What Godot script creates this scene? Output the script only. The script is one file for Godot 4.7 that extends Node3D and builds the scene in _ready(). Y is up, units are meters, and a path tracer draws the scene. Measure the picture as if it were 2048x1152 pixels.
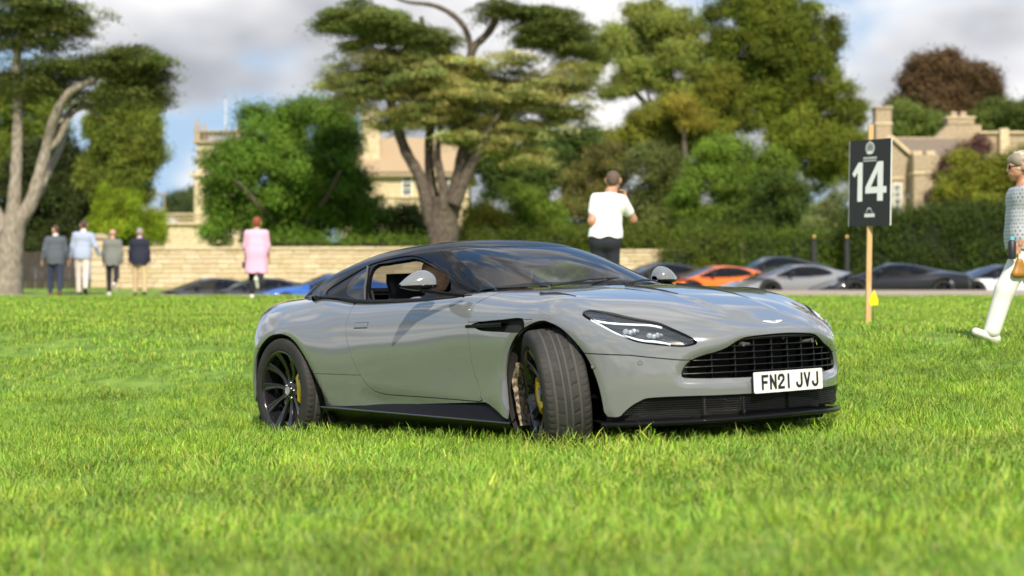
extends Node3D
# A grey coupe parked on a lawn at a car show: the setting first, then the hero car, the people, the far cars, trees and houses.

var rng := RandomNumberGenerator.new()
var M := {}
var used := {}

class Soup:
	var v := PackedVector3Array()
	var n := PackedVector3Array()
	var t := PackedVector2Array()
	var c := PackedColorArray()
	var i := PackedInt32Array()
	var tint := Color.WHITE
	func add(p: Vector3, nn: Vector3, uv := Vector2.ZERO) -> int:
		v.append(p); n.append(nn); t.append(uv); c.append(tint)
		return v.size() - 1
	func tri(a: int, b: int, d: int):
		if (v[b] - v[a]).cross(v[d] - v[a]).dot(n[a] + n[b] + n[d]) > 0.0:
			i.append(a); i.append(d); i.append(b)
		else:
			i.append(a); i.append(b); i.append(d)
	func quad(p0: Vector3, p1: Vector3, p2: Vector3, p3: Vector3, out: Vector3):
		var nn := (p2 - p0).cross(p3 - p1).normalized()
		if nn.dot(out) < 0.0: nn = -nn
		var a := add(p0, nn, Vector2(0, 0)); var b := add(p1, nn, Vector2(1, 0)); var d := add(p2, nn, Vector2(1, 1)); var e := add(p3, nn, Vector2(0, 1))
		tri(a, b, d); tri(a, d, e)
	func face(pts: Array, out: Vector3):
		var nn: Vector3 = (pts[1] - pts[0]).cross(pts[2] - pts[0]).normalized()
		if nn.dot(out) < 0.0: nn = -nn
		var k := []
		for p in pts: k.append(add(p, nn))
		for j in range(1, k.size() - 1): tri(k[0], k[j], k[j + 1])
	func box(x: Transform3D, s: Vector3, ch := 0.0):
		var h := s / 2.0
		if ch <= 0.0:
			for ax in 3:
				for sg in [-1.0, 1.0]:
					var o := Vector3.ZERO; o[ax] = sg
					var u := Vector3.ZERO; u[(ax + 1) % 3] = h[(ax + 1) % 3]
					var w := Vector3.ZERO; w[(ax + 2) % 3] = h[(ax + 2) % 3]
					var q := o * h[ax]
					quad(x * (q - u - w), x * (q + u - w), x * (q + u + w), x * (q - u + w), x.basis * o)
			return
		var pt := func(sx, sy, sz, ax):
			var p := Vector3(sx * (h.x - ch), sy * (h.y - ch), sz * (h.z - ch))
			p[ax] += Vector3(sx, sy, sz)[ax] * ch
			return x * p
		for ax in 3:
			var a1 := (ax + 1) % 3
			var a2 := (ax + 2) % 3
			for sg in [-1, 1]:
				var q := []
				for e in [[-1, -1], [1, -1], [1, 1], [-1, 1]]:
					var s3 := [0, 0, 0]; s3[ax] = sg; s3[a1] = e[0]; s3[a2] = e[1]
					q.append(pt.call(s3[0], s3[1], s3[2], ax))
				var o := Vector3.ZERO; o[ax] = sg
				quad(q[0], q[1], q[2], q[3], x.basis * o)
				for sg2 in [-1, 1]:
					var q2 := []
					for e in [[-1, ax], [1, ax], [1, a1], [-1, a1]]:
						var s3 := [0, 0, 0]; s3[ax] = sg; s3[a1] = sg2; s3[a2] = e[0]
						q2.append(pt.call(s3[0], s3[1], s3[2], e[1]))
					var o2 := Vector3.ZERO; o2[ax] = sg; o2[a1] = sg2
					quad(q2[0], q2[1], q2[2], q2[3], x.basis * o2)
		for sx in [-1, 1]:
			for sy in [-1, 1]:
				for sz in [-1, 1]:
					face([pt.call(sx, sy, sz, 0), pt.call(sx, sy, sz, 1), pt.call(sx, sy, sz, 2)], x.basis * Vector3(sx, sy, sz))
	func grid(P: Array, wrap_u := false, wrap_v := false, flip := false):
		# P[u][v] of Vector3; smooth normals
		var nu: int = P.size()
		var nv: int = P[0].size()
		var base := v.size()
		for a in nu:
			for b in nv:
				var a0 := (a - 1 + nu) % nu if wrap_u else maxi(a - 1, 0)
				var a1 := (a + 1) % nu if wrap_u else mini(a + 1, nu - 1)
				var b0 := (b - 1 + nv) % nv if wrap_v else maxi(b - 1, 0)
				var b1 := (b + 1) % nv if wrap_v else mini(b + 1, nv - 1)
				var nn: Vector3 = (P[a1][b] - P[a0][b]).cross(P[a][b1] - P[a][b0])
				if nn.length_squared() < 1e-16:
					var m2 := (b + 1) % nv if b == 0 else b - 1
					var k0: Vector3 = P[a1][m2] - P[a0][m2]
					if k0.length_squared() < 1e-14:
						var m3 := a + 1 if a == 0 else a - 1
						nn = (P[a1][b] - P[a0][b]).cross(P[m3][b1] - P[m3][b0])
					else:
						nn = k0.cross(P[a][b1] - P[a][b0])
				nn = nn.normalized()
				add(P[a][b], -nn if flip else nn, Vector2(float(a) / (nu - 1), float(b) / (nv - 1)))
		for a in (nu if wrap_u else nu - 1):
			for b in (nv if wrap_v else nv - 1):
				var q0 := base + a * nv + b
				var q1 := base + ((a + 1) % nu) * nv + b
				var q2 := base + ((a + 1) % nu) * nv + (b + 1) % nv
				var q3 := base + a * nv + (b + 1) % nv
				if not v[q0].is_equal_approx(v[q1]): tri(q0, q1, q2)
				if not v[q0].is_equal_approx(v[q3]) and not v[q2].is_equal_approx(v[q3]): tri(q0, q2, q3)
	func tube(pts: Array, rad: Array, sides := 8, caps := true):
		var rings := []
		var up := Vector3.UP
		var d0: Vector3 = (pts[1] - pts[0]).normalized()
		if absf(d0.dot(up)) > 0.9: up = Vector3.RIGHT
		var sx := d0.cross(up).normalized()
		for k in pts.size():
			var d: Vector3 = (pts[mini(k + 1, pts.size() - 1)] - pts[maxi(k - 1, 0)]).normalized()
			sx = (sx - d * sx.dot(d)).normalized()
			var sy := d.cross(sx)
			var ring := []
			var r: float = rad[mini(k, rad.size() - 1)]
			for s in sides:
				var an := TAU * s / sides
				ring.append(pts[k] + (sx * cos(an) + sy * sin(an)) * r)
			rings.append(ring)
		var base := v.size()
		for k in rings.size():
			for s in sides: add(rings[k][s], (rings[k][s] - pts[k]).normalized(), Vector2(float(s) / sides, k))
		for k in rings.size() - 1:
			for s in sides:
				var q0 := base + k * sides + s
				var q1 := base + k * sides + (s + 1) % sides
				tri(q0, q1, q1 + sides); tri(q0, q1 + sides, q0 + sides)
		if caps:
			face(rings[0], pts[0] - pts[1]); face(rings[-1], pts[-1] - pts[-2])
	func lathe(prof: Array, seg: int, x := Transform3D.IDENTITY, sharp := false):
		# prof: Vector2(radius, height along local y); outside = to the right of travel when going up
		for k in prof.size() - 1:
			var p: Vector2 = prof[k]
			var q: Vector2 = prof[k + 1]
			var base := v.size()
			var na := _pn(prof, k, k, sharp)
			var nb := _pn(prof, k + 1, k, sharp)
			for s in seg + 1:
				var an := TAU * s / seg
				var d := Vector3(cos(an), 0, sin(an))
				add(x * (d * p.x + Vector3.UP * p.y), (x.basis * (d * na.x + Vector3.UP * na.y)).normalized(), Vector2(float(s) / seg, 0))
				add(x * (d * q.x + Vector3.UP * q.y), (x.basis * (d * nb.x + Vector3.UP * nb.y)).normalized(), Vector2(float(s) / seg, 1))
			for s in seg:
				var a := base + s * 2
				if p.x > 1e-6: tri(a, a + 1, a + 2)
				if q.x > 1e-6: tri(a + 1, a + 3, a + 2)
	func _pn(prof: Array, at: int, seg_k: int, sharp: bool) -> Vector2:
		var d: Vector2 = (prof[seg_k + 1] - prof[seg_k]).normalized()
		var e := d
		if not sharp:
			if at == seg_k and seg_k > 0: e = (prof[seg_k] - prof[seg_k - 1]).normalized()
			if at == seg_k + 1 and seg_k + 2 < prof.size(): e = (prof[seg_k + 2] - prof[seg_k + 1]).normalized()
			if d.dot(e) < 0.5: e = d
		var s := (d + e).normalized()
		return Vector2(s.y, -s.x)
	func prism(poly: PackedVector2Array, depth: float, x: Transform3D):
		# outline in local xy, extruded from z=0 to z=depth
		var ix := Geometry2D.triangulate_polygon(poly)
		for side in 2:
			var nn := (x.basis * Vector3(0, 0, 1 if side else -1)).normalized()
			var base := v.size()
			for p in poly: add(x * Vector3(p.x, p.y, depth if side else 0.0), nn)
			for k in range(0, ix.size(), 3): tri(base + ix[k], base + ix[k + 1], base + ix[k + 2])
		var ccw := not Geometry2D.is_polygon_clockwise(poly)
		for k in poly.size():
			var p := poly[k]
			var q := poly[(k + 1) % poly.size()]
			var o := Vector3(q.y - p.y, p.x - q.x, 0) * (1.0 if ccw else -1.0)
			quad(x * Vector3(p.x, p.y, 0), x * Vector3(q.x, q.y, 0), x * Vector3(q.x, q.y, depth), x * Vector3(p.x, p.y, depth), x.basis * o)
	func ball(x: Transform3D, seg := 12):
		var P := []
		for a in seg + 1:
			var row := []
			var th := PI * a / seg
			for b in seg * 2:
				var ph := TAU * b / (seg * 2)
				row.append(Vector3(sin(th) * cos(ph), cos(th), sin(th) * sin(ph)))
			P.append(row)
		var base := v.size()
		var inv := x.basis.inverse().transposed()
		for a in seg + 1:
			for b in seg * 2: add(x * P[a][b], (inv * P[a][b]).normalized())
		for a in seg:
			for b in seg * 2:
				var q0 := base + a * seg * 2 + b
				var q1 := base + a * seg * 2 + (b + 1) % (seg * 2)
				if a > 0: tri(q0, q1, q1 + seg * 2)
				if a < seg - 1 or a == 0: tri(q0, q1 + seg * 2, q0 + seg * 2)
	func mesh(colors := false) -> ArrayMesh:
		var a := []
		a.resize(Mesh.ARRAY_MAX)
		a[Mesh.ARRAY_VERTEX] = v; a[Mesh.ARRAY_NORMAL] = n; a[Mesh.ARRAY_TEX_UV] = t; a[Mesh.ARRAY_INDEX] = i
		if colors: a[Mesh.ARRAY_COLOR] = c
		var m := ArrayMesh.new()
		if i.size(): m.add_surface_from_arrays(Mesh.PRIMITIVE_TRIANGLES, a)
		return m

func numbered(s: String) -> String:
	if not used.has(s):
		used[s] = 0
		return s
	used[s] += 1
	return "%s_%03d" % [s, used[s]]

func obj(called: String, mesh: Mesh, m: Material, parent: Node = self) -> MeshInstance3D:
	var o := MeshInstance3D.new()
	o.name = numbered(called) if parent == self else called
	if parent != self:
		var k := 0
		while parent.has_node(NodePath(o.name)):
			k += 1
			o.name = "%s_%03d" % [called, k]
	o.mesh = mesh
	if m: o.material_override = m
	parent.add_child(o, true)
	return o

func node(called: String, parent: Node) -> Node3D:
	var o := Node3D.new()
	o.name = called
	var k := 0
	while parent.has_node(NodePath(o.name)):
		k += 1
		o.name = "%s_%03d" % [called, k]
	parent.add_child(o, true)
	return o

func tag(o: Node, label: String, category := "", group := "", kind := ""):
	if label: o.set_meta("label", label)
	if category: o.set_meta("category", category)
	if group: o.set_meta("group", group)
	if kind: o.set_meta("kind", kind)

func thing(called: String, label: String, category: String, at := Vector3.ZERO, turn := 0.0, group := "") -> Node3D:
	var o := Node3D.new()
	o.name = numbered(called)
	add_child(o, true)
	o.position = at
	o.rotation.y = turn
	tag(o, label, category, group)
	return o

func struct(called: String, mesh: Mesh, m: Material, parent: Node = self) -> MeshInstance3D:
	var o := obj(called, mesh, m, parent)
	if parent == self: o.set_meta("kind", "structure")
	return o

func lin(r: float, g: float, b: float) -> Color:
	return Color(r, g, b).linear_to_srgb()

func mat(called: String, c: Color, rough := 0.7, metal := 0.0, coat := 0.0) -> StandardMaterial3D:
	var m := StandardMaterial3D.new()
	m.resource_name = called
	m.albedo_color = c
	m.roughness = rough
	m.metallic = metal
	if coat > 0.0:
		m.clearcoat_enabled = true
		m.clearcoat = coat
		m.clearcoat_roughness = 0.03
	M[called] = m
	return m

func noise_tex(freq: float, size: int, stops: Array, oct := 4, sd := 1, kind := FastNoiseLite.TYPE_SIMPLEX_SMOOTH) -> ImageTexture:
	# stops: [position, Color] pairs; seamless picture baked here so that every run is alike
	var f := FastNoiseLite.new()
	f.noise_type = kind
	f.seed = sd
	f.frequency = freq
	f.fractal_octaves = oct
	var src := f.get_seamless_image(size, size, false, false, 0.15)
	var g := Gradient.new()
	g.offsets = PackedFloat32Array(stops.map(func(s): return s[0]))
	g.colors = PackedColorArray(stops.map(func(s): return s[1]))
	var lut := []
	for k in 256: lut.append(g.sample(k / 255.0))
	var im := Image.create_empty(size, size, false, Image.FORMAT_RGB8)
	var data := src.get_data()
	var step := data.size() / (size * size)
	for y in size:
		for x in size: im.set_pixel(x, y, lut[data[(y * size + x) * step]])
	return ImageTexture.create_from_image(im)

func tri_map(m: StandardMaterial3D, tex: Texture2D, scale: float, bump: Texture2D = null, depth := 1.0):
	m.albedo_texture = tex
	m.uv1_triplanar = true
	m.uv1_world_triplanar = true
	m.uv1_scale = Vector3.ONE * scale
	if bump:
		m.heightmap_enabled = true
		m.heightmap_texture = bump
		m.heightmap_scale = depth

func spline(P: Array, m: int) -> Array:
	# natural cubic through P, m steps a segment
	var n := P.size()
	var D := []
	var cp := []
	var dp := []
	for k in n:
		var a := 4.0
		var r
		if k == 0:
			a = 2.0; r = (P[1] - P[0]) * 3.0
		elif k == n - 1:
			a = 2.0; r = (P[k] - P[k - 1]) * 3.0
		else:
			r = (P[k + 1] - P[k - 1]) * 3.0
		if k == 0:
			cp.append(1.0 / a); dp.append(r / a)
		else:
			var w: float = a - cp[k - 1]
			cp.append(1.0 / w); dp.append((r - dp[k - 1]) / w)
		D.append(r)
	D[n - 1] = dp[n - 1]
	for k in range(n - 2, -1, -1): D[k] = dp[k] - D[k + 1] * cp[k]
	var out := []
	for k in n - 1:
		for s in m:
			var u := float(s) / m
			var u2 := u * u
			var u3 := u2 * u
			out.append(P[k] * (2 * u3 - 3 * u2 + 1) + D[k] * (u3 - 2 * u2 + u) + P[k + 1] * (3 * u2 - 2 * u3) + D[k + 1] * (u3 - u2))
	out.append(P[n - 1])
	return out

func smooth_poly(P: Array, m := 3) -> PackedVector2Array:
	# closed Catmull-Rom through the points
	var out := PackedVector2Array()
	var n := P.size()
	for k in n:
		var a: Vector2 = P[(k - 1 + n) % n]
		var b: Vector2 = P[k]
		var c: Vector2 = P[(k + 1) % n]
		var d: Vector2 = P[(k + 2) % n]
		for s in m: out.append(b.cubic_interpolate(c, a, d, float(s) / m))
	return out

class Poly:
	var p: PackedVector2Array
	var lo := Vector2(1e9, 1e9)
	var hi := Vector2(-1e9, -1e9)
	func _init(pts: PackedVector2Array):
		p = pts
		for q in p:
			lo = lo.min(q); hi = hi.max(q)
	func sd(x: float, y: float) -> float:  # negative inside
		var ex := maxf(maxf(lo.x - x, x - hi.x), maxf(lo.y - y, y - hi.y))
		if ex > 0.15: return ex
		var q := Vector2(x, y)
		var best := 1e9
		var inside := false
		var j := p.size() - 1
		for k in p.size():
			var a := p[k]
			var b := p[j]
			var e := b - a
			var w := q - a
			var u := clampf(w.dot(e) / maxf(e.length_squared(), 1e-12), 0.0, 1.0)
			best = minf(best, (w - e * u).length_squared())
			if (a.y > y) != (b.y > y) and x < (b.x - a.x) * (y - a.y) / (b.y - a.y) + a.x: inside = not inside
			j = k
		return -sqrt(best) if inside else sqrt(best)

func clip(S: Soup, f: Callable, off := 0.0, keep_out := true) -> Soup:
	# keeps f > off (or f < off); cuts triangles exactly on the line
	var nv := S.v.size()
	var d := PackedFloat32Array()
	d.resize(nv)
	for k in nv:
		var x: float = f.call(S.v[k]) - off
		if not keep_out: x = -x
		d[k] = x if absf(x) > 1e-6 else 1e-6
	var out := Soup.new()
	var remap := PackedInt32Array()
	remap.resize(nv)
	remap.fill(-1)
	var cut := {}
	for k in range(0, S.i.size(), 3):
		var a := S.i[k]
		var b := S.i[k + 1]
		var c := S.i[k + 2]
		var m := int(d[a] > 0.0) + int(d[b] > 0.0) + int(d[c] > 0.0)
		if m == 0: continue
		var ring := []
		var tri3 := [a, b, c]
		for e in 3:
			var p: int = tri3[e]
			var q: int = tri3[(e + 1) % 3]
			if d[p] > 0.0:
				if remap[p] < 0: remap[p] = out.add(S.v[p], S.n[p], S.t[p])
				ring.append(remap[p])
			if (d[p] > 0.0) != (d[q] > 0.0):
				var key := mini(p, q) * nv + maxi(p, q)
				if not cut.has(key):
					var u := d[p] / (d[p] - d[q])
					cut[key] = out.add(S.v[p].lerp(S.v[q], u), S.n[p].lerp(S.n[q], u).normalized(), S.t[p].lerp(S.t[q], u))
				ring.append(cut[key])
		for e in range(1, ring.size() - 1):
			if ring[0] != ring[e] and ring[e] != ring[e + 1] and ring[0] != ring[e + 1]:
				out.i.append(ring[0]); out.i.append(ring[e]); out.i.append(ring[e + 1])
	return out

func flange(S: Soup, depth: float):
	# turns every open edge inward so that a panel has a folded edge
	var seen := {}
	for k in range(0, S.i.size(), 3):
		for e in 3:
			var a := S.i[k + e]
			var b := S.i[k + (e + 1) % 3]
			var key := Vector2i(mini(a, b), maxi(a, b))
			if seen.has(key): seen[key] = null
			else: seen[key] = [a, b, S.i[k + (e + 2) % 3]]
	for key in seen:
		if seen[key] == null: continue
		var a: int = seen[key][0]
		var b: int = seen[key][1]
		var out := (S.v[a] + S.v[b]) / 2.0 - S.v[seen[key][2]]
		S.quad(S.v[a], S.v[b], S.v[b] - S.n[b] * depth, S.v[a] - S.n[a] * depth, out)

func offset(S: Soup, by: float) -> Soup:
	var o := Soup.new()
	o.v = S.v.duplicate(); o.n = S.n.duplicate(); o.t = S.t.duplicate(); o.c = S.c.duplicate(); o.i = S.i.duplicate()
	for k in o.v.size(): o.v[k] += o.n[k] * by
	return o

func sheet(N: Array, m: int, disp = null) -> Soup:
	# N[col][row]: right half with the last row on the centre line; makes both halves
	var cols := N.size()
	var full := []
	for c in cols:
		var r: Array = N[c].duplicate()
		var k: int = r.size()
		for j in range(k - 2, -1, -1): r.append(Vector3(r[j].x, r[j].y, -r[j].z))
		full.append(spline(r, m))
	var nr: int = full[0].size()
	var P := []
	for j in nr:
		var line := []
		for c in cols: line.append(full[c][j])
		P.append(spline(line, m))
	# now P[row][col]; displace along rough normals, then real normals
	var S := Soup.new()
	S.grid(P, false, false, true)
	if disp != null:
		var nc: int = P[0].size()
		for a in nr:
			for b in nc:
				var k := a * nc + b
				P[a][b] = S.v[k] + S.n[k] * float(disp.call(S.v[k]))
		S = Soup.new()
		S.grid(P, false, false, true)
	return S
const BODY_NET := [
	[Vector3(-1.55, .3, .95), Vector3(-1.72, .28, .93), Vector3(-1.86, .27, .89), Vector3(-2, .27, .82), Vector3(-2.13, .27, .71), Vector3(-2.24, .27, .56), Vector3(-2.31, .27, .38), Vector3(-2.345, .27, .19), Vector3(-2.36, .27, 0)],
	[Vector3(-1.56, .36, .955), Vector3(-1.74, .38, .935), Vector3(-1.88, .4, .89), Vector3(-2.02, .42, .82), Vector3(-2.15, .43, .71), Vector3(-2.26, .44, .56), Vector3(-2.33, .45, .38), Vector3(-2.37, .45, .19), Vector3(-2.385, .45, 0)],
	[Vector3(-1.54, .42, .96), Vector3(-1.71, .5, .945), Vector3(-1.86, .57, .895), Vector3(-2, .62, .82), Vector3(-2.14, .66, .71), Vector3(-2.26, .69, .56), Vector3(-2.34, .7, .38), Vector3(-2.38, .71, .19), Vector3(-2.395, .71, 0)],
	[Vector3(-1.5, .47, .965), Vector3(-1.64, .6, .955), Vector3(-1.77, .7, .91), Vector3(-1.91, .78, .83), Vector3(-2.07, .85, .71), Vector3(-2.22, .895, .56), Vector3(-2.33, .925, .38), Vector3(-2.385, .94, .19), Vector3(-2.4, .945, 0)],
	[Vector3(-1.46, .5, .967), Vector3(-1.54, .66, .962), Vector3(-1.62, .77, .92), Vector3(-1.72, .865, .84), Vector3(-1.83, .93, .72), Vector3(-1.95, .965, .56), Vector3(-2.05, .985, .38), Vector3(-2.11, .995, .19), Vector3(-2.13, 1, 0)],
	[Vector3(-1.38, .5, .967), Vector3(-1.38, .68, .965), Vector3(-1.38, .79, .93), Vector3(-1.38, .885, .85), Vector3(-1.38, .95, .73), Vector3(-1.38, .98, .57), Vector3(-1.38, .985, .38), Vector3(-1.38, .99, .19), Vector3(-1.38, .99, 0)],
	[Vector3(-1.05, .3, .92), Vector3(-1.05, .52, .94), Vector3(-1.05, .72, .935), Vector3(-1.05, .86, .865), Vector3(-1.05, .95, .755), Vector3(-1.05, .965, .57), Vector3(-1.05, .96, .38), Vector3(-1.05, .96, .19), Vector3(-1.05, .96, 0)],
	[Vector3(-.7, .22, .897), Vector3(-.7, .48, .925), Vector3(-.7, .67, .925), Vector3(-.7, .82, .885), Vector3(-.7, .915, .785), Vector3(-.7, .93, .58), Vector3(-.7, .93, .38), Vector3(-.7, .93, .19), Vector3(-.7, .93, 0)],
	[Vector3(-.3, .2, .895), Vector3(-.3, .45, .915), Vector3(-.3, .65, .925), Vector3(-.3, .79, .893), Vector3(-.3, .9, .805), Vector3(-.3, .91, .6), Vector3(-.3, .91, .38), Vector3(-.3, .91, .19), Vector3(-.3, .91, 0)],
	[Vector3(.15, .195, .893), Vector3(.15, .45, .91), Vector3(.15, .65, .922), Vector3(.15, .785, .895), Vector3(.15, .9, .81), Vector3(.15, .91, .6), Vector3(.15, .92, .38), Vector3(.15, .92, .19), Vector3(.15, .92, 0)],
	[Vector3(.55, .19, .898), Vector3(.55, .45, .905), Vector3(.55, .65, .92), Vector3(.55, .785, .897), Vector3(.55, .91, .8), Vector3(.55, .935, .64), Vector3(.55, .945, .42), Vector3(.55, .95, .2), Vector3(.55, .95, 0)],
	[Vector3(.85, .19, .912), Vector3(.85, .45, .91), Vector3(.85, .65, .922), Vector3(.85, .79, .898), Vector3(.85, .89, .81), Vector3(.85, .925, .66), Vector3(.85, .936, .44), Vector3(.85, .944, .2), Vector3(.85, .946, 0)],
	[Vector3(1.15, .22, .95), Vector3(1.15, .5, .935), Vector3(1.15, .67, .938), Vector3(1.15, .8, .9), Vector3(1.15, .882, .8), Vector3(1.15, .912, .64), Vector3(1.15, .924, .44), Vector3(1.15, .932, .22), Vector3(1.15, .934, 0)],
	[Vector3(1.42, .45, .955), Vector3(1.42, .58, .955), Vector3(1.42, .715, .945), Vector3(1.42, .81, .9), Vector3(1.42, .872, .8), Vector3(1.42, .893, .65), Vector3(1.42, .902, .45), Vector3(1.42, .907, .22), Vector3(1.42, .908, 0)],
	[Vector3(1.47, .45, .955), Vector3(1.52, .57, .955), Vector3(1.58, .68, .94), Vector3(1.63, .757, .895), Vector3(1.665, .808, .8), Vector3(1.7, .828, .66), Vector3(1.725, .846, .45), Vector3(1.74, .855, .22), Vector3(1.745, .857, 0)],
	[Vector3(1.5, .43, .955), Vector3(1.6, .53, .95), Vector3(1.7, .625, .925), Vector3(1.785, .69, .875), Vector3(1.855, .728, .78), Vector3(1.93, .735, .64), Vector3(1.99, .764, .45), Vector3(2.02, .775, .22), Vector3(2.03, .777, 0)],
	[Vector3(1.52, .4, .955), Vector3(1.65, .48, .94), Vector3(1.77, .56, .905), Vector3(1.88, .61, .845), Vector3(1.98, .63, .75), Vector3(2.09, .645, .62), Vector3(2.2, .665, .44), Vector3(2.27, .672, .22), Vector3(2.285, .672, 0)],
	[Vector3(1.53, .36, .95), Vector3(1.67, .41, .935), Vector3(1.79, .455, .9), Vector3(1.91, .49, .835), Vector3(2.03, .51, .735), Vector3(2.155, .525, .59), Vector3(2.27, .55, .41), Vector3(2.335, .575, .21), Vector3(2.355, .585, 0)],
	[Vector3(1.54, .32, .95), Vector3(1.68, .33, .935), Vector3(1.8, .345, .9), Vector3(1.92, .355, .83), Vector3(2.04, .365, .73), Vector3(2.165, .375, .58), Vector3(2.27, .385, .4), Vector3(2.335, .4, .21), Vector3(2.355, .41, 0)],
	[Vector3(1.53, .27, .95), Vector3(1.67, .25, .935), Vector3(1.79, .235, .9), Vector3(1.91, .225, .83), Vector3(2.03, .22, .73), Vector3(2.155, .215, .58), Vector3(2.26, .21, .4), Vector3(2.325, .21, .21), Vector3(2.345, .21, 0)],
]
const TOP_NET := [
	[Vector3(-1.24, .985, .74), Vector3(-1.48, .985, .66), Vector3(-1.74, .985, .54), Vector3(-2.03, .99, .32), Vector3(-2.14, .993, 0)],
	[Vector3(-1.2, .978, .75), Vector3(-1.42, 1, .66), Vector3(-1.6, 1.04, .55), Vector3(-1.78, 1.075, .34), Vector3(-1.86, 1.085, 0)],
	[Vector3(-1.15, .972, .755), Vector3(-1.28, 1.035, .665), Vector3(-1.36, 1.105, .565), Vector3(-1.45, 1.15, .36), Vector3(-1.5, 1.185, 0)],
	[Vector3(-.98, .96, .77), Vector3(-1, 1.075, .67), Vector3(-1, 1.168, .565), Vector3(-1, 1.245, .36), Vector3(-1, 1.272, 0)],
	[Vector3(-.55, .905, .795), Vector3(-.53, 1.06, .7), Vector3(-.51, 1.203, .585), Vector3(-.5, 1.273, .36), Vector3(-.5, 1.298, 0)],
	[Vector3(-.2, .895, .8), Vector3(-.18, 1.05, .7), Vector3(-.16, 1.198, .58), Vector3(-.15, 1.268, .36), Vector3(-.15, 1.286, 0)],
	[Vector3(.15, .895, .8), Vector3(.1, 1.035, .705), Vector3(.04, 1.165, .595), Vector3(.08, 1.225, .38), Vector3(.12, 1.228, 0)],
	[Vector3(.38, .9, .79), Vector3(.33, .985, .735), Vector3(.28, 1.08, .66), Vector3(.37, 1.115, .42), Vector3(.41, 1.108, 0)],
	[Vector3(.66, .895, .77), Vector3(.645, .915, .745), Vector3(.62, .945, .71), Vector3(.7, .955, .42), Vector3(.72, .957, 0)],
]
const CAR_AT := Vector3(.067, .035, -11.187)

func _ready():
	rng.seed = 77
	# camera, sky, sun, exposure
	var cam := Camera3D.new()
	cam.name = "camera"
	cam.position = Vector3(0, 1, 0)
	cam.near = 0.1
	cam.far = 2000.0
	add_child(cam)
	var ca := CameraAttributesPhysical.new()
	ca.frustum_focal_length = 72.9
	ca.frustum_near = 0.1
	ca.frustum_far = 2000.0
	ca.frustum_focus_distance = 10.7
	ca.exposure_aperture = 2.35
	cam.attributes = ca
	cam.fov = 18.69
	var we := WorldEnvironment.new()
	we.name = "world_environment"
	var env := Environment.new()
	env.background_mode = Environment.BG_SKY
	env.tonemap_mode = Environment.TONE_MAPPER_LINEAR
	env.tonemap_exposure = 1.30
	env.sdfgi_enabled = true
	env.ssao_enabled = true
	env.ssil_enabled = true
	var sky := Sky.new()
	var pm := PanoramaSkyMaterial.new()
	pm.panorama = sky_picture()
	sky.sky_material = pm
	env.sky = sky
	we.environment = env
	add_child(we)
	var sun := DirectionalLight3D.new()
	sun.name = "sun"
	sun.light_energy = 1.5
	sun.light_color = Color(1.0, .955, .88)
	sun.light_angular_distance = 0.5
	sun.shadow_enabled = true
	var el := deg_to_rad(42.0)
	var to := Vector3(.17 * cos(el), sin(el), .985 * cos(el))
	add_child(sun)
	sun.look_at_from_position(to * 50.0, Vector3.ZERO, Vector3.UP)
	materials()
	build_all()

func sky_picture() -> ImageTexture:
	# broken cloud on a pale blue sky, the same all the way round
	var W := 1536
	var H := 768
	var f := FastNoiseLite.new()
	f.noise_type = FastNoiseLite.TYPE_SIMPLEX_SMOOTH
	f.fractal_octaves = 6
	f.seed = SKY_SEED
	f.frequency = 1.0
	var f2 := FastNoiseLite.new()
	f2.noise_type = FastNoiseLite.TYPE_SIMPLEX_SMOOTH
	f2.fractal_octaves = 5
	f2.seed = 44
	f2.frequency = 1.0
	var data := PackedFloat32Array()
	data.resize(W * H * 4)
	data.fill(1.0)
	for y in H:
		var el := PI * (0.5 - (y + .5) / H)
		var h := sin(el)
		for x in W:
			var k := (y * W + x) * 4
			var r := .16
			var g := .19
			var b := .13
			if h > -.02:
				var az := TAU * ((x + .5) / W - .5)
				var d := Vector3(sin(az) * cos(el), h, -cos(az) * cos(el))
				# clouds lie in a layer: stretch towards the horizon
				var p := Vector3(d.x, d.y * 1.9 + .35, d.z) * 2.5
				var n := f.get_noise_3dv(p) + .5 * f.get_noise_3dv(p * 2.3 + Vector3(7, 3, 1))
				var cov := smoothstep(-.20, .06, n + .10 * (1.0 - smoothstep(.0, .35, h)))
				var body := f2.get_noise_3dv(p * 1.5 + Vector3(3, .25, 9)) * .9 + n * .35
				var shade := smoothstep(-.28, .34, body)
				var up := f2.get_noise_3dv(p * 4.0) * .10
				var t := smoothstep(0.0, .5, h)
				var sr := lerpf(.38, .18, t)
				var sg := lerpf(.53, .34, t)
				var sb := lerpf(.70, .64, t)
				var cw := clampf(.80 - .46 * shade + up, .29, .88)
				var wt := 1.0 - shade
				r = lerpf(sr, cw * lerpf(.95, 1.02, wt), cov)
				g = lerpf(sg, cw * lerpf(.99, 1.0, wt), cov)
				b = lerpf(sb, cw * lerpf(1.10, .99, wt), cov)
			data[k] = r; data[k + 1] = g; data[k + 2] = b
	return ImageTexture.create_from_image(Image.create_from_data(W, H, false, Image.FORMAT_RGBAF, data.to_byte_array()))

const SKY_SEED := 31

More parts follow.
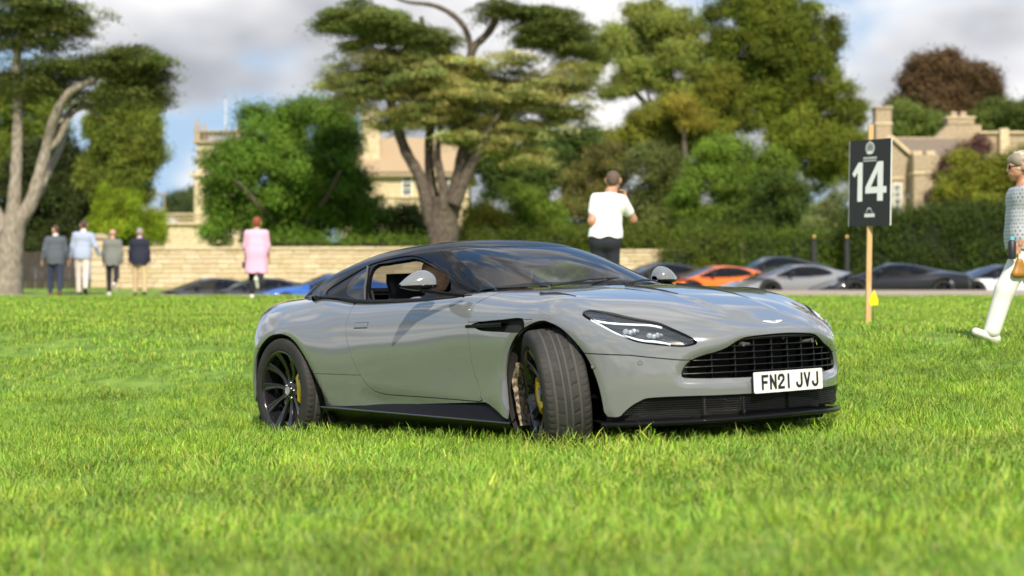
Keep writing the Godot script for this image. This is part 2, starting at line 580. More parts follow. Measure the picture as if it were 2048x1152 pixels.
func materials():
	var p := mat("paint", lin(.168, .177, .184), .12, 0.0, 1.0)
	p.metallic_specular = .9
	p.clearcoat_roughness = .02
	mat("gloss_black", lin(.008, .008, .009), .3, 0, .42).metallic_specular = .05
	mat("piano_black", lin(.007, .007, .008), .3, 0, .5).metallic_specular = .05
	mat("skirt_black", lin(.005, .005, .006), .4).metallic_specular = .25
	mat("badge_silver", lin(.42, .42, .42), .45, .4)
	mat("gloss_lip", lin(.012, .012, .013), .12, 0, 1.0)
	mat("trim_black", lin(.018, .018, .018), .45)
	mat("matt_black", lin(.010, .010, .010), .9)
	mat("grille_black", lin(.014, .014, .015), .30)
	mat("wheel_black", lin(.010, .010, .011), .16, 0, .7)
	mat("rubber", lin(.022, .021, .020), .78)
	mat("tyre_rubber", Color.WHITE, .8).vertex_color_use_as_albedo = true
	mat("liner", lin(.014, .013, .012), .95)
	mat("leather", lin(.012, .012, .013), .55)
	mat("dash", lin(.012, .012, .013), .75)
	mat("seam_grey", lin(.06, .06, .06), .5)
	mat("trim_grey", lin(.07, .07, .07), .35)
	mat("frit", lin(.006, .006, .007), .3, 0, .5).metallic_specular = .05
	mat("chrome", lin(.75, .76, .77), .12, 1.0)
	mat("chrome_dark", lin(.30, .31, .33), .2, 1.0)
	mat("mirror", lin(.85, .85, .85), .02, 1.0)
	mat("steel", lin(.32, .31, .30), .35, 1.0)
	mat("caliper", lin(.75, .48, .01), .35, 0, .6)
	mat("plate_white", lin(.80, .80, .78), .4, 0, .3)
	mat("ink", lin(.012, .012, .012), .5)
	mat("badge_white", lin(.85, .86, .86), .25, .25)
	mat("lamp_black", lin(.02, .022, .026), .25)
	var d := mat("drl", lin(.85, .87, .90), .2)
	d.emission_enabled = true
	d.emission = Color(.92, .96, 1.0)
	d.emission_energy_multiplier = .7
	var pj := mat("projector", lin(.45, .5, .55), .05, .6, 1.0)
	pj.clearcoat_roughness = .01
	for e in [["car_glass", .30, Color(.55, .62, .62)], ["tint_glass", .55, Color(.10, .12, .12)], ["lamp_glass", .04, Color(.9, .95, 1.0)], ["pane", .25, Color(.3, .34, .36)]]:
		var g := mat(e[0], Color(e[2].r, e[2].g, e[2].b, e[1]), .02)
		g.transparency = BaseMaterial3D.TRANSPARENCY_ALPHA
	M.car_glass.albedo_color = Color(.06, .07, .07, .22)
	var md := mat("mud", Color.WHITE, .95)
	md.albedo_texture = noise_tex(.05, 256, [[0.0, lin(.035, .030, .024)], [.42, lin(.07, .055, .040)], [.5, lin(.24, .19, .13)], [.62, lin(.36, .28, .20)], [1.0, lin(.42, .34, .25)]], 5, 9)
	md.uv1_triplanar = true
	md.uv1_scale = Vector3.ONE * 2.2
	scene_materials()
const ARCH_F := [Vector2(1.128, .15), Vector2(1.09, .25), Vector2(1.064, .39), Vector2(1.062, .48), Vector2(1.112, .59), Vector2(1.225, .695), Vector2(1.40, .748), Vector2(1.50, .735), Vector2(1.60, .695), Vector2(1.695, .625), Vector2(1.757, .55), Vector2(1.80, .46), Vector2(1.83, .36), Vector2(1.842, .25), Vector2(1.845, .15)]
const ARCH_R := [Vector2(-1.90, .15), Vector2(-1.885, .3), Vector2(-1.85, .47), Vector2(-1.765, .60), Vector2(-1.59, .705), Vector2(-1.42, .736), Vector2(-1.29, .72), Vector2(-1.185, .668), Vector2(-1.09, .58), Vector2(-1.0, .455), Vector2(-.925, .335), Vector2(-.885, .25), Vector2(-.87, .15)]
const DOOR := [Vector2(-.675, .96), Vector2(-.645, .90), Vector2(-.622, .836), Vector2(-.618, .776), Vector2(-.594, .697), Vector2(-.53, .569), Vector2(-.456, .46), Vector2(-.399, .406), Vector2(-.331, .360), Vector2(-.245, .339), Vector2(-.118, .331), Vector2(.372, .316), Vector2(.79, .300), Vector2(.812, .315), Vector2(.775, .42), Vector2(.738, .50), Vector2(.73, .653), Vector2(.718, .752), Vector2(.704, .818), Vector2(.713, .861), Vector2(.735, .96)]
const GRILLE := [Vector2(0, .403), Vector2(.253, .404), Vector2(.443, .408), Vector2(.57, .416), Vector2(.586, .428), Vector2(.574, .47), Vector2(.542, .506), Vector2(.491, .53), Vector2(.428, .546), Vector2(.37, .566), Vector2(.322, .593), Vector2(.278, .612), Vector2(.216, .621), Vector2(.103, .627), Vector2(0, .629)]
const LOWER := [Vector2(0, .218), Vector2(.45, .217), Vector2(.818, .218), Vector2(.822, .232), Vector2(.791, .279), Vector2(.755, .309), Vector2(.722, .322), Vector2(.601, .324), Vector2(.443, .321), Vector2(.255, .32), Vector2(0, .319)]
const LAMP := [Vector2(1.675, .784), Vector2(1.684, .794), Vector2(1.731, .787), Vector2(1.797, .771), Vector2(1.868, .748), Vector2(1.926, .731), Vector2(1.991, .714), Vector2(2.045, .694), Vector2(2.124, .657), Vector2(2.17, .629), Vector2(2.199, .598), Vector2(2.169, .583), Vector2(2.123, .587), Vector2(2.049, .601), Vector2(1.984, .619), Vector2(1.907, .66), Vector2(1.816, .71), Vector2(1.738, .745), Vector2(1.691, .768)]
const SLOT := [Vector2(.745, .742), Vector2(.775, .728), Vector2(.83, .710), Vector2(.89, .702), Vector2(1.05, .694), Vector2(1.25, .690), Vector2(1.25, .765), Vector2(1.05, .764), Vector2(.90, .760), Vector2(.80, .754)]
const SIDE_WIN := [Vector2(-1.13, 1.0), Vector2(-1.115, 1.03), Vector2(-.927, 1.108), Vector2(-.771, 1.162), Vector2(-.552, 1.187), Vector2(-.33, 1.196), Vector2(-.227, 1.186), Vector2(-.068, 1.147), Vector2(.142, 1.083), Vector2(.316, 1.022), Vector2(.463, .960), Vector2(.575, .915), Vector2(.45, .912), Vector2(.1, .911), Vector2(-.3, .914), Vector2(-.625, .927), Vector2(-.78, .944), Vector2(-.95, .962), Vector2(-1.08, .982)]
const QUARTER := [Vector2(-.785, 1.147), Vector2(-.675, 1.03), Vector2(-.60, .945), Vector2(-.645, .940), Vector2(-.738, .952), Vector2(-.85, .982), Vector2(-.895, 1.03), Vector2(-.895, 1.084), Vector2(-.85, 1.125)]
const OPENING := [Vector2(-.705, 1.145), Vector2(-.55, 1.166), Vector2(-.34, 1.174), Vector2(-.235, 1.177), Vector2(-.08, 1.139), Vector2(.12, 1.081), Vector2(.265, 1.030), Vector2(.285, .928), Vector2(-.3, .928), Vector2(-.535, .935)]
const SCREEN := [Vector2(.075, 0), Vector2(.072, .2), Vector2(.048, .38), Vector2(-.02, .50), Vector2(-.055, .535), Vector2(.10, .595), Vector2(.35, .665), Vector2(.585, .728), Vector2(.66, .70), Vector2(.70, .45), Vector2(.72, .2), Vector2(.725, 0)]
const REAR_SCREEN := [Vector2(-1.12, 0), Vector2(-1.10, .30), Vector2(-1.12, .44), Vector2(-1.3, .46), Vector2(-1.6, .44), Vector2(-1.85, .36), Vector2(-1.95, .2), Vector2(-1.98, 0)]

var P_ := {}

func poly(key: String, pts: Array, m := 3, both := false) -> Poly:
	if not P_.has(key):
		var q := pts.duplicate()
		if both:  # mirror across the first coordinate (z, y)
			for k in range(pts.size() - 2, 0, -1): q.append(Vector2(-pts[k].x, pts[k].y))
		P_[key] = Poly.new(smooth_poly(q, m))
	return P_[key]

func body_disp(p: Vector3) -> float:
	var d := 0.0
	var az := absf(p.z)
	if az > .55 and p.y < .85:
		for k in [poly("af", ARCH_F), poly("ar", ARCH_R)]:
			var s: float = k.sd(p.x, p.y)
			if s < .034: d -= .010 * clampf((.034 - s) / .034, 0.0, 1.6)
	if p.x > 1.95 and p.y < .75 and p.y > .3:
		var s := poly("gr", GRILLE, 3, true).sd(p.z, p.y)
		if s < .036: d -= .022 * pow(clampf((.036 - s) / .036, 0.0, 1.3), 1.4)
	if az > .7 and p.x > -.62 and p.x < 1.1:
		var u := clampf((p.x + .58) / 1.43, 0.0, 1.0)
		var line := lerpf(.405, .305, u)
		var t := (line - p.y) / lerpf(.085, .11, u)
		if t > 0.0: d -= .020 * smoothstep(-.62, -.25, p.x) * (1.0 - smoothstep(.9, 1.1, p.x)) * minf(t, 1.0)
	if p.y > .6 and p.x > .9 and az < .6:
		d += .007 * smoothstep(.0, .022, .27 - .05 * (p.x - .9) - az) * smoothstep(.9, 1.3, p.x) * (1.0 - smoothstep(2.0, 2.2, p.x))
	return d

func seam(p: Vector3) -> float:
	var x := p.x
	var y := .566
	if x > 1.749: y = lerpf(.566, .547, clampf((x - 1.749) / .225, 0, 1))
	if x > 1.974: y = lerpf(.547, .519, clampf((x - 1.974) / .143, 0, 1))
	if x > 2.117: y = lerpf(.519, .500, clampf((x - 2.117) / .1, 0, 1))
	return maxf(p.y - y, (1.55 - x) * 1.0)  # negative inside the bumper

func mirror_z(S: Soup) -> Soup:
	var o := Soup.new()
	for k in S.v.size(): o.add(S.v[k] * Vector3(1, 1, -1), S.n[k] * Vector3(1, 1, -1), S.t[k])
	for k in range(0, S.i.size(), 3):
		o.i.append(S.i[k]); o.i.append(S.i[k + 2]); o.i.append(S.i[k + 1])
	return o

func panel(called: String, S: Soup, m: Material, root: Node3D, depth := .012) -> MeshInstance3D:
	flange(S, depth)
	return obj(called, S.mesh(), m, root)

func top_at(S: Soup, x: float, z: float) -> Vector3:
	var best := 1e9
	var y := .9
	for k in S.v.size():
		if S.v[k].y < .7: continue
		var d := Vector2(S.v[k].x - x, S.v[k].z - z).length_squared()
		if d < best:
			best = d; y = S.v[k].y
	return Vector3(x, y, z)

func surf_at(S: Soup, fx: float, fy: float, side := 1.0) -> Array:
	# nearest vertex of a sheet in side view, for fittings on the flank
	var best := 1e9
	var k0 := 0
	for k in S.v.size():
		if S.v[k].z * side < .3: continue
		var d := Vector2(S.v[k].x - fx, S.v[k].y - fy).length_squared()
		if d < best:
			best = d; k0 = k
	return [S.v[k0], S.n[k0]]

func build_car():
	var root := thing("sports_coupe", "grey two-door coupe with black roof and black wheels parked on the lawn", "car")
	root.transform = Transform3D(Basis(Vector3(.6058, .0418, .7945), Vector3(-.0415, .9989, -.0209), Vector3(-.7945, -.0203, .6069)), CAR_AT)
	var paint: Material = M.paint
	var black: Material = M.gloss_black
	var trim: Material = M.trim_black
	var glass: Material = M.car_glass
	var S := sheet(BODY_NET, 9, body_disp)
	var af := poly("af", ARCH_F)
	var ar := poly("ar", ARCH_R)
	var door := poly("door", DOOR, 2)
	var lamp := poly("lamp", LAMP, 3)
	var gr := poly("gr", GRILLE, 3, true)
	var lo := poly("lo", LOWER, 3, true)
	var slot := poly("slot", SLOT, 3)
	var cabin := Poly.new(smooth_poly([Vector2(-1.30, 0), Vector2(-1.28, .55), Vector2(-1.0, .715), Vector2(-.55, .758), Vector2(0, .775), Vector2(.4, .772), Vector2(.56, .735), Vector2(.64, .45), Vector2(.66, 0), Vector2(.64, -.45), Vector2(.56, -.735), Vector2(.4, -.772), Vector2(0, -.775), Vector2(-.55, -.758), Vector2(-1.0, -.715), Vector2(-1.28, -.55)], 3))
	# inner black shell, so that gaps and openings look into the dark
	var inner := sheet(BODY_NET, 4)
	inner = clip(inner, func(p): return cabin.sd(p.x, p.z) if p.y > .8 else 1.0)
	inner = clip(inner, func(p): return minf(af.sd(p.x, p.y), ar.sd(p.x, p.y)) if absf(p.z) > .5 else 1.0)
	inner = clip(inner, func(p): return minf(gr.sd(p.z, p.y), lo.sd(p.z, p.y)) if p.x > 1.8 and p.y < .66 else 1.0)
	inner = clip(inner, func(p): return lamp.sd(p.x, p.y) if absf(p.z) > .45 and p.x > 1.6 else 1.0)
	inner = clip(inner, func(p): return p.y - .235)
	inner = offset(inner, -.03)
	obj("inner_shell", inner.mesh(), M.matt_black, root)
	# openings
	S = clip(S, func(p): return cabin.sd(p.x, p.z) if p.y > .8 and p.x < .8 and p.x > -1.4 else 1.0)
	S = clip(S, func(p): return minf(af.sd(p.x, p.y), ar.sd(p.x, p.y)) if absf(p.z) > .5 else 1.0)
	S = clip(S, func(p): return gr.sd(p.z, p.y) if p.x > 1.8 and p.y < .66 else 1.0)
	S = clip(S, func(p): return lo.sd(p.z, p.y) if p.x > 1.8 and p.y < .4 else 1.0)
	S = clip(S, func(p): return slot.sd(p.x, p.y) if absf(p.z) > .7 else 1.0)
	# bonnet vents: long thin slots
	for e in [[1.18, .745, 1.49, .735], [1.28, .20, 1.72, .195]]:
		var a := Vector2(e[0], e[1])
		var b := Vector2(e[2], e[3])
		S = clip(S, func(p): 
			if p.y < .8 or p.x < 1.0: return 1.0
			var q := Vector2(p.x, absf(p.z)) - a
			var u := clampf(q.dot(b - a) / (b - a).length_squared(), 0, 1)
			return (q - (b - a) * u).length() - lerpf(.011, .004, u))
	for e in [[1.18, .745, 1.49, .735], [1.28, .20, 1.72, .195]]:
		for sg in [1.0, -1.0]:
			var B := Soup.new()
			var up := []
			var lo_ := []
			for k in 9:
				var u := k / 8.0
				var h := top_at(S, lerpf(e[0] + .01, e[2], u), lerpf(e[1], e[3], u) * sg)
				up.append(h + Vector3(0, .009 * (1.0 - u * u) + .001, 0)); lo_.append(h - Vector3(0, .02, 0))
			var P := []
			for k in 9: P.append([lo_[k] - Vector3(0, 0, .006), up[k] - Vector3(0, 0, .004), up[k] + Vector3(0, 0, .004), lo_[k] + Vector3(0, 0, .006)])
			B.grid(P, false, false, true)
			obj("bonnet_vent", B.mesh(), M.trim_black, root)
	# bottom line: sill cut by the black skirt
	var sill := func(p):
		if p.x < -1.2 or p.x > 1.3: return p.y - .222
		return p.y - (lerpf(.252, .298, clampf((p.x + .9) / 1.76, 0, 1)) if p.x < .86 else lerpf(.298, .185, (p.x - .86) / .27))
	S = clip(S, sill)
	# headlights: the lens is the cut-out piece
	var lens := clip(S, func(p): return lamp.sd(p.x, p.y) if absf(p.z) > .45 and p.x > 1.6 else 1.0, -.003, false)
	S = clip(S, func(p): return lamp.sd(p.x, p.y) if absf(p.z) > .45 and p.x > 1.6 else 1.0, .003)
	# front bumper
	var g := .0028
	var bumper := clip(S, seam, -g, false)
	S = clip(S, seam, g)
	# doors
	var dm := func(p): return door.sd(p.x, p.y) if absf(p.z) > .6 else 1.0
	var doors := clip(S, dm, -g, false)
	S = clip(S, dm, g)
	# clamshell bonnet: everything in front of the door line above the strake
	var cl := func(p):
		var fx: float = p.x - (.72 if p.y < .82 else lerpf(.715, .66, clampf((p.y - .82) / .1, 0, 1)))
		return minf(fx, (p.y - .757) * 1.0 if p.x < 1.35 else 1.0)
	var clam := clip(S, cl, g * .6)
	S = clip(S, cl, -g * .6, false)
	var fend := func(p): return p.x - .6
	var fender := clip(S, fend)
	S = clip(S, fend, 0.0, false)
	var sp := func(p): return maxf(maxf(p.y - lerpf(.468, .455, clampf((p.x + 1.0) / .55, 0, 1)), -1.2 - p.x), .6 - absf(p.z))
	var sills := clip(S, sp, -.0015, false)
	S = clip(S, sp, .0015)
	var rb := func(p): return maxf(p.x + 1.6, p.y - .64)
	var rear := clip(S, rb, -.002, false)
	S = clip(S, rb, .002)
	panel("clamshell_bonnet", clam, paint, root)
	panel("front_bumper", bumper, paint, root, .02)
	panel("rear_quarter", S, paint, root)
	panel("rear_bumper", rear, paint, root)
	for s in [1.0, -1.0]:
		var half := func(p): return p.z * s
		panel("front_fender", clip(fender, half), paint, root)
		panel("sill_panel", clip(sills, half), paint, root)
		var dr := panel("door", clip(doors, half), paint, root)
		if s > 0: dr.set_meta("label", "grey driver's door with flush handle and open window")
		# flush handle: a thin bevelled bar in a shallow frame
		var hp := surf_at(doors, -.43, .775, s)
		var hb := Basis(Vector3.RIGHT, hp[1].cross(Vector3.RIGHT).normalized(), hp[1]).orthonormalized()
		var H := Soup.new()
		H.box(Transform3D(hb, hp[0] + hp[1] * .001), Vector3(.146, .034, .008), .003)
		obj("handle", H.mesh(), paint, dr)
		H = Soup.new()
		H.box(Transform3D(hb, hp[0] + hp[1] * .0), Vector3(.154, .041, .006), .002)
		obj("handle_frame", H.mesh(), M.seam_grey, dr)
	# greenhouse
	var T := sheet(TOP_NET, 10)
	sheet_T = T
	var win := poly("win", SIDE_WIN, 3)
	var quarter := poly("quarter", QUARTER, 3)
	var opening := poly("opening", OPENING, 3)
	var scr := poly("scr", SCREEN.map(func(v): return Vector2(v.y, v.x)), 3, true)
	var rscr := poly("rscr", REAR_SCREEN.map(func(v): return Vector2(v.y, v.x)), 3, true)
	var fs := func(p): return scr.sd(p.z, p.x) if p.y > .9 else 1.0
	var fr := func(p): return rscr.sd(p.z, p.x) if p.x < -1.0 else 1.0
	var fw := func(p): return win.sd(p.x, p.y) if absf(p.z) > .5 else 1.0
	var fq := func(p): return quarter.sd(p.x, p.y) if absf(p.z) > .5 else 1.0
	var fo := func(p): return opening.sd(p.x, p.y) if absf(p.z) > .5 else 1.0
	var band := clip(T, fs, 0.0, false)
	var clear := clip(band, fs, -.045, false)
	band = clip(band, fs, -.045)
	T = clip(T, fs, .002)
	var rear_glass := clip(T, fr, 0.0, false)
	T = clip(T, fr, .002)
	var sides := clip(T, fw, 0.0, false)
	T = clip(T, fw, .002)
	var qg := clip(sides, fq, 0.0, false)
	sides = clip(sides, fq, .001)
	sides = clip(sides, fo)
	panel("roof", T, black, root, .03)
	var ws := obj("windscreen", offset(clear, -.001).mesh(), glass, root)
	obj("windscreen_border", band.mesh(), M.frit, ws)
	obj("rear_screen", rear_glass.mesh(), M.tint_glass, root)
	for s in [1.0, -1.0]:
		var half := func(p): return p.z * s
		var fr2 := panel("window_frame", offset(clip(sides, half), -.006), M.piano_black, root, .025)
		obj("quarter_glass", offset(clip(qg, half), -.006).mesh(), M.tint_glass, root)
		# bright-edged pillar trim and belt strip
		var B := Soup.new()
		var pts := []
		for e in [Vector2(-.567, .922), Vector2(-.64, 1.01), Vector2(-.70, 1.08), Vector2(-.765, 1.152)]:
			var h := surf_at(sheet_T, e.x, e.y, s)
			pts.append(Vector3(e.x, e.y, h[0].z + .002 * s))
		B.tube(pts, [.008], 6)
		obj("pillar_trim", B.mesh(), M.trim_grey, fr2)
		B = Soup.new()
		pts = []
		for e in [[-1.06, .970, .738], [-1.0, .965, .753], [-.85, .948, .768], [-.68, .926, .784], [-.45, .911, .796], [-.15, .903, .801], [.15, .902, .802], [.42, .904, .799], [.60, .906, .786]]:
			pts.append(Vector3(e[0], e[1], e[2] * s))
		B.tube(pts, [.002, .007, .013, .015, .015, .015, .015, .015, .012], 8)
		obj("belt_strip", B.mesh(), M.piano_black, root)
	headlights(root, lens)
	front_end(root, S)
	underbody(root)
	mirrors(root)
	wheels(root)
	interior(root)
	wipers(root)

var sheet_T: Soup

func headlights(root: Node3D, lens: Soup):
	var lamp := poly("lamp", LAMP, 3)
	for s in [1.0, -1.0]:
		var L := clip(lens, func(p): return p.z * s)
		var hl := node("headlight", root)
		var bowl := offset(L, -.05)
		# the bowl: floor set back, joined to the lens edge by the flange
		var edge := Soup.new()
		edge.v = L.v.duplicate(); edge.n = L.n.duplicate(); edge.t = L.t.duplicate(); edge.c = L.c.duplicate(); edge.i = L.i.duplicate()
		var cnt := edge.i.size()
		flange(edge, .05)
		edge.i = edge.i.slice(cnt)
		obj("housing", bowl.mesh(), M.lamp_black, hl)
		obj("housing_rim", edge.mesh(), M.lamp_black, hl)
		obj("lens", offset(L, .0005).mesh(), M.lamp_glass, hl)
		var rim := clip(offset(L, .0012), func(p): return lamp.sd(p.x, p.y), -.0065)
		obj("lens_border", rim.mesh(), M.piano_black, hl)
		# running light: two light guides that meet at the rear tip
		var at := func(x: float, y: float, back: float) -> Vector3:
			var h := surf_at(L, x, y, s)
			return h[0] - h[1] * back
		var up := []
		for e in [[1.755, .737], [1.81, .7345], [1.87, .723], [1.93, .711], [1.98, .701], [2.035, .689]]: up.append(at.call(e[0], e[1], .006))
		var dn := []
		for e in [[1.755, .737], [1.80, .716], [1.85, .690], [1.91, .659], [1.96, .635], [2.01, .617], [2.06, .607], [2.115, .599]]: dn.append(at.call(e[0], e[1], .006))
		var G := Soup.new()
		G.tube(smooth3(up, 4), [.0052], 6)
		obj("running_light", G.mesh(), M.drl, hl)
		G = Soup.new()
		G.tube(smooth3(dn, 4), [.0055], 6)
		obj("running_light", G.mesh(), M.drl, hl)
		for e in [[1.942, .675, .028], [2.041, .650, .027]]:
			var c: Vector3 = at.call(e[0], e[1], .02)
			var nrm: Vector3 = surf_at(L, e[0], e[1], s)[1]
			var fw := (Vector3.RIGHT * .9 + nrm * .6).normalized()
			var b := Basis(fw.cross(Vector3.UP).normalized(), fw, fw.cross(fw.cross(Vector3.UP)).normalized())
			var pr := Soup.new()
			for q in [-1.0, 0.0, 1.0]:
				pr.lathe([Vector2(.001, .0), Vector2(.015, .0), Vector2(.0155, .012), Vector2(.012, .019), Vector2(.006, .023), Vector2(.0, .0245)], 14, Transform3D(b, c + b.x * q * .024 + Vector3.DOWN * absf(q) * -.006 - fw * .012))
			obj("projector", pr.mesh(), M.projector, hl)
			pr = Soup.new()
			pr.box(Transform3D(b, c - b.x * .047 + Vector3.UP * .006), Vector3(.016, .008, .02), .003)
			obj("reflector", pr.mesh(), M.chrome, hl)
		# fine horizontal louvres at the rear end of the housing
		for k in 5:
			var q := Soup.new()
			var y := .752 + k * .0075
			q.tube([at.call(1.725 - k * .006, y, .016), at.call(1.80, y - .012 + k * .004, .022)], [.0015], 5)
			obj("louvre", q.mesh(), M.chrome_dark, hl)

func smooth3(P: Array, m: int) -> Array:
	return spline(P, m)

func front_plan(z: float) -> float:
	# x of the nose face at height .45 over z
	var a := absf(z)
	var K := [[0.0, 2.352], [.2, 2.332], [.3, 2.312], [.4, 2.27], [.5, 2.215], [.58, 2.16], [.66, 2.09], [.735, 2.03], [.83, 1.915], [.9, 1.79]]
	for k in K.size() - 1:
		if a <= K[k + 1][0]: return lerpf(K[k][1], K[k + 1][1], (a - K[k][0]) / (K[k + 1][0] - K[k][0]))
	return 1.79

func front_end(root: Node3D, S: Soup):
	var gr := poly("gr", GRILLE, 3, true)
	var lo := poly("lo", LOWER, 3, true)
	# grille: horizontal blades and upright bars set back in the mouth
	var g := node("grille", root)
	for k in 6:
		var y := .438 + k * .0335
		var zs := []
		for q in 61:
			var z := -.6 + 1.2 * q / 60.0
			if gr.sd(z, y) < -.002: zs.append(z)
		if zs.size() < 2: continue
		var B := Soup.new()
		var top := []
		var P := []
		for z in zs:
			var x := front_plan(z) - .03 + (.02 if k == 0 else 0.0) - .03 * maxf(0.0, (y - .5) / .12) * .6
			P.append([Vector3(x, y + .0018, z), Vector3(x + .002, y, z), Vector3(x, y - .003, z), Vector3(x - .05, y - .004, z), Vector3(x - .05, y + .001, z), Vector3(x, y + .0018, z)])
		B.grid(P, false, false, false)
		obj("slat", B.mesh(), M.grille_black, g)
	for k in 10:
		var z := -.54 + k * .12
		var y0 := 1e9
		var y1 := -1e9
		for q in 50:
			var y := .40 + .24 * q / 49.0
			if gr.sd(z, y) < .004:
				y0 = minf(y0, y); y1 = maxf(y1, y)
		if y1 - y0 < .03: continue
		var B := Soup.new()
		var x := front_plan(z) - .05
		B.box(Transform3D(Basis(), Vector3(x - .022 - .02 * (y1 - .5), (y0 + y1) / 2, z)), Vector3(.045, y1 - y0, .007), .002)
		obj("upright", B.mesh(), M.grille_black, g)
	for s in [1.0, -1.0]:
		var B := Soup.new()
		B.tube([Vector3(front_plan(.27) - .055, .580, .20 * s), Vector3(front_plan(.27) - .048, .580, .262 * s)], [.010], 10)
		B.tube([Vector3(front_plan(.27) - .060, .580, .262 * s), Vector3(front_plan(.27) - .030, .580, .262 * s)], [.0125], 14)
		obj("parking_sensor", B.mesh(), M.trim_grey, g)
	var C := Soup.new()
	C.tube([Vector3(2.29, .606, 0), Vector3(2.325, .603, 0)], [.011], 12)
	obj("camera_eye", C.mesh(), M.gloss_black, g)
	# dark ducts behind both mouths
	var D := Soup.new()
	var rows := []
	for k in 25:
		var z := -.77 + 1.54 * k / 24.0
		rows.append([Vector3(front_plan(z) - .10, .39, z), Vector3(front_plan(z) - .14, .50, z), Vector3(front_plan(z) - .17, .66, z)])
	D.grid(rows, false, false, true)
	obj("grille_backing", D.mesh(), M.matt_black, g)
	# lower intake: honeycomb mesh on a dark backing
	var low := node("lower_intake", root)
	D = Soup.new()
	rows = []
	for k in 33:
		var z := -.83 + 1.66 * k / 32.0
		rows.append([Vector3(front_plan(z) - .10, .20, z), Vector3(front_plan(z) - .10, .335, z)])
	D.grid(rows, false, false, true)
	obj("intake_backing", D.mesh(), M.matt_black, low)
	var H := Soup.new()
	var cell := .0135
	var arc := [0.0]
	var zs := []
	var zz := 0.0
	var rowh := cell * .866
	for side in [1.0, -1.0]:
		zz = .02 if side > 0 else .02 + .0
		var n := 0
		while zz < .81:
			var dz := .01
			var slope := (front_plan(zz + dz) - front_plan(zz)) / dz
			var step := cell / sqrt(1.0 + slope * slope)
			for j in 10:
				var y := .221 + j * rowh
				var z := zz + (step * .5 if j % 2 else 0.0)
				if lo.sd(z, y) > -.004 or (z < .26 and false): continue
				var x := front_plan(z) - .022
				var tz := Vector3(slope, 0, 1).normalized()
				var c := Vector3(x, y, z * side)
				tz.z *= side
				for h in 3:  # three of the six walls; neighbours give the rest
					var a0 := PI / 6.0 + h * PI / 3.0
					var a1 := a0 + PI / 3.0
					var r := cell * .5774
					var p := c + tz * cos(a0) * r + Vector3.UP * sin(a0) * r
					var q := c + tz * cos(a1) * r + Vector3.UP * sin(a1) * r
					H.tube([p, q], [.0017], 3, false)
			zz += step
			n += 1
	var hm := obj("honeycomb_mesh", H.mesh(), M.grille_black, low)
	hm.set_meta("kind", "stuff")
	for s in [1.0, -1.0]:  # the solid ribs and inner duct plates
		for z in [.47, .27]:
			var B := Soup.new()
			B.box(Transform3D(Basis(Vector3.UP, -.5 * s), Vector3(front_plan(z) - .05, .268, z * s)), Vector3(.05, .10, .012), .003)
			obj("intake_rib", B.mesh(), M.trim_black, low)
	# splitter: a shelf that runs round the nose, with a rounded lip
	var sp := Soup.new()
	rows = []
	for k in 57:
		var z := -.875 + 1.75 * k / 56.0
		var a := absf(z)
		var x := front_plan(z) + .030 - .035 * smoothstep(.45, .85, a)
		var inx := front_plan(z) - .12
		var y := .205 - .012 * smoothstep(.0, .9, a)
		rows.append([Vector3(inx, y + .014, z * .97), Vector3(x - .012, y + .004, z), Vector3(x, y - .003, z * 1.005), Vector3(x - .002, y - .016, z * 1.005), Vector3(x - .02, y - .024, z), Vector3(inx, y - .03, z * .97)])
	sp.grid(rows, false, false, true)
	obj("splitter", sp.mesh(), M.piano_black, root)
	# number plate
	var pl := node("number_plate", root)
	var px := Transform3D(Basis(Vector3(0, 0, -1), Vector3.UP, Vector3.RIGHT), Vector3(2.358, .3745, .012))
	var q := Soup.new()
	q.prism(rounded(.52, .111, .008, 5), .004, px)
	obj("plate", q.mesh(), M.plate_white, pl)
	glyphs("FN21 JVJ", px * Transform3D(Basis(), Vector3(0, 0, .0055)), pl)
	var bk := Soup.new()
	bk.box(Transform3D(Basis(), Vector3(2.340, .3745, .012)), Vector3(.03, .095, .48), .004)
	obj("plate_bracket", bk.mesh(), M.trim_black, pl)
	# winged badge on the nose
	var w := Soup.new()
	var wing := []
	for e in [[0, .009], [.018, .008], [.026, .013], [.066, .0145], [.074, .012], [.070, .006], [.060, .003], [.052, -.001], [.040, -.006], [.024, -.011], [.012, -.014], [0, -.015]]: wing.append(Vector2(e[0], e[1]))
	var wp := PackedVector2Array()
	for e in wing: wp.append(e)
	for k in range(wing.size() - 2, 0, -1): wp.append(Vector2(-wing[k].x, wing[k].y))
	var bn := Vector3(.50, .87, 0).normalized()
	var bt := Transform3D(Basis(Vector3(0, 0, -1), bn.cross(Vector3(0, 0, -1)).normalized(), bn), Vector3(2.258, .688, 0))
	w.prism(wp, .004, bt)
	obj("wing_badge", w.mesh(), M.badge_white, root)
	w = Soup.new()
	w.box(bt * Transform3D(Basis(), Vector3(0, -.001, .005)), Vector3(.036, .011, .003), .001)
	obj("badge_centre", w.mesh(), M.badge_silver, root)
	# round sensors in the bumper
	for e in [[2.014, .504, .752, .75], [1.80, .494, .894, 1.25]]:
		for s in [1.0, -1.0]:
			var B := Soup.new()
			var d := Vector3(cos(e[3]), 0, sin(e[3]) * s)
			var c := Vector3(e[0], e[1], e[2] * s)
			B.tube([c - d * .01, c + d * .0015], [.010], 14)
			obj("bumper_sensor", B.mesh(), M.paint, root)
			B = Soup.new()
			B.tube([c - d * .01, c + d * .0005], [.0125], 14)
			obj("sensor_ring", B.mesh(), M.seam_grey, root)
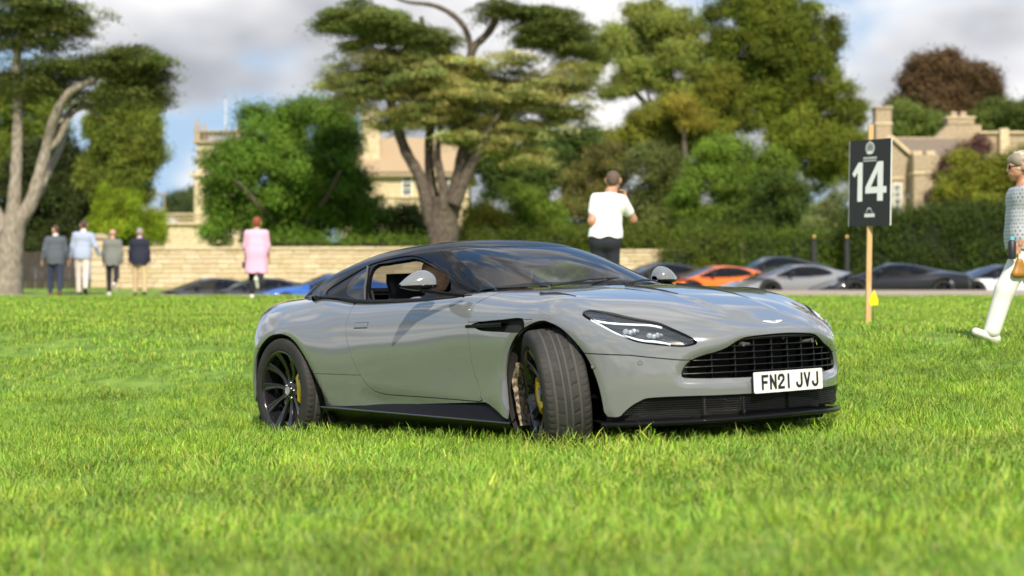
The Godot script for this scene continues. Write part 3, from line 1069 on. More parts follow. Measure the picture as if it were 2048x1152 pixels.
	# strake and dark pocket in the side vent
	for s in [1.0, -1.0]:
		var B := Soup.new()
		var P := []
		for k in 12:
			var u := k / 11.0
			var x := lerpf(.70, 1.07, u)
			var zc: float = surf_at(S, x, .73, s)[0].z if false else lerpf(.912, .932, u) * s
			P.append([Vector3(x, .742 + .004 * u, zc + .004 * s), Vector3(x, .736 + .003 * u, zc + .010 * s), Vector3(x, .724, zc + .004 * s), Vector3(x, .722, zc - .05 * s), Vector3(x, .742, zc - .05 * s), Vector3(x, .742 + .004 * u, zc + .004 * s)])
		B.grid(P, false, false, s > 0)
		obj("side_strake", B.mesh(), M.piano_black, root)
		B = Soup.new()
		B.box(Transform3D(Basis(), Vector3(.92, .725, .86 * s)), Vector3(.42, .11, .02))
		obj("vent_pocket", B.mesh(), M.matt_black, root)
		# black side skirt with a sharp lower lip
		B = Soup.new()
		P = []
		for k in 22:
			var u := k / 21.0
			var x := lerpf(-.91, 1.11, u)
			var y := lerpf(.252, .182, u)
			var top := lerpf(.252, .298, clampf((x + .9) / 1.76, 0, 1)) + .012
			if x > .86: top = lerpf(.310, .215, (x - .86) / .25)
			P.append([Vector3(x, top, .872 * s), Vector3(x, lerpf(top, y, .35), .895 * s), Vector3(x, lerpf(top, y, .85) + .004, .912 * s), Vector3(x, y + .003, .932 * s), Vector3(x, y - .006, .935 * s), Vector3(x, y - .014, .925 * s), Vector3(x, y - .075 - .02 * (1 - u), .84 * s), Vector3(x, y - .08, .6 * s)])
		B.grid(P, false, false, s < 0)
		obj("side_skirt", B.mesh(), M.skirt_black, root)
		B = Soup.new()
		B.tube([Vector3(-.91, .252, .934 * s), Vector3(.1, .2185, .9365 * s), Vector3(1.11, .184, .934 * s)], [.0055], 8)
		obj("skirt_lip", B.mesh(), M.gloss_lip, root)
func rounded(w: float, h: float, r: float, seg: int) -> PackedVector2Array:
	var o := PackedVector2Array()
	for c in [[1, 1, 0.0], [-1, 1, PI / 2], [-1, -1, PI], [1, -1, PI * 1.5]]:
		for k in seg + 1:
			var a: float = c[2] + PI / 2 * k / seg
			o.append(Vector2(c[0] * (w / 2 - r) + cos(a) * r, c[1] * (h / 2 - r) + sin(a) * r))
	return o

func glyphs(text: String, x: Transform3D, parent: Node3D):
	# tall plate lettering cut as strokes
	var G := {
		"F": [[[0, 0], [0, 1], [1, 1]], [[0, .5], [.8, .5]]],
		"N": [[[0, 0], [0, 1], [1, 0], [1, 1]]],
		"2": [[[0, .72], [0, .86], [.2, 1], [.8, 1], [1, .86], [1, .64], [0, .12], [0, 0], [1, 0]]],
		"1": [[[.5, 0], [.5, 1]]],
		"J": [[[1, 1], [1, .18], [.75, 0], [.3, 0], [.02, .16], [0, .26]]],
		"V": [[[0, 1], [.5, 0], [1, 1]]],
	}
	var pitch := .061
	var at := -.2055
	for ch in text:
		var S := Soup.new()
		if ch == " ":
			at += .033
			continue
		if ch == "1": at -= .006
		for st in G[ch]:
			var pl := PackedVector2Array()
			for e in st: pl.append(Vector2(at + .007 + e[0] * .036, -.0395 + .007 + e[1] * .065))
			for q in Geometry2D.offset_polyline(pl, .0070, Geometry2D.JOIN_MITER, Geometry2D.END_SQUARE):
				S.prism(q, .0012, x)
		obj("letter" if ch > "9" else "digit", S.mesh(), M.ink, parent)
		at += pitch - (.012 if ch == "1" else 0.0)

func make_wheel(w: float) -> Node3D:
	# local y is the axle, outward positive
	var root := Node3D.new()
	var T := Soup.new()
	var prof := []
	var hw := w / 2.0
	for e in [[.262, -.88], [.270, -.985], [.290, -1.0], [.315, -1.0], [.334, -.975], [.345, -.93], [.351, -.87], [.3535, -.80]]: prof.append(Vector2(e[0], e[1] * hw))
	for g in [-.52, -.13, .13, .52]:
		var c: float = g * hw
		for e in [[.3555, -.0072], [.3485, -.0056], [.3485, .0056], [.3555, .0072]]: prof.append(Vector2(e[0], c + e[1]))
		if g < .5: prof.append(Vector2(.3558, c + hw * .15))
	for e in [[.3535, .80], [.351, .87], [.345, .93], [.334, .975], [.315, 1.0], [.290, 1.0], [.2745, .985], [.268, .92], [.262, .88]]: prof.append(Vector2(e[0], e[1] * hw))
	var P := []
	var N := 360
	for a in N:
		var an := TAU * a / N
		var row := []
		for p in prof:
			var r: float = p.x
			if r > .3505:
				var ph := fposmod(float(a) / 6.0 + absf(p.y) / hw * 1.4, 1.0)
				var zone: float = absf(p.y) / hw
				if ph < .2 and (zone > .58 or (zone > .18 and zone < .48 and fposmod(float(a) / 12.0, 1.0) < .5)): r -= .005
			row.append(Vector3(cos(an) * r, p.y, sin(an) * r))
		P.append(row)
	T.grid(P, true, false)
	var fn := FastNoiseLite.new()
	fn.seed = 8
	fn.frequency = 9.0
	for k in T.v.size():
		var r := Vector2(T.v[k].x, T.v[k].z).length()
		var v := .021 + .010 * fn.get_noise_3dv(T.v[k])
		if absf(T.v[k].y) < hw * .62 and r < .3495 and r > .34: v = .062
		elif r > .351: v *= 1.35
		T.c[k] = Color(v, v * .97, v * .92)
	obj("tyre", T.mesh(true), M.tyre_rubber, root)
	var rim := node("rim", root)
	var B := Soup.new()
	B.lathe([Vector2(.262, hw * .86), Vector2(.269, hw * .90), Vector2(.271, hw * .955), Vector2(.266, hw * .965), Vector2(.259, hw * .95), Vector2(.254, hw * .88), Vector2(.249, hw * .75), Vector2(.243, .02), Vector2(.240, -hw * .8), Vector2(.262, -hw * .9)], 72)
	var barrel := obj("barrel", B.mesh(), M.wheel_black, rim)
	for k in 10:
		var an := TAU * k / 10.0 + .1
		var S := Soup.new()
		var rows := []
		for q in 13:
			var u := q / 12.0
			var r := lerpf(.045, .252, u)
			var half := lerpf(.0145, .012, smoothstep(0.0, .35, u)) + .017 * pow(u, 2.2)
			var h := lerpf(.074, hw * .86, pow(u, 1.5)) - .010 * sin(u * PI)
			var sway := .014 * sin(u * PI)
			var d := Vector3(cos(an), 0, sin(an))
			var tn := Vector3(-sin(an), 0, cos(an))
			var c := d * r + tn * sway
			var y := Vector3.UP
			rows.append([c - tn * half + y * (h - .026), c - tn * half + y * (h - .006), c - tn * half * .72 + y * h, c - tn * half * .1 + y * (h - .003 - .006 * u), c + tn * half * .1 + y * (h - .003 - .006 * u), c + tn * half * .72 + y * h, c + tn * half + y * (h - .006), c + tn * half + y * (h - .026)])
		S.grid(rows)
		obj("spoke", S.mesh(), M.wheel_black, rim)
	var H := Soup.new()
	H.lathe([Vector2(.075, -.02), Vector2(.072, .062), Vector2(.066, .072), Vector2(.040, .076), Vector2(.036, .088), Vector2(.032, .091), Vector2(0, .091)], 36)
	obj("hub", H.mesh(), M.wheel_black, rim)
	var C := Soup.new()
	C.lathe([Vector2(.028, .091), Vector2(.028, .0935), Vector2(.0215, .0937), Vector2(.021, .0925), Vector2(0, .0925)], 32)
	obj("hub_badge", C.mesh(), M.badge_silver, rim)
	for k in 5:
		var an := TAU * k / 5.0
		var L := Soup.new()
		L.lathe([Vector2(.009, .06), Vector2(.009, .079), Vector2(.006, .081), Vector2(0, .081)], 8, Transform3D(Basis(), Vector3(cos(an) * .054, 0, sin(an) * .054)))
		obj("wheel_bolt", L.mesh(), M.chrome_dark, rim)
	var D := Soup.new()
	D.lathe([Vector2(.09, -.015), Vector2(.198, -.015), Vector2(.198, .015), Vector2(.09, .015), Vector2(.085, .035), Vector2(.0, .035)], 48, Transform3D.IDENTITY, true)
	obj("brake_disc", D.mesh(), M.steel, root)
	return root

func wheels(root: Node3D):
	var fr := make_wheel(.255)
	var re := make_wheel(.295)
	for e in [[1.4025, .835, fr, 1.0], [1.4025, .835, fr, -1.0], [-1.4025, .805, re, 1.0], [-1.4025, .805, re, -1.0]]:
		var w: Node3D = e[2].duplicate()
		var nm := "wheel"
		w.name = nm
		var k := 0
		while root.has_node(NodePath(w.name)):
			k += 1
			w.name = "wheel_%03d" % k
		root.add_child(w, true)
		var s: float = e[3]
		var b := Basis(Vector3.RIGHT, PI / 2 * s)  # local y to the outside
		var steer := Basis.IDENTITY
		if e[0] > 0: steer = Basis(Vector3.UP, deg_to_rad(-28.0)) * Basis(Vector3.RIGHT, deg_to_rad(5.0))
		w.transform = Transform3D(steer * b, Vector3(e[0], .352, e[1] * s))
		# caliper stays with the upright: yellow block over the disc
		var C := Soup.new()
		var dirn := -1.0 if e[0] > 0 else 1.0
		var P := []
		var base_a := PI if e[0] > 0 else 0.0
		for q in 13:
			var an := base_a + lerpf(-.72, .62, q / 12.0) - .05
			# angle measured in the wheel plane; local x is forward, local z is up or down with side
			var d := Vector3(cos(an), 0, sin(an))
			var bul := .010 * cos((q / 12.0 - .5) * 3.0)
			P.append([d * .088 + Vector3(0, -.03, 0), d * .090 + Vector3(0, .062 + bul, 0), d * .120 + Vector3(0, .076 + bul, 0), d * .160 + Vector3(0, .076 + bul, 0), d * .186 + Vector3(0, .05, 0), d * .190 + Vector3(0, -.04, 0)])
		C.grid(P)
		C.face(P[0], -P[1][2] + P[0][2]); C.face(P[-1], P[-1][2] - P[-2][2])
		obj("brake_caliper", C.mesh(), M.caliper, w)
	fr.free(); re.free()

func underbody(root: Node3D):
	var S := Soup.new()
	S.box(Transform3D(Basis(), Vector3(0, .165, 0)), Vector3(2.0, .06, 1.66), .01)
	S.box(Transform3D(Basis(), Vector3(0, .2, 0)), Vector3(4.3, .05, 1.0), .01)
	S.box(Transform3D(Basis(), Vector3(1.93, .168, 0)), Vector3(.5, .04, .9), .01)
	S.box(Transform3D(Basis(), Vector3(1.72, .50, 0)), Vector3(.08, .52, 1.2), .01)
	obj("floor_pan", S.mesh(), M.matt_black, root)
	# wheel wells
	for e in [[1.445, ARCH_F], [-1.39, ARCH_R]]:
		for s in [1.0, -1.0]:
			var W := Soup.new()
			var P := []
			var pts: Array = spline(e[1], 3)
			for p in pts:
				var q: Vector2 = p
				var c := Vector2(e[0], .35)
				var o := c + (q - c) * 1.02
				var zo := .925
				# follow the flank inwards a little so that the liner starts behind the lip
				zo = .915 - .13 * clampf((q.x - 1.60) / .25, 0, 1) * float(e[0] > 0) - .08 * clampf((-1.55 - q.x) / .3, 0, 1)
				P.append([Vector3(o.x, o.y, zo * s), Vector3(o.x, o.y, .62 * s), Vector3(c.x, .33, .60 * s)])
			W.grid(P, false, false, s > 0)
			obj("wheel_well", W.mesh(), M.liner, root)
	# mud thrown up behind the front wheels
	for s in [1.0, -1.0]:
		var D := Soup.new()
		var P := []
		var fn := FastNoiseLite.new()
		fn.seed = 5
		fn.frequency = 14.0
		for a in 26:
			var row := []
			for b in 16:
				var u := a / 25.0
				var y := lerpf(.17, .52, u)
				var x := 1.075 + .02 * (1 - u) + (.06 * (u - .7) / .3 if u > .7 else 0.0) + .055 * pow(1.0 - u, 2.0) * (1.0 if u < .35 else 1.0)
				var z: float = lerpf(.905, .66, b / 15.0) * s
				row.append(Vector3(x + .018 + .014 * fn.get_noise_3d(x * 3, y * 4, z * 4), y, z))
			P.append(row)
		D.grid(P, false, false, s < 0)
		obj("mud_guard", D.mesh(), M.mud, root)

func mirrors(root: Node3D):
	for s in [1.0, -1.0]:
		var mr := node("wing_mirror", root)
		mr.position = Vector3(.335, 1.002, .975 * s)
		var up := Soup.new()
		var lo := Soup.new()
		var P := []
		for a in 25:
			var row := []
			var u := a / 24.0  # inner to outer
			var zz: float = lerpf(-.095, .125, u) * s
			var prof := sin(PI * pow(clampf(u * .985 + .01, 0, 1), .62))
			var hx := .015 + .075 * pow(prof, .7)
			var top := .008 + .082 * pow(prof, .9)
			for b in 25:
				var an := PI * b / 24.0  # from front edge over the top to the back edge
				row.append(Vector3(cos(an) * hx * (1.0 if cos(an) > 0 else .55) - .03 * u, -.014 + top * pow(sin(an), .75), zz))
			P.append(row)
		up.grid(P, false, false, s < 0)
		obj("mirror_cap", up.mesh(), M.paint, mr)
		P = []
		for a in 25:
			var row := []
			var u := a / 24.0
			var zz: float = lerpf(-.095, .125, u) * s
			var prof := sin(PI * pow(clampf(u * .985 + .01, 0, 1), .62))
			var hx := .015 + .073 * pow(prof, .7)
			var bot := .006 + .026 * pow(prof, .8)
			for b in 17:
				var an := PI * b / 16.0
				row.append(Vector3(cos(an) * hx * (1.0 if cos(an) > 0 else .55) - .03 * u, -.017 - bot * pow(sin(an), .7), zz))
			P.append(row)
		lo.grid(P, false, false, s > 0)
		obj("mirror_base", lo.mesh(), M.piano_black, mr)
		# indicator strip and the black arm down to the door
		var A := Soup.new()
		var rows := []
		for k in 10:
			var u := k / 9.0
			var c := Vector3(lerpf(.02, .27, u), lerpf(-.040, -.088, pow(u, .8)), lerpf(.01, -.125, u) * s)
			var w := lerpf(.030, .018, u)
			rows.append([c + Vector3(0, .010, 0), c + Vector3(w, .002, w * .4 * s), c + Vector3(0, -.012, 0), c + Vector3(-w * 1.6, 0, -w * .6 * s), c + Vector3(0, .010, 0)])
		A.grid(rows)
		obj("mirror_arm", A.mesh(), M.piano_black, mr)
		var G := Soup.new()
		G.quad(Vector3(-.048, .028, -.07 * s), Vector3(-.056, .028, .07 * s), Vector3(-.056, -.03, .07 * s), Vector3(-.048, -.03, -.07 * s), Vector3.LEFT)
		obj("mirror_glass", G.mesh(), M.mirror, mr)

func wipers(root: Node3D):
	for e in [[Vector3(.735, .957, .30), Vector3(.62, .998, -.34)], [Vector3(.73, .957, -.28), Vector3(.60, .975, -.66)]]:
		var W := Soup.new()
		W.tube([e[0], e[0].lerp(e[1], .5) + Vector3(.03, .012, 0), e[1]], [.009, .007, .004], 6)
		obj("wiper", W.mesh(), M.trim_black, root)

func loft(sections: Array, closed := true) -> Soup:
	var S := Soup.new()
	S.grid(sections, false, closed)
	S.face(sections[0], sections[0][0] - sections[1][0]); S.face(sections[-1], sections[-1][0] - sections[-2][0])
	return S

func interior(root: Node3D):
	# seats: cushion, shell back with side bolsters, head restraint
	for s in [1.0, -1.0]:
		var seat := node("seat", root)
		seat.position = Vector3(-.42, .30, .37 * s)
		var secs := []
		for k in 14:
			var u := k / 13.0
			var y := lerpf(.10, .80, u)
			var x := lerpf(-.10, -.36, u) + .03 * sin(u * PI)
			var w := lerpf(.25, .23, u)
			if u > .68: w = lerpf(.23, .115, smoothstep(.68, .80, u))
			if u > .95: w *= .8
			var ring := []
			for q in 16:
				var an := TAU * q / 16.0
				var bol := .035 * pow(absf(sin(an)), 4.0) if cos(an) > 0 and u < .7 else 0.0
				ring.append(Vector3(x + signf(cos(an)) * pow(absf(cos(an)), .6) * .05 + bol, y, signf(sin(an)) * pow(absf(sin(an)), .6) * w))
			secs.append(ring)
		obj("backrest", loft(secs).mesh(), M.leather, seat)
		var C := Soup.new()
		C.box(Transform3D(Basis(Vector3.BACK, .12), Vector3(.17, .10, 0)), Vector3(.52, .14, .48), .04)
		obj("cushion", C.mesh(), M.leather, seat)
	# parcel shelf, tub sides, dash
	var D := Soup.new()
	D.box(Transform3D(Basis(Vector3.BACK, .1), Vector3(-1.15, .80, 0)), Vector3(.6, .12, 1.3), .03)
	D.box(Transform3D(Basis(), Vector3(-.35, .42, 0)), Vector3(1.9, .36, .22), .03)
	D.box(Transform3D(Basis(), Vector3(-.2, .26, 0)), Vector3(2.2, .02, 1.5))
	obj("cabin_tub", D.mesh(), M.leather, root)
	for s in [1.0, -1.0]:
		var Q := Soup.new()
		Q.box(Transform3D(Basis(), Vector3(-.15, .62, .755 * s)), Vector3(1.7, .52, .06), .02)
		obj("door_lining", Q.mesh(), M.leather, root)
	var rows := []
	for k in 21:
		var z := -.72 + 1.44 * k / 20.0
		var hump := .035 * exp(-pow((z - .37) / .17, 2.0))
		rows.append([Vector3(.68, .93, z), Vector3(.55, .93 + hump * .5, z), Vector3(.36, .915 + hump, z), Vector3(.24, .88 + hump, z), Vector3(.20, .80, z), Vector3(.26, .60, z)])
	var F := Soup.new()
	F.grid(rows, false, false, true)
	obj("dashboard", F.mesh(), M.dash, root)
	var W := Soup.new()
	var ring := []
	var wb := Transform3D(Basis(Vector3.BACK, deg_to_rad(25.0)), Vector3(.10, .875, .37))
	for k in 33:
		var an := TAU * k / 32.0
		ring.append(wb * Vector3(0, sin(an) * .178, cos(an) * .178))
	W.tube(ring, [.015], 8, false)
	for an in [0.0, PI, PI * 1.5]: W.tube([wb * Vector3(.02, 0, 0), wb * Vector3(0, sin(an) * .175, cos(an) * .175)], [.022, .012], 6)
	W.tube([wb * Vector3(-.01, 0, 0), wb * Vector3(.03, 0, 0)], [.055], 14)
	obj("steering_wheel", W.mesh(), M.leather, root)
	var R := Soup.new()
	R.box(Transform3D(Basis(Vector3.UP, -.3), Vector3(.20, 1.115, .0)), Vector3(.035, .055, .21), .012)
	obj("rear_view_mirror", R.mesh(), M.trim_black, root)
	for s in [1.0, -1.0]:
		var B := Soup.new()
		B.tube([Vector3(-.62, .99, .70 * s), Vector3(-.60, .75, .66 * s), Vector3(-.45, .45, .60 * s)], [.012], 6)
		obj("seat_belt", B.mesh(), M.trim_black, root)
func ground(x: float, z: float) -> float:
	var d := -z
	var car := .095 + .041 * (x - .067) + .021 * (z + 11.19)
	var far := .60 + .17 * clampf((d - 20.0) / 16.0, 0.0, 1.0)
	var q := d + .30 * x
	var y := lerpf(car, far, smoothstep(12.0, 17.6, q))
	if d > 43.0:
		# the path sits on a low crest; behind it a drive in a dip, then the bank rises to the wall
		y += lerpf(.04, .16, smoothstep(-6.0, 8.0, x)) * smoothstep(43.6, 47.0, d)
		y -= (.42 + .26 * (1.0 - smoothstep(-6.0, 6.0, x))) * smoothstep(47.6, 51.0, d) * (1.0 - smoothstep(56.0, 61.0, d))
		y += .16 * smoothstep(56.0, 62.0, d)
	y += .3 * smoothstep(64.0, 80.0, d)
	return y

func scene_materials():
	var lawn := mat("lawn", Color.WHITE, .95)
	tri_map(lawn, noise_tex(.02, 512, [[0.0, lin(.07, .13, .012)], [.45, lin(.12, .22, .02)], [.6, lin(.16, .27, .028)], [1.0, lin(.22, .29, .05)]], 6, 3), .35)
	var gv := mat("grass_blade", Color.WHITE, .55)
	gv.vertex_color_use_as_albedo = true
	gv.backlight_enabled = true
	gv.backlight = Color(.5, .5, .5)
	var pth := mat("path_gravel", Color.WHITE, .95)
	tri_map(pth, noise_tex(.08, 256, [[0.0, lin(.22, .18, .14)], [.5, lin(.34, .28, .22)], [1.0, lin(.44, .38, .31)]], 5, 8), .6)
	mat("drive", lin(.10, .10, .10), .9)
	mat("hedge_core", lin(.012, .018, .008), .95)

func lawn_mesh() -> ArrayMesh:
	var xs := []
	var zs := []
	var d := 2.0
	var P := []
	var ds := []
	while d < 2200.0:
		ds.append(d)
		d += clampf(d * .04, .25, 400.0)
	for dd in ds:
		var row := []
		for k in 61:
			var u := (k - 30) / 30.0
			var half: float = 14.0 + dd * 1.1
			var x: float = half * u * (0.35 + 0.65 * absf(u))
			row.append(Vector3(x, ground(x, -dd), -dd))
		P.append(row)
	# behind the camera too
	var back := []
	for dd in [-2000.0, -400.0, -80.0, -30.0, -12.0, -5.0, -1.0, 1.0]:
		var row := []
		for k in 61:
			var u := (k - 30) / 30.0
			var half: float = 14.0 + absf(dd) * 1.1
			var x: float = half * u * (0.35 + 0.65 * absf(u))
			row.append(Vector3(x, ground(x, -dd), -dd))
		back.append(row)
	var S := Soup.new()
	S.grid(back + P, false, false, false)
	return S.mesh()

func tuft(seed_: int, blades: int, side: float, h: float, w: float) -> ArrayMesh:
	var r := RandomNumberGenerator.new()
	r.seed = seed_
	var S := Soup.new()
	for k in blades:
		var p := Vector3(r.randf_range(-side, side), -.01, r.randf_range(-side, side))
		var hh := h * r.randf_range(.45, 1.15)
		var an := r.randf() * TAU
		var lean := Vector3(cos(an), 0, sin(an)) * hh * r.randf_range(.2, 1.3)
		var ax := Vector3(cos(an + 1.57 + r.randf_range(-.8, .8)), 0, sin(an + 1.57)) * w * r.randf_range(.6, 1.2)
		var m := p + lean * .4 + Vector3.UP * hh * .62
		var t := p + lean + Vector3.UP * hh * (.95 if r.randf() < .7 else .75)
		var dry := r.randf()
		var g := r.randf_range(.45, 1.40)
		if dry < .07: S.tint = Color(.34 * g, .30 * g, .10 * g)
		elif dry < .35: S.tint = Color(.345 * g, .45 * g, .05 * g)
		else: S.tint = Color(.205 * g, .375 * g, .026 * g)
		var nn := (m - p).cross(ax).normalized()
		var n2 := (t - m).cross(ax).normalized()
		nn = (nn + n2).normalized()
		var a := S.add(p - ax * .5, nn); var b := S.add(p + ax * .5, nn)
		var c := S.add(m - ax * .42, nn); var d := S.add(m + ax * .42, nn)
		var e := S.add(t, n2)
		S.tri(a, b, d); S.tri(a, d, c); S.tri(c, d, e)
	return S.mesh(true)

func grass():
	var bands := [
		# from, to, patches per square metre, blades, half side, height, width, widen
		[4.0, 9.0, 68.0, 150, .15, .052, .0031, .55],
		[9.0, 15.0, 62.0, 150, .16, .054, .0033, .50],
		[15.0, 26.0, 18.0, 150, .30, .052, .0055, .42],
		[26.0, 43.7, 6.0, 170, .55, .042, .010, .38],
	]
	var fn := FastNoiseLite.new()
	fn.seed = 21
	fn.frequency = .55
	fn.fractal_octaves = 3
	for e in bands:
		var xf := []
		var tints := []
		var d0: float = e[0]
		var d1: float = e[1]
		var area := 0.0
		var r := RandomNumberGenerator.new()
		r.seed = int(d0 * 100)
		var n := int((d1 - d0) * (d0 + d1) * e[7] * e[2])
		var meshes := [tuft(int(d0) + 1, e[3], e[4], e[5], e[6]), tuft(int(d0) + 2, e[3], e[4], e[5], e[6]), tuft(int(d0) + 3, e[3], e[4], e[5], e[6])]
		var lists := [[], [], []]
		var cols := [[], [], []]
		for k in n:
			var d := sqrt(lerpf(d0 * d0, d1 * d1, r.randf()))
			var x: float = r.randf_range(-1, 1) * d * e[7]
			var z := -d
			var v := fn.get_noise_2d(x, z)
			var v2 := fn.get_noise_2d(x * 3.1 + 50, z * 3.1)
			var s := r.randf_range(.75, 1.25) * (1.0 + .34 * v + .30 * v2)
			# pressed flat where the tyres stand
			var b := Basis(Vector3(r.randf_range(-1, 1), 0, r.randf_range(-1, 1)).normalized(), r.randf_range(0, .55 if d < 15.0 else .12)) * Basis(Vector3.UP, r.randf() * TAU).scaled(Vector3(1, s, 1))
			var w := r.randi() % 3
			lists[w].append(Transform3D(b, Vector3(x, ground(x, z), z)))
			var br := 1.0 + .42 * v + .30 * v2
			cols[w].append(Color(br * (1.0 + .25 * v2), br, br * (1.0 - .2 * v2)))
		for w in 3:
			var mm := MultiMesh.new()
			mm.transform_format = MultiMesh.TRANSFORM_3D
			mm.use_colors = true
			mm.mesh = meshes[w]
			mm.instance_count = lists[w].size()
			for k in lists[w].size():
				mm.set_instance_transform(k, lists[w][k])
				mm.set_instance_color(k, cols[w][k])
			var o := MultiMeshInstance3D.new()
			o.name = numbered("lawn_grass")
			o.multimesh = mm
			o.material_override = M.grass_blade
			add_child(o, true)
			tag(o, "short bright green lawn grass", "grass", "", "stuff")

func build_all():
	struct("ground", lawn_mesh(), M.lawn)
	setting()
	build_car()
	people()
	far_cars()
	trees()
	grass()
func at_px(u: float, v: float, d: float) -> Vector3:
	return Vector3((u - 1024.0) / 3500.0 * d, 1.0 + (576.0 - v) / 3500.0 * d, -d)

var clumps := {}

func leaf_clump(kind: String, sd: int) -> ArrayMesh:
	var key := "%s%d" % [kind, sd]
	if clumps.has(key): return clumps[key]
	var r := RandomNumberGenerator.new()
	r.seed = sd * 31 + 7
	var S := Soup.new()
	var n := 60 if kind == "cedar" else 38
	for k in n:
		var p: Vector3
		var nn: Vector3
		var l := .2
		var w := .11
		if kind == "broad":
			p = Vector3(r.randfn(0, .28), r.randfn(0, .22), r.randfn(0, .28))
			nn = (p * 1.2 + Vector3(r.randf_range(-1, 1), r.randf_range(-.2, 1.2), r.randf_range(-1, 1)) * .6).normalized()
			l = r.randf_range(.10, .20); w = l * .62
		elif kind == "cedar":
			p = Vector3(r.randfn(0, .34), r.randfn(0, .09), r.randfn(0, .34))
			nn = Vector3(r.randf_range(-.7, .7), 1.0, r.randf_range(-.7, .7) + .35).normalized()
			l = r.randf_range(.16, .34); w = l * .24
			p.y -= p.length_squared() * .55
		elif kind == "weep":
			p = Vector3(r.randfn(0, .22), r.randf_range(-.8, .3), r.randfn(0, .22))
			nn = Vector3(r.randf_range(-1, 1), r.randf_range(-.1, .5), r.randf_range(-1, 1)).normalized()
			l = r.randf_range(.14, .26); w = l * .35
		else:  # hedge: small leaves
			p = Vector3(r.randfn(0, .16), r.randfn(0, .16), r.randfn(0, .16))
			nn = (p * 2.0 + Vector3(r.randf_range(-1, 1), r.randf_range(-.3, 1.2), r.randf_range(-1, 1)) * .5).normalized()
			l = r.randf_range(.05, .10); w = l * .6
		var t := nn.cross(Vector3(r.randf_range(-1, 1), r.randf_range(-1, 1), r.randf_range(-1, 1))).normalized()
		if kind == "weep": t = (Vector3.DOWN + t * .4).normalized()
		var b := nn.cross(t).normalized()
		var g := r.randf_range(.7, 1.3)
		S.tint = Color(g * r.randf_range(.9, 1.15), g, g * r.randf_range(.8, 1.1))
		var q0 := p - t * l * .5
		var q2 := p + t * l * .5
		var m := p + nn * l * .06
		var q1 := m + b * w * .5
		var q3 := m - b * w * .5
		var a := S.add(q0, nn); var c := S.add(q1, (nn + b * .3).normalized()); var d := S.add(q2, nn); var e := S.add(q3, (nn - b * .3).normalized())
		S.tri(a, c, d); S.tri(a, d, e)
	clumps[key] = S.mesh(true)
	return clumps[key]

func crown(parent: Node3D, called: String, kind: String, lobes: Array, count: int, size: float, col: Color, vary := .25, sd := 1) -> void:
	# lobes: [centre, radii] in world space; clumps gather towards the outside and leave gaps
	var r := RandomNumberGenerator.new()
	r.seed = sd
	var vol := 0.0
	for l in lobes: vol += pow(l[1].x * l[1].y * l[1].z, .72)
	var lists := [[], [], []]
	var cols := [[], [], []]
	var origin := parent.position
	var put := func(p: Vector3, g: float, tilt: float, s: float):
		var b := Basis(Vector3.UP, r.randf() * TAU) * Basis(Vector3.RIGHT, r.randf_range(-tilt, tilt))
		var w := r.randi() % 3
		lists[w].append(Transform3D(b.scaled(Vector3.ONE * s), p - origin))
		var yel := 1.0 + vary * r.randf_range(-.45, .55)
		cols[w].append(Color(col.r * g * yel, col.g * g, col.b * g))
	for l in lobes:
		var n := int(count * pow(l[1].x * l[1].y * l[1].z, .72) / vol)
		var lt := r.randf_range(.82, 1.18)
		if kind == "cedar":
			# flat sprays that droop at the rim, in loose tiers with sky between them
			var per := 14
			for q in maxi(1, n / per):
				var d := Vector3(r.randfn(0, 1), r.randfn(0, 1), r.randfn(0, 1)).normalized()
				var c: Vector3 = l[0] + d * l[1] * pow(r.randf(), .45) * Vector3(1.1, 1.15, 1.0)
				var pr := r.randf_range(.40, .95)
				var tl := Vector3(r.randf_range(-.18, .18), 0, r.randf_range(-.1, .25))
				var pg := lt * (1.0 + vary * r.randf_range(-.8, .9))
				for k in per:
					var a := r.randf() * TAU
					var rad := sqrt(r.randf()) * pr
					var off := Vector3(cos(a) * rad, 0, sin(a) * rad)
					off.y = -rad * rad * .30 + off.x * tl.x + off.z * tl.z
					put.call(c + off, pg * r.randf_range(.85, 1.15), .2, size * r.randf_range(.6, 1.0))
		elif kind == "hedge":
			for k in n:
				var d := Vector3(r.randfn(0, 1), r.randfn(0, 1), r.randfn(0, 1)).normalized()
				put.call(l[0] + d * l[1] * pow(r.randf(), .38), lt * (1.0 + vary * r.randf_range(-.7, .7)), .6, size * r.randf_range(.75, 1.3))
		else:
			# boughs: knots of leaves over the lobe, each with a tone of its own and dark gaps between
			var R: float = (l[1].x + l[1].y) / 2.0
			var cr := clampf(R * .24, .35, 1.15) * (1.0 if kind == "broad" else .8)
			var per := 18
			for q in maxi(2, n / per):
				var d := Vector3(r.randfn(0, 1), r.randfn(.15, 1), r.randfn(.1, 1)).normalized()
				var c: Vector3 = l[0] + d * l[1] * pow(r.randf(), .30)
				var pg := lt * (1.0 + vary * r.randf_range(-1.0, 1.0))
				for k in per:
					var o := Vector3(r.randfn(0, .5), r.randfn(0, .42), r.randfn(0, .5)) * cr
					put.call(c + o, pg * r.randf_range(.85, 1.15), .6, size * r.randf_range(.55, .95))
	for w in 3:
		var mm := MultiMesh.new()
		mm.transform_format = MultiMesh.TRANSFORM_3D
		mm.use_colors = true
		mm.mesh = leaf_clump(kind, w)
		mm.instance_count = lists[w].size()
		for k in lists[w].size():
			mm.set_instance_transform(k, lists[w][k])
			mm.set_instance_color(k, cols[w][k])
		var o := MultiMeshInstance3D.new()
		o.name = called if w == 0 else "%s_%03d" % [called, w]
		o.multimesh = mm
		o.material_override = M.leaf
		o.set_meta("kind", "stuff")
		parent.add_child(o, true)

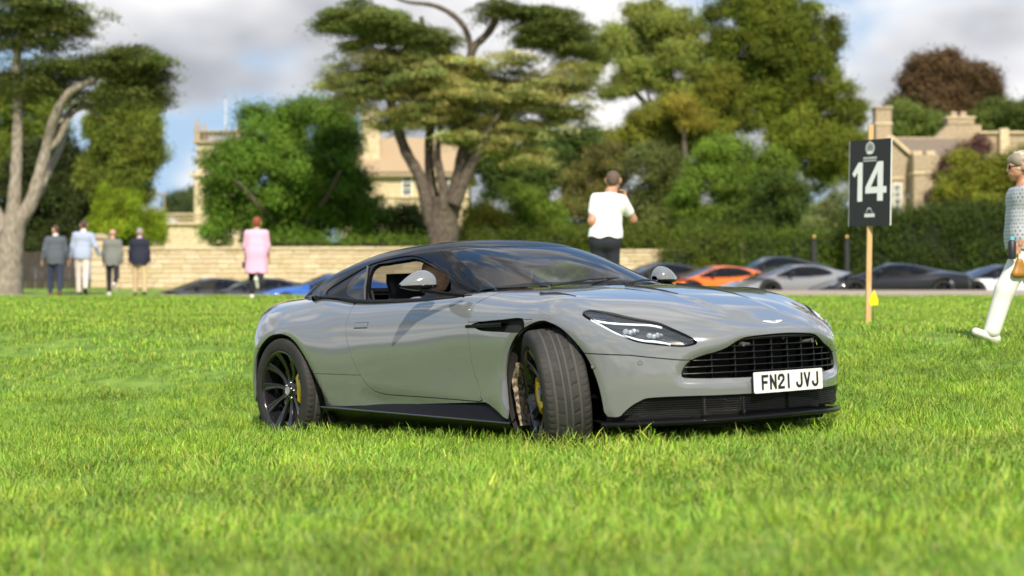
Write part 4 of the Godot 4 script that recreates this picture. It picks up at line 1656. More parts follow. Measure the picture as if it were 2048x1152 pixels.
func lobes_px(L: Array, d: float, deep := 1.0, sd := 3) -> Array:
	# [u, v, ru, rv] in photograph pixels at depth d -> [centre, radii] in metres
	var r := RandomNumberGenerator.new()
	r.seed = sd
	var out := []
	var k := d / 3500.0
	for e in L:
		var ru: float = e[2] * k
		var rz := ru * deep
		var dz := r.randf_range(-.5, .5) * rz
		var c := at_px(e[0], e[1], d + dz)
		out.append([c, Vector3(ru, e[3] * k, maxf(rz, .6))])
	return out

var limb_scale := 1.0

func limb(parent: Node3D, called: String, pts: Array, d: float, m: Material, wob := .0, sides := 12):
	# pts: [u, v, r(px), dz(m)]
	var k := d / 3500.0
	var P := []
	var R := []
	for e in pts:
		P.append(at_px(e[0], e[1], d) - parent.position + Vector3(0, 0, e[3] if e.size() > 3 else 0.0))
		R.append(e[2] * k * limb_scale)
	var sp := spline(P, 5)
	var rr := []
	for j in sp.size():
		var f := float(j) / 5.0
		var a := mini(int(f), R.size() - 1)
		rr.append(lerpf(R[a], R[mini(a + 1, R.size() - 1)], f - a) * (1.0 + .05 * sin(j * 1.7)))
	var S := Soup.new()
	S.tube(sp, rr, sides, true)
	obj(called, S.mesh(), m, parent)

func tree(called: String, label: String, base: Vector3, group := "") -> Node3D:
	return thing(called, label, "bush" if called.contains("bush") or called.contains("shrub") else ("hedge" if called.contains("hedge") else "tree"), base, 0.0, group)

func trees():
	var bark := mat("bark", Color.WHITE, .95)
	tri_map(bark, noise_tex(.05, 256, [[0.0, lin(.03, .022, .015)], [.45, lin(.085, .066, .05)], [.7, lin(.16, .13, .10)], [1.0, lin(.24, .21, .17)]], 5, 31), .5)
	bark.uv1_scale = Vector3(1.2, .25, 1.2)
	var grey := mat("grey_bark", Color.WHITE, .95)
	tri_map(grey, noise_tex(.05, 256, [[0.0, lin(.10, .085, .065)], [.45, lin(.25, .215, .17)], [.7, lin(.36, .32, .26)], [1.0, lin(.44, .40, .34)]], 5, 32), .5)
	grey.uv1_scale = Vector3(1.2, .25, 1.2)
	var lf := mat("leaf", Color.WHITE, .6)
	lf.vertex_color_use_as_albedo = true
	lf.backlight_enabled = true
	lf.backlight = Color(.6, .6, .6)
	lf.metallic_specular = .3
	var t: Node3D
	var foot := func(u: float, d: float) -> Vector3:
		var p := at_px(u, 576, d)
		return Vector3(p.x, ground(p.x, -d), -d)
	# the old cedar at the left edge
	var d := 50.0
	limb_scale = .86
	t = tree("cedar_tree", "old cedar with bare twisting grey limbs at the left edge of the lawn", foot.call(12, d))
	limb(t, "trunk", [[10, 600, 46], [14, 575, 36], [18, 520, 31], [24, 470, 29], [34, 430, 26]], d, grey, 0, 18)
	limb(t, "limb", [[34, 445, 20], [62, 405, 17], [80, 345, 14], [95, 290, 13], [112, 245, 12, .3], [138, 200, 10, .5], [168, 178, 9, .6], [198, 160, 7, .5], [210, 136, 5, .4]], d, grey)
	limb(t, "limb", [[90, 300, 10], [118, 278, 8], [134, 240, 7], [150, 215, 6, -.4], [172, 214, 5, -.6], [188, 232, 3, -.8]], d, grey)
	limb(t, "limb", [[104, 262, 8], [118, 240, 7, -.4], [135, 205, 5, -.9], [160, 200, 4, -1.2], [215, 205, 2, -1.5]], d, grey)
	limb(t, "limb", [[24, 450, 20], [30, 380, 15], [34, 300, 13], [35, 210, 11], [34, 130, 10], [40, 60, 8], [46, -20, 6]], d, grey)
	limb(t, "limb", [[40, 430, 17], [56, 380, 13, -1], [70, 320, 9, -1.8], [84, 260, 5, -2.5], [70, 200, 3, -3]], d, grey)
	limb(t, "limb", [[10, 460, 20], [-14, 420, 17], [-40, 360, 14], [-60, 250, 10]], d, grey)
	limb(t, "limb", [[-40, 120, 9], [0, 95, 7], [14, 70, 6], [22, 35, 5], [30, -10, 4]], d, grey)
	crown(t, "crown", "cedar", lobes_px([[40, 10, 90, 26], [120, 28, 70, 24], [150, 52, 46, 16], [100, 70, 50, 14], [60, 92, 40, 12], [-10, 40, 60, 30], [235, 100, 80, 16], [285, 116, 50, 14], [315, 138, 26, 8], [210, 122, 70, 14], [150, 140, 60, 18], [90, 128, 60, 16], [250, 140, 60, 16], [110, 170, 60, 14], [285, 160, 36, 16], [292, 190, 22, 20], [240, 172, 40, 14], [180, 180, 40, 10], [0, 150, 40, 20], [10, 190, 40, 12]], d, .9, 5), 1500, .62, Color(.16, .20, .05), .35, 11)
	limb_scale = 1.0
	# behind it
	d = 82.0
	t = tree("dense_tree", "dark dense evergreen mass behind the left cedar trunk", foot.call(110, d))
	limb(t, "trunk", [[110, 590, 22], [112, 500, 20], [112, 380, 12]], d, bark)
	crown(t, "crown", "broad", lobes_px([[120, 410, 110, 90], [60, 430, 70, 80], [180, 380, 70, 80], [110, 330, 80, 60], [20, 400, 60, 90], [150, 480, 120, 40]], d, .9, 6), 3900, 1.05, Color(0.042, 0.061, 0.014), .3, 12)
	d = 88.0
	t = tree("green_tree", "mid green tree seen through the left cedar limbs", foot.call(40, d))
	limb(t, "trunk", [[40, 590, 18], [42, 450, 16], [40, 300, 9]], d, bark)
	crown(t, "crown", "broad", lobes_px([[20, 210, 60, 60], [70, 260, 60, 60], [0, 290, 60, 60], [90, 200, 50, 40], [40, 330, 80, 50]], d, .9, 7), 2250, 1.0, Color(0.160, 0.226, 0.028), .35, 13)
	d = 78.0
	t = tree("weeping_tree", "tall yellow green weeping tree right of the left cedar", foot.call(255, d))
	limb(t, "trunk", [[255, 590, 14], [256, 450, 12], [252, 260, 7], [250, 190, 3]], d, bark)
	crown(t, "crown", "weep", lobes_px([[245, 200, 52, 40], [285, 230, 38, 50], [220, 240, 50, 50], [300, 280, 26, 50], [260, 290, 56, 60], [215, 320, 55, 50], [280, 340, 44, 45], [250, 370, 60, 30], [292, 190, 25, 30]], d, .9, 8), 3300, .9, Color(.150, .195, .026), .4, 14)
	d = 66.0
	t = tree("yew_bush", "bright green spreading yew bush behind the four men", foot.call(245, d))
	limb(t, "trunk", [[245, 585, 9], [246, 520, 8], [245, 430, 4]], d, bark)
	crown(t, "crown", "weep", lobes_px([[230, 410, 34, 42], [262, 430, 44, 46], [205, 440, 30, 36], [290, 450, 36, 34], [240, 465, 60, 26], [318, 472, 16, 18]], d, 1.0, 9), 1600, .55, Color(0.205, 0.298, 0.016), .35, 15)
	d = 140.0
	t = tree("distant_tree", "small dark conifer on the skyline left of the tower", foot.call(365, d))
	limb(t, "trunk", [[365, 560, 5], [365, 420, 3]], d, bark)
	crown(t, "crown", "broad", lobes_px([[350, 408, 18, 18], [375, 400, 24, 22], [365, 425, 34, 14]], d, .9, 10), 750, 1.1, Color(0.070, 0.108, 0.038), .3, 16)
	# round leafy tree in front of the big house
	d = 70.0
	t = tree("leafy_tree", "round leafy green tree in front of the big stone house", foot.call(590, d))
	limb(t, "trunk", [[590, 590, 18], [592, 500, 15], [600, 400, 9], [606, 300, 4]], d, bark)
	limb(t, "limb", [[592, 490, 9], [540, 430, 7, 1], [490, 370, 4, 2]], d, bark)
	limb(t, "limb", [[594, 470, 9], [650, 410, 6, 1], [690, 350, 3, 2]], d, bark)
	crown(t, "crown", "broad", lobes_px([[625, 250, 78, 50], [540, 262, 58, 48], [690, 290, 42, 46], [478, 325, 62, 56], [560, 350, 90, 70], [655, 350, 80, 70], [450, 400, 50, 48], [520, 430, 72, 48], [610, 430, 78, 52], [690, 410, 56, 56], [435, 455, 36, 30], [735, 440, 30, 44], [570, 470, 90, 24], [505, 228, 18, 16], [660, 220, 40, 24]], d, .95, 11), 6300, .80, Color(0.111, 0.210, 0.022), .35, 17)
	t = tree("dark_shrub", "dark green shrub between the leafy tree and the central cedar", foot.call(790, 71))
	limb(t, "trunk", [[790, 585, 6], [790, 470, 3]], 71, bark)
	crown(t, "crown", "broad", lobes_px([[775, 455, 40, 36], [815, 440, 36, 40], [760, 480, 60, 20], [835, 470, 26, 26]], 71, 1.0, 12), 1100, .6, Color(0.059, 0.095, 0.016), .35, 18)
	# the central cedar
	limb_scale = .84
	d = 64.0
	t = tree("cedar_tree", "tall many stemmed cedar rising behind the coupe's roof", foot.call(882, d))
	limb(t, "trunk", [[882, 590, 50], [884, 540, 44], [885, 480, 37], [888, 430, 36], [890, 395, 30]], d, bark, 0, 20)
	limb(t, "stem", [[866, 450, 20], [852, 400, 16], [838, 350, 14], [815, 310, 13], [798, 265, 12], [786, 225, 11], [776, 180, 9]], d, bark)
	limb(t, "stem", [[874, 430, 16, -.4], [862, 370, 12, -.4], [857, 310, 11, -.4], [860, 250, 11, -.4], [862, 190, 9, -.4], [850, 110, 6, -.4], [842, 30, 5, -.4]], d, bark)
	limb(t, "stem", [[888, 420, 13, .4], [884, 360, 10, .4], [876, 320, 9, .4], [878, 285, 7, .4], [885, 230, 5, .4]], d, bark)
	limb(t, "stem", [[902, 420, 22], [918, 360, 19], [930, 300, 18], [938, 240, 16], [940, 180, 13], [942, 110, 11], [960, 82, 9], [982, 58, 9], [993, 28, 8], [986, 0, 7], [975, -30, 6]], d, bark)
	limb(t, "stem", [[910, 410, 16, .5], [938, 345, 12, .6], [958, 305, 10, .7], [975, 268, 8, .8], [1000, 230, 5, .9]], d, bark)
	limb(t, "limb", [[943, 105, 8], [934, 66, 7], [915, 38, 7], [886, 18, 6], [852, 8, 5], [815, 4, 4], [780, -10, 3]], d, bark)
	limb(t, "limb", [[1000, 30, 3], [1030, 20, 4], [1060, 34, 3], [1085, 48, 2]], d, bark)
	limb_scale = 1.0
	var hi := lobes_px([[760, 42, 70, 26], [700, 24, 44, 22], [810, 62, 60, 20], [690, 40, 36, 14], [870, 80, 40, 16], [1080, 60, 46, 20], [1130, 52, 46, 18], [1090, 22, 50, 14], [1145, 88, 40, 16], [1010, 10, 40, 10], [840, 110, 40, 20]], d, 1.0, 13)
	crown(t, "crown", "cedar", hi, 2600, .70, Color(.20, .25, .07), .35, 19)
	crown(t, "lower_crown", "cedar", lobes_px([[720, 92, 46, 16], [790, 120, 80, 24], [715, 142, 56, 14], [680, 150, 26, 9], [850, 150, 90, 26], [765, 172, 66, 18], [725, 190, 44, 12], [905, 190, 90, 28], [820, 205, 60, 16], [785, 225, 34, 14], [980, 160, 66, 26], [1010, 120, 44, 18], [945, 232, 60, 22], [1030, 205, 70, 24], [1075, 180, 60, 22], [1120, 150, 50, 18], [1160, 165, 34, 12], [1000, 262, 66, 24], [1060, 250, 56, 20], [1105, 225, 40, 16], [960, 285, 44, 18], [1050, 300, 60, 20], [1150, 130, 34, 12], [870, 230, 50, 16], [850, 215, 60, 20], [930, 265, 50, 18], [790, 245, 40, 14], [660, 165, 30, 8], [900, 165, 60, 20], [1130, 215, 40, 16], [905, 130, 50, 22]], d, 1.0, 14), 4300, .64, Color(.42, .45, .16), .45, 20)
	# middle distance between the cedar and the number board
	var mids := [
		["dark_conifer", "dark conifers standing behind the central cedar's right side", 92.0, 1090, [[1060, 340, 60, 60], [1115, 320, 60, 56], [1000, 340, 50, 60], [1150, 350, 40, 60], [1180, 290, 24, 40]], 1900, 1.1, Color(0.070, 0.114, 0.022), "broad"],
		["yellow_shrub", "yellow green shrub just right of the central cedar trunk", 70.0, 965, [[965, 430, 34, 32], [990, 455, 40, 30], [945, 460, 30, 30]], 700, .6, Color(0.306, 0.298, 0.025), "broad"],
		["green_shrub", "mid green shrub left of the man in the white shirt", 74.0, 1060, [[1050, 420, 50, 50], [1090, 440, 46, 46], [1030, 460, 50, 34], [1110, 470, 40, 26]], 1200, .7, Color(0.140, 0.219, 0.020), "broad"],
		["brown_shrub", "brownish autumn shrub behind the man in the white shirt", 82.0, 1180, [[1180, 380, 60, 60], [1150, 430, 50, 50], [1225, 330, 46, 46], [1230, 410, 46, 60]], 1500, .85, Color(.135, .135, .035), "broad"],
		["lime_tree", "tall airy yellow green tree left of the biggest tree", 105.0, 1330, [[1300, 40, 60, 34], [1350, 60, 60, 40], [1262, 84, 40, 30], [1330, 110, 56, 34], [1250, 130, 40, 26], [1290, 165, 50, 28], [1380, 130, 50, 40], [1215, 70, 24, 22], [1190, 105, 28, 34], [1180, 150, 24, 20], [1370, 200, 50, 34], [1230, 180, 34, 20], [1320, 235, 60, 30]], 3000, 1.0, Color(0.239, 0.295, 0.058), "broad"],
		["broad_tree", "biggest tree, dense olive green, rising left of the number board", 98.0, 1560, [[1480, 40, 70, 50], [1560, 40, 80, 50], [1520, 110, 80, 60], [1600, 100, 70, 60], [1650, 150, 40, 50], [1440, 120, 50, 60], [1560, 190, 90, 70], [1715, 320, 40, 44], [1660, 345, 50, 40], [1640, 230, 60, 60], [1470, 210, 70, 60], [1690, 260, 44, 50], [1600, 290, 90, 60], [1710, 190, 26, 30], [1500, -10, 60, 30], [1660, 70, 26, 34]], 4600, 1.05, Color(.150, .195, .020), "broad"],
		["gold_tree", "small tree with orange yellow leaves below the airy tree", 90.0, 1370, [[1360, 214, 28, 14], [1388, 240, 26, 14]], 300, .8, Color(.250, .225, .030), "broad"],
		["olive_tree", "olive green tree filling in below the airy yellow green tree", 93.0, 1320, [[1290, 255, 50, 36], [1340, 285, 60, 40], [1250, 290, 40, 40], [1400, 270, 54, 50], [1425, 225, 50, 50], [1360, 240, 50, 30], [1440, 170, 40, 50]], 1900, .95, Color(0.160, 0.179, 0.019), "broad"],
		["mixed_shrub", "tall mixed shrub with a few rusty leaves behind the man's right arm", 80.0, 1330, [[1310, 330, 50, 50], [1350, 380, 60, 60], [1290, 420, 44, 56], [1340, 450, 60, 40]], 1700, .8, Color(0.133, 0.163, 0.042), "broad"],
		["green_bush", "large fresh green bush in front of the biggest tree", 76.0, 1450, [[1450, 330, 70, 60], [1500, 380, 70, 60], [1410, 400, 60, 60], [1470, 440, 90, 40], [1540, 350, 50, 50]], 2600, .8, Color(0.123, 0.203, 0.022), "broad"],
		["dark_bush", "dark green bush standing left of the clipped hedge", 72.0, 1560, [[1560, 400, 54, 50], [1590, 440, 46, 40], [1530, 450, 60, 40], [1400, 480, 70, 30]], 1500, .75, Color(0.063, 0.105, 0.016), "broad"],
		["pale_shrub", "thin pale green shrub between the two gateposts", 68.0, 1665, [[1655, 440, 26, 44], [1680, 410, 26, 40], [1630, 470, 20, 30]], 500, .55, Color(0.194, 0.233, 0.079), "broad"],
		["copper_beech", "dark copper beech rising behind the right hand house", 125.0, 1885, [[1880, 150, 64, 44], [1840, 180, 46, 40], [1930, 170, 56, 44], [1890, 210, 80, 34], [1965, 190, 34, 34], [1820, 220, 40, 30]], 2200, 1.3, Color(0.118, 0.073, 0.033), "broad"],
		["green_tree", "green trees on the skyline at the right edge", 120.0, 2010, [[2010, 225, 44, 24], [2050, 240, 50, 34], [1975, 245, 30, 20], [1850, 250, 50, 24], [1800, 240, 40, 30]], 1300, 1.2, Color(0.105, 0.147, 0.028), "broad"],
		["purple_bush", "purple leaved bush against the right hand house", 77.0, 1925, [[1925, 320, 34, 30], [1900, 350, 26, 30], [1950, 300, 26, 22], [1868, 402, 16, 18]], 650, .55, Color(0.114, 0.053, 0.049), "broad"],
		["laurel_bush", "big glossy green bush right of the right hand house", 70.0, 1965, [[1950, 350, 64, 40], [1990, 380, 60, 50], [1925, 400, 50, 40], [2040, 340, 50, 50], [1960, 420, 70, 36], [2040, 410, 60, 50]], 2400, .65, Color(0.175, 0.203, 0.020), "broad"],
	]
	var k := 40
	for e in mids:
		t = tree(e[0], e[1], foot.call(e[3], e[2]))
		var lo: Array = e[4]
		var top: float = 999
		if e[2] < 84.0:
			for l in lo.duplicate():
				if l[1] > 370: lo.append([l[0], maxf(l[1] + l[3] * .8, 500), l[2] * .9, 36])
		for l in lo: top = minf(top, l[1])
		limb(t, "trunk", [[e[3], 590, 7 + (500 - top) * .022], [e[3] + 2, 480, 6 + (500 - top) * .018], [e[3], lerpf(480, top, .5), 5 + (500 - top) * .01], [e[3] - 2, lerpf(480, top, .85), 3]], e[2], bark)
		if top < 150:
			for b in 4:
				var l: Array = lo[b * 2 + 1]
				limb(t, "limb", [[e[3], lerpf(480, top, .35 + b * .08), 6], [lerpf(e[3], l[0], .5), lerpf(lerpf(480, top, .4), l[1], .5), 5], [l[0], l[1], 2]], e[2], bark)
		crown(t, "crown", e[8], lobes_px(lo, e[2], .95, k), int(e[5] * 1.6), e[6], e[7], .38, k)
		k += 1
	# the wood on the far side of the field, mirrored in the coupe's flank
	t = thing("tree_belt", "far belt of trees mirrored as a dark band in the coupe's door", "trees", Vector3(-60, 0, 120))
	var L := []
	var br := RandomNumberGenerator.new()
	br.seed = 99
	for q in 60: L.append([Vector3(-190 + q * 4.6, br.randf_range(2, 5), 120 + br.randf_range(-6, 6) + q * .4), Vector3(5, br.randf_range(4, 7), 4)])
	var Tk := Soup.new()
	Tk.tube([Vector3(0, -1, 2), Vector3(0, 6, 2)], [.4, .2], 8)
	obj("trunk", Tk.mesh(), bark, t)
	crown(t, "crown", "broad", L, 5000, 2.6, Color(0.064, 0.078, 0.012), .35, 98)
	# clipped hedges
	hedge("clipped hedge behind the orange and grey cars", at_px(1490, 530, 64), at_px(1702, 530, 64), 1.25, 1.2, Color(0.087, 0.139, 0.016), 51, 1.1)
	hedge("tall clipped hedge at the right, under the stone house", at_px(1702, 545, 63), at_px(2120, 545, 63), 2.25, 1.6, Color(0.046, 0.077, 0.009), 52, 1.1)
	hedge("rough dark hedge top below the glossy bush at the right", at_px(1880, 480, 66), at_px(2120, 480, 66), 1.3, 1.4, Color(0.033, 0.053, 0.009), 53, 1.1)
	hedge("low ivy hedge along the top of the left wall", at_px(520, 496, 64), at_px(860, 500, 64), .28, .5, Color(0.116, 0.191, 0.020), 54)
	hedge("ivy clump hanging over the end of the right stone wall", at_px(1338, 540, 64.5), at_px(1385, 540, 64.5), .9, .6, Color(0.077, 0.107, 0.012), 56, .6)
	hedge("low green hedge along the top of the right wall", at_px(930, 505, 66), at_px(1480, 505, 66), .8, .8, Color(0.099, 0.140, 0.014), 55, 1.0)

func hedge(label: String, a: Vector3, b: Vector3, h: float, w: float, col: Color, sd: int, drop := 0.0):
	a.y -= drop; b.y -= drop; h += drop
	var t := tree("clipped_hedge", label, (a + b) / 2)
	var r := RandomNumberGenerator.new()
	r.seed = sd
	var L := []
	var n := int(a.distance_to(b) / .5)
	var S := Soup.new()
	var dir := (b - a).normalized()
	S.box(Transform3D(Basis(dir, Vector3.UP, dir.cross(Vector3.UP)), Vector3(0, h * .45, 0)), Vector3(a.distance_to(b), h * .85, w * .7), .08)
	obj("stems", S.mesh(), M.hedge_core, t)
	for k in n + 1:
		var p := a.lerp(b, float(k) / n)
		for j in maxi(2, int(h / .45)):
			for q in 2:
				L.append([p + Vector3(r.randf_range(-.2, .2), h * (j + .5) / maxi(2, int(h / .45)), (q - .5) * w * .6), Vector3(.42, .36, .36)])
	crown(t, "foliage", "hedge", L, int(a.distance_to(b) * h * 160), .9, col, .35, sd)
func setting():
	# path along the crest
	var S := Soup.new()
	var rows := []
	for k in 60:
		var x := -70.0 + 140.0 * k / 59.0
		var row := []
		for j in 5:
			var z := -lerpf(44.4, 47.4, j / 4.0)
			row.append(Vector3(x, ground(x, z) + .012, z))
		rows.append(row)
	S.grid(rows, false, false, true)
	struct("path", S.mesh(), M.path_gravel)
	S = Soup.new()
	rows = []
	for k in 60:
		var x := -70.0 + 140.0 * k / 59.0
		var row := []
		for j in 5:
			var z := -lerpf(49.0, 57.0, j / 4.0)
			row.append(Vector3(x, ground(x, z) + .012, z))
		rows.append(row)
	S.grid(rows, false, false, true)
	struct("drive", S.mesh(), M.drive)
	place_materials()
	walls()
	big_house()
	stone_house()
	small_things()

func place_materials():
	var st := mat("cream_stone", Color.WHITE, .92)
	tri_map(st, noise_tex(.03, 256, [[0.0, lin(.46, .36, .21)], [.5, lin(.60, .49, .31)], [1.0, lin(.70, .60, .42)]], 5, 61), .45)
	var rs := mat("rubble_stone", Color.WHITE, .95)
	tri_map(rs, noise_tex(.05, 256, [[0.0, lin(.22, .17, .105)], [.5, lin(.38, .30, .20)], [1.0, lin(.52, .43, .31)]], 5, 62), .6)
	for k in 4:
		var c: Color = [Color(.55, .44, .28), Color(.62, .50, .33), Color(.58, .47, .32), Color(.66, .55, .39)][k]
		var m := mat("wall_stone_%d" % k, Color.WHITE, .95)
		tri_map(m, noise_tex(.09, 128, [[0.0, lin(c.r * .7, c.g * .68, c.b * .62)], [.5, lin(c.r, c.g, c.b)], [1.0, lin(c.r * 1.2, c.g * 1.2, c.b * 1.2)]], 4, 70 + k), 1.1)
	mat("mortar", lin(.44, .36, .25), .95)
	var rt := mat("roof_tile", Color.WHITE, .9)
	tri_map(rt, noise_tex(.12, 256, [[0.0, lin(.30, .21, .12)], [.5, lin(.43, .32, .20)], [1.0, lin(.52, .42, .28)]], 4, 63), 1.0)
	var gt := mat("grey_tile", Color.WHITE, .9)
	tri_map(gt, noise_tex(.12, 256, [[0.0, lin(.13, .10, .08)], [.5, lin(.22, .18, .14)], [1.0, lin(.32, .27, .21)]], 4, 64), 1.0)
	mat("white_paint", lin(.78, .78, .74), .5)
	mat("dark_pane", lin(.03, .035, .04), .08)
	mat("iron", lin(.020, .020, .024), .5)
	mat("gold", lin(.75, .52, .16), .35, .6)
	var w := mat("stake_wood", Color.WHITE, .8)
	tri_map(w, noise_tex(.03, 128, [[0.0, lin(.46, .27, .11)], [.5, lin(.58, .37, .17)], [1.0, lin(.66, .45, .23)]], 4, 65), 2.0)
	w.uv1_scale = Vector3(9, .8, 9)
	mat("board_black", lin(.020, .021, .024), .55)
	mat("print_white", lin(.80, .82, .84), .6)
	mat("print_grey", lin(.50, .52, .54), .6)
	mat("tape_yellow", lin(.85, .72, .01), .5)
	mat("dark_wood", lin(.06, .05, .04), .9)

func stone_mesh(sd: int, s: Vector3) -> ArrayMesh:
	var r := RandomNumberGenerator.new()
	r.seed = sd
	var S := Soup.new()
	S.box(Transform3D(Basis(Vector3.FORWARD, r.randf_range(-.02, .02)), Vector3.ZERO), s, minf(.03, s.y * .2))
	return S.mesh()

func stone_wall(label: String, a: Vector3, b: Vector3, h: float, rows: int, len_: float, sd: int):
	var w := thing("stone_wall", label, "wall", a)
	var dir := (b - a).normalized()
	var yaw := atan2(-dir.z, dir.x)
	w.rotation.y = yaw
	var L := a.distance_to(b)
	var r := RandomNumberGenerator.new()
	r.seed = sd
	var C := Soup.new()
	C.box(Transform3D(Basis(), Vector3(L / 2, h / 2 - .3, -.02)), Vector3(L, h + .6, .34))
	obj("core", C.mesh(), M.mortar, w)
	var rh := h / rows
	var shapes := []
	for k in 6: shapes.append(stone_mesh(sd + k, Vector3(1, rh - .010, .12)))
	for j in rows:
		var x := 0.0
		while x < L - .05:
			var l := minf(r.randf_range(.65, 1.4) * len_, L - x)
			if L - x - l < .12: l = L - x
			var o := obj("stone", shapes[r.randi() % 6], M["wall_stone_%d" % (r.randi() % 4)], w)
			o.position = Vector3(x + l / 2, (j + .5) * rh, .128 + r.randf_range(-.008, .012))
			o.scale = Vector3(l - .012, 1, 1)
			x += l
	var x2 := 0.0
	var cope := stone_mesh(sd + 50, Vector3(1, .11, .48))
	while x2 < L - .05:
		var l := minf(r.randf_range(.7, 1.1), L - x2)
		var o := obj("coping_stone", cope, M["wall_stone_%d" % (r.randi() % 2)], w)
		o.position = Vector3(x2 + l / 2, h + .055, r.randf_range(-.01, .01))
		o.scale = Vector3(l - .012, 1, 1)
		x2 += l

func walls():
	var d := 62.0
	var A := at_px(216, 577, d)
	var B := at_px(880, 577, d)
	stone_wall("long low cream stone boundary wall behind the woman in pink", A, B, 1.36, 8, .52, 301)
	# pier at its left end
	var p := thing("stone_pier", "square stone gate pier at the left end of the long wall", "pier", at_px(201, 577, d))
	var S := Soup.new()
	for k in 7:
		var o := obj("stone", stone_mesh(400 + k, Vector3(.56, .235, .56)), M["wall_stone_%d" % (k % 4)], p)
		o.position = Vector3(0, .12 + k * .245, 0)
	S.box(Transform3D(Basis(), Vector3(0, 1.79, 0)), Vector3(.68, .12, .68), .03)
	S.lathe([Vector2(.40, 1.85), Vector2(.2, 1.93), Vector2(0, 1.96)], 4, Transform3D(Basis(Vector3.UP, PI / 4), Vector3.ZERO), true)
	obj("cap", S.mesh(), M.rubble_stone, p)
	# weathered board fence in the shade at the far left
	var f := thing("board_fence", "dark weathered board fence in shade between cedar trunk and gate pier", "fence", at_px(20, 577, 63))
	for k in 24:
		var o := obj("board", stone_mesh(500 + k % 3, Vector3(.105, 1.35, .03)), M.dark_wood, f)
		o.position = Vector3(k * .122, .66, .03 * (k % 2) * .3)
	var R := Soup.new()
	for y in [.3, 1.05]: R.box(Transform3D(Basis(), Vector3(1.45, y, -.06)), Vector3(3.0, .08, .05))
	obj("rails", R.mesh(), M.dark_wood, f)
	stone_wall("low stone wall right of the man in the white shirt, ending by the clipped hedge", at_px(1215, 560, 65), at_px(1362, 560, 65), 1.02, 6, .45, 302)
	stone_wall("short shaded stone wall length under the bushes left of the clipped hedge", at_px(1366, 560, 66), at_px(1478, 560, 66), .95, 6, .5, 303)
	var q := thing("stone_post", "pale upright stone post at the left end of the clipped hedge", "post", at_px(1488, 560, 64))
	S = Soup.new()
	S.box(Transform3D(Basis(), Vector3(0, .62, 0)), Vector3(.26, 1.25, .26), .03)
	obj("shaft", S.mesh(), M.cream_stone, q)
	S = Soup.new()
	S.box(Transform3D(Basis(), Vector3(0, 1.29, 0)), Vector3(.32, .1, .32), .03)
	obj("cap", S.mesh(), M.cream_stone, q)
	for e in [[1628, "dark iron gatepost with gold finial, left of the pale shrub", 479], [1694, "dark iron gatepost with gold finial, right of the pale shrub beside the tall hedge", 481]]:
		var g := thing("gate_post", e[1], "gatepost", at_px(e[0], 560, 60), 0.0, "iron gateposts between the hedges")
		S = Soup.new()
		S.box(Transform3D(Basis(), Vector3(0, .68, 0)), Vector3(.15, 1.36, .15), .015)
		obj("shaft", S.mesh(), M.iron, g)
		S = Soup.new()
		S.box(Transform3D(Basis(), Vector3(0, 1.385, 0)), Vector3(.19, .04, .19), .01)
		obj("collar", S.mesh(), M.iron, g)
		S = Soup.new()
		S.ball(Transform3D(Basis().scaled(Vector3(.05, .07, .05)), Vector3(0, 1.47, 0)), 8)
		obj("finial", S.mesh(), M.gold, g)

func block(x: float, y: float, z: float, w: float, h: float, dp: float, ch := .03) -> ArrayMesh:
	var S := Soup.new()
	S.box(Transform3D(Basis(), Vector3(x, y + h / 2, z)), Vector3(w, h, dp), ch)
	return S.mesh()

func sash(parent: Node3D, x: float, y: float, z: float, w: float, h: float, cols := 2, rows := 3):
	# frame with panes; z is the wall face
	var fr := Soup.new()
	var t := .09
	for e in [[-w / 2 + t / 2, 0, t, h], [w / 2 - t / 2, 0, t, h], [0, h / 2 - t / 2, w - 2 * t, t], [0, -h / 2 + t / 2, w - 2 * t, t]]:
		fr.box(Transform3D(Basis(), Vector3(x + e[0], y + e[1], z + .03)), Vector3(e[2], e[3], .1), .01)
	for c in cols - 1: fr.box(Transform3D(Basis(), Vector3(x + (c + 1 - cols / 2.0) * (w - 2 * t) / cols, y, z + .035)), Vector3(.045, h - 2 * t, .05))
	for c in rows - 1: fr.box(Transform3D(Basis(), Vector3(x, y + (c + 1 - rows / 2.0) * (h - 2 * t) / rows, z + .036)), Vector3(w - 2 * t, .045, .046))
	var f := obj("window", fr.mesh(), M.white_paint, parent)
	for c in cols:
		for k in rows:
			var pw := (w - 2 * t) / cols
			var ph := (h - 2 * t) / rows
			obj("pane", block(x + (c + .5 - cols / 2.0) * pw, y + (k + .0 - rows / 2.0) * ph, z + .012, pw - .03, ph - .03, .02, 0), M.dark_pane, f)
	obj("sill", block(x, y - h / 2 - .12, z + .05, w + .25, .11, .2), M.cream_stone, parent)

func roof_hip(x0: float, x1: float, z0: float, z1: float, y: float, h: float, inset: float) -> ArrayMesh:
	var S := Soup.new()
	var zc := (z0 + z1) / 2
	var a := Vector3(x0, y, z0); var b := Vector3(x1, y, z0); var c := Vector3(x1, y, z1); var d := Vector3(x0, y, z1)
	var e := Vector3(x0 + inset, y + h, zc); var f := Vector3(x1 - inset, y + h, zc)
	S.face([a, b, f, e], Vector3(0, 1, signf(z0 - z1)))
	S.face([c, d, e, f], Vector3(0, 1, signf(z1 - z0)))
	S.face([d, a, e], Vector3(-1, 1, 0))
	S.face([b, c, f], Vector3(1, 1, 0))
	S.face([a, b, c, d], Vector3.DOWN)
	return S.mesh()

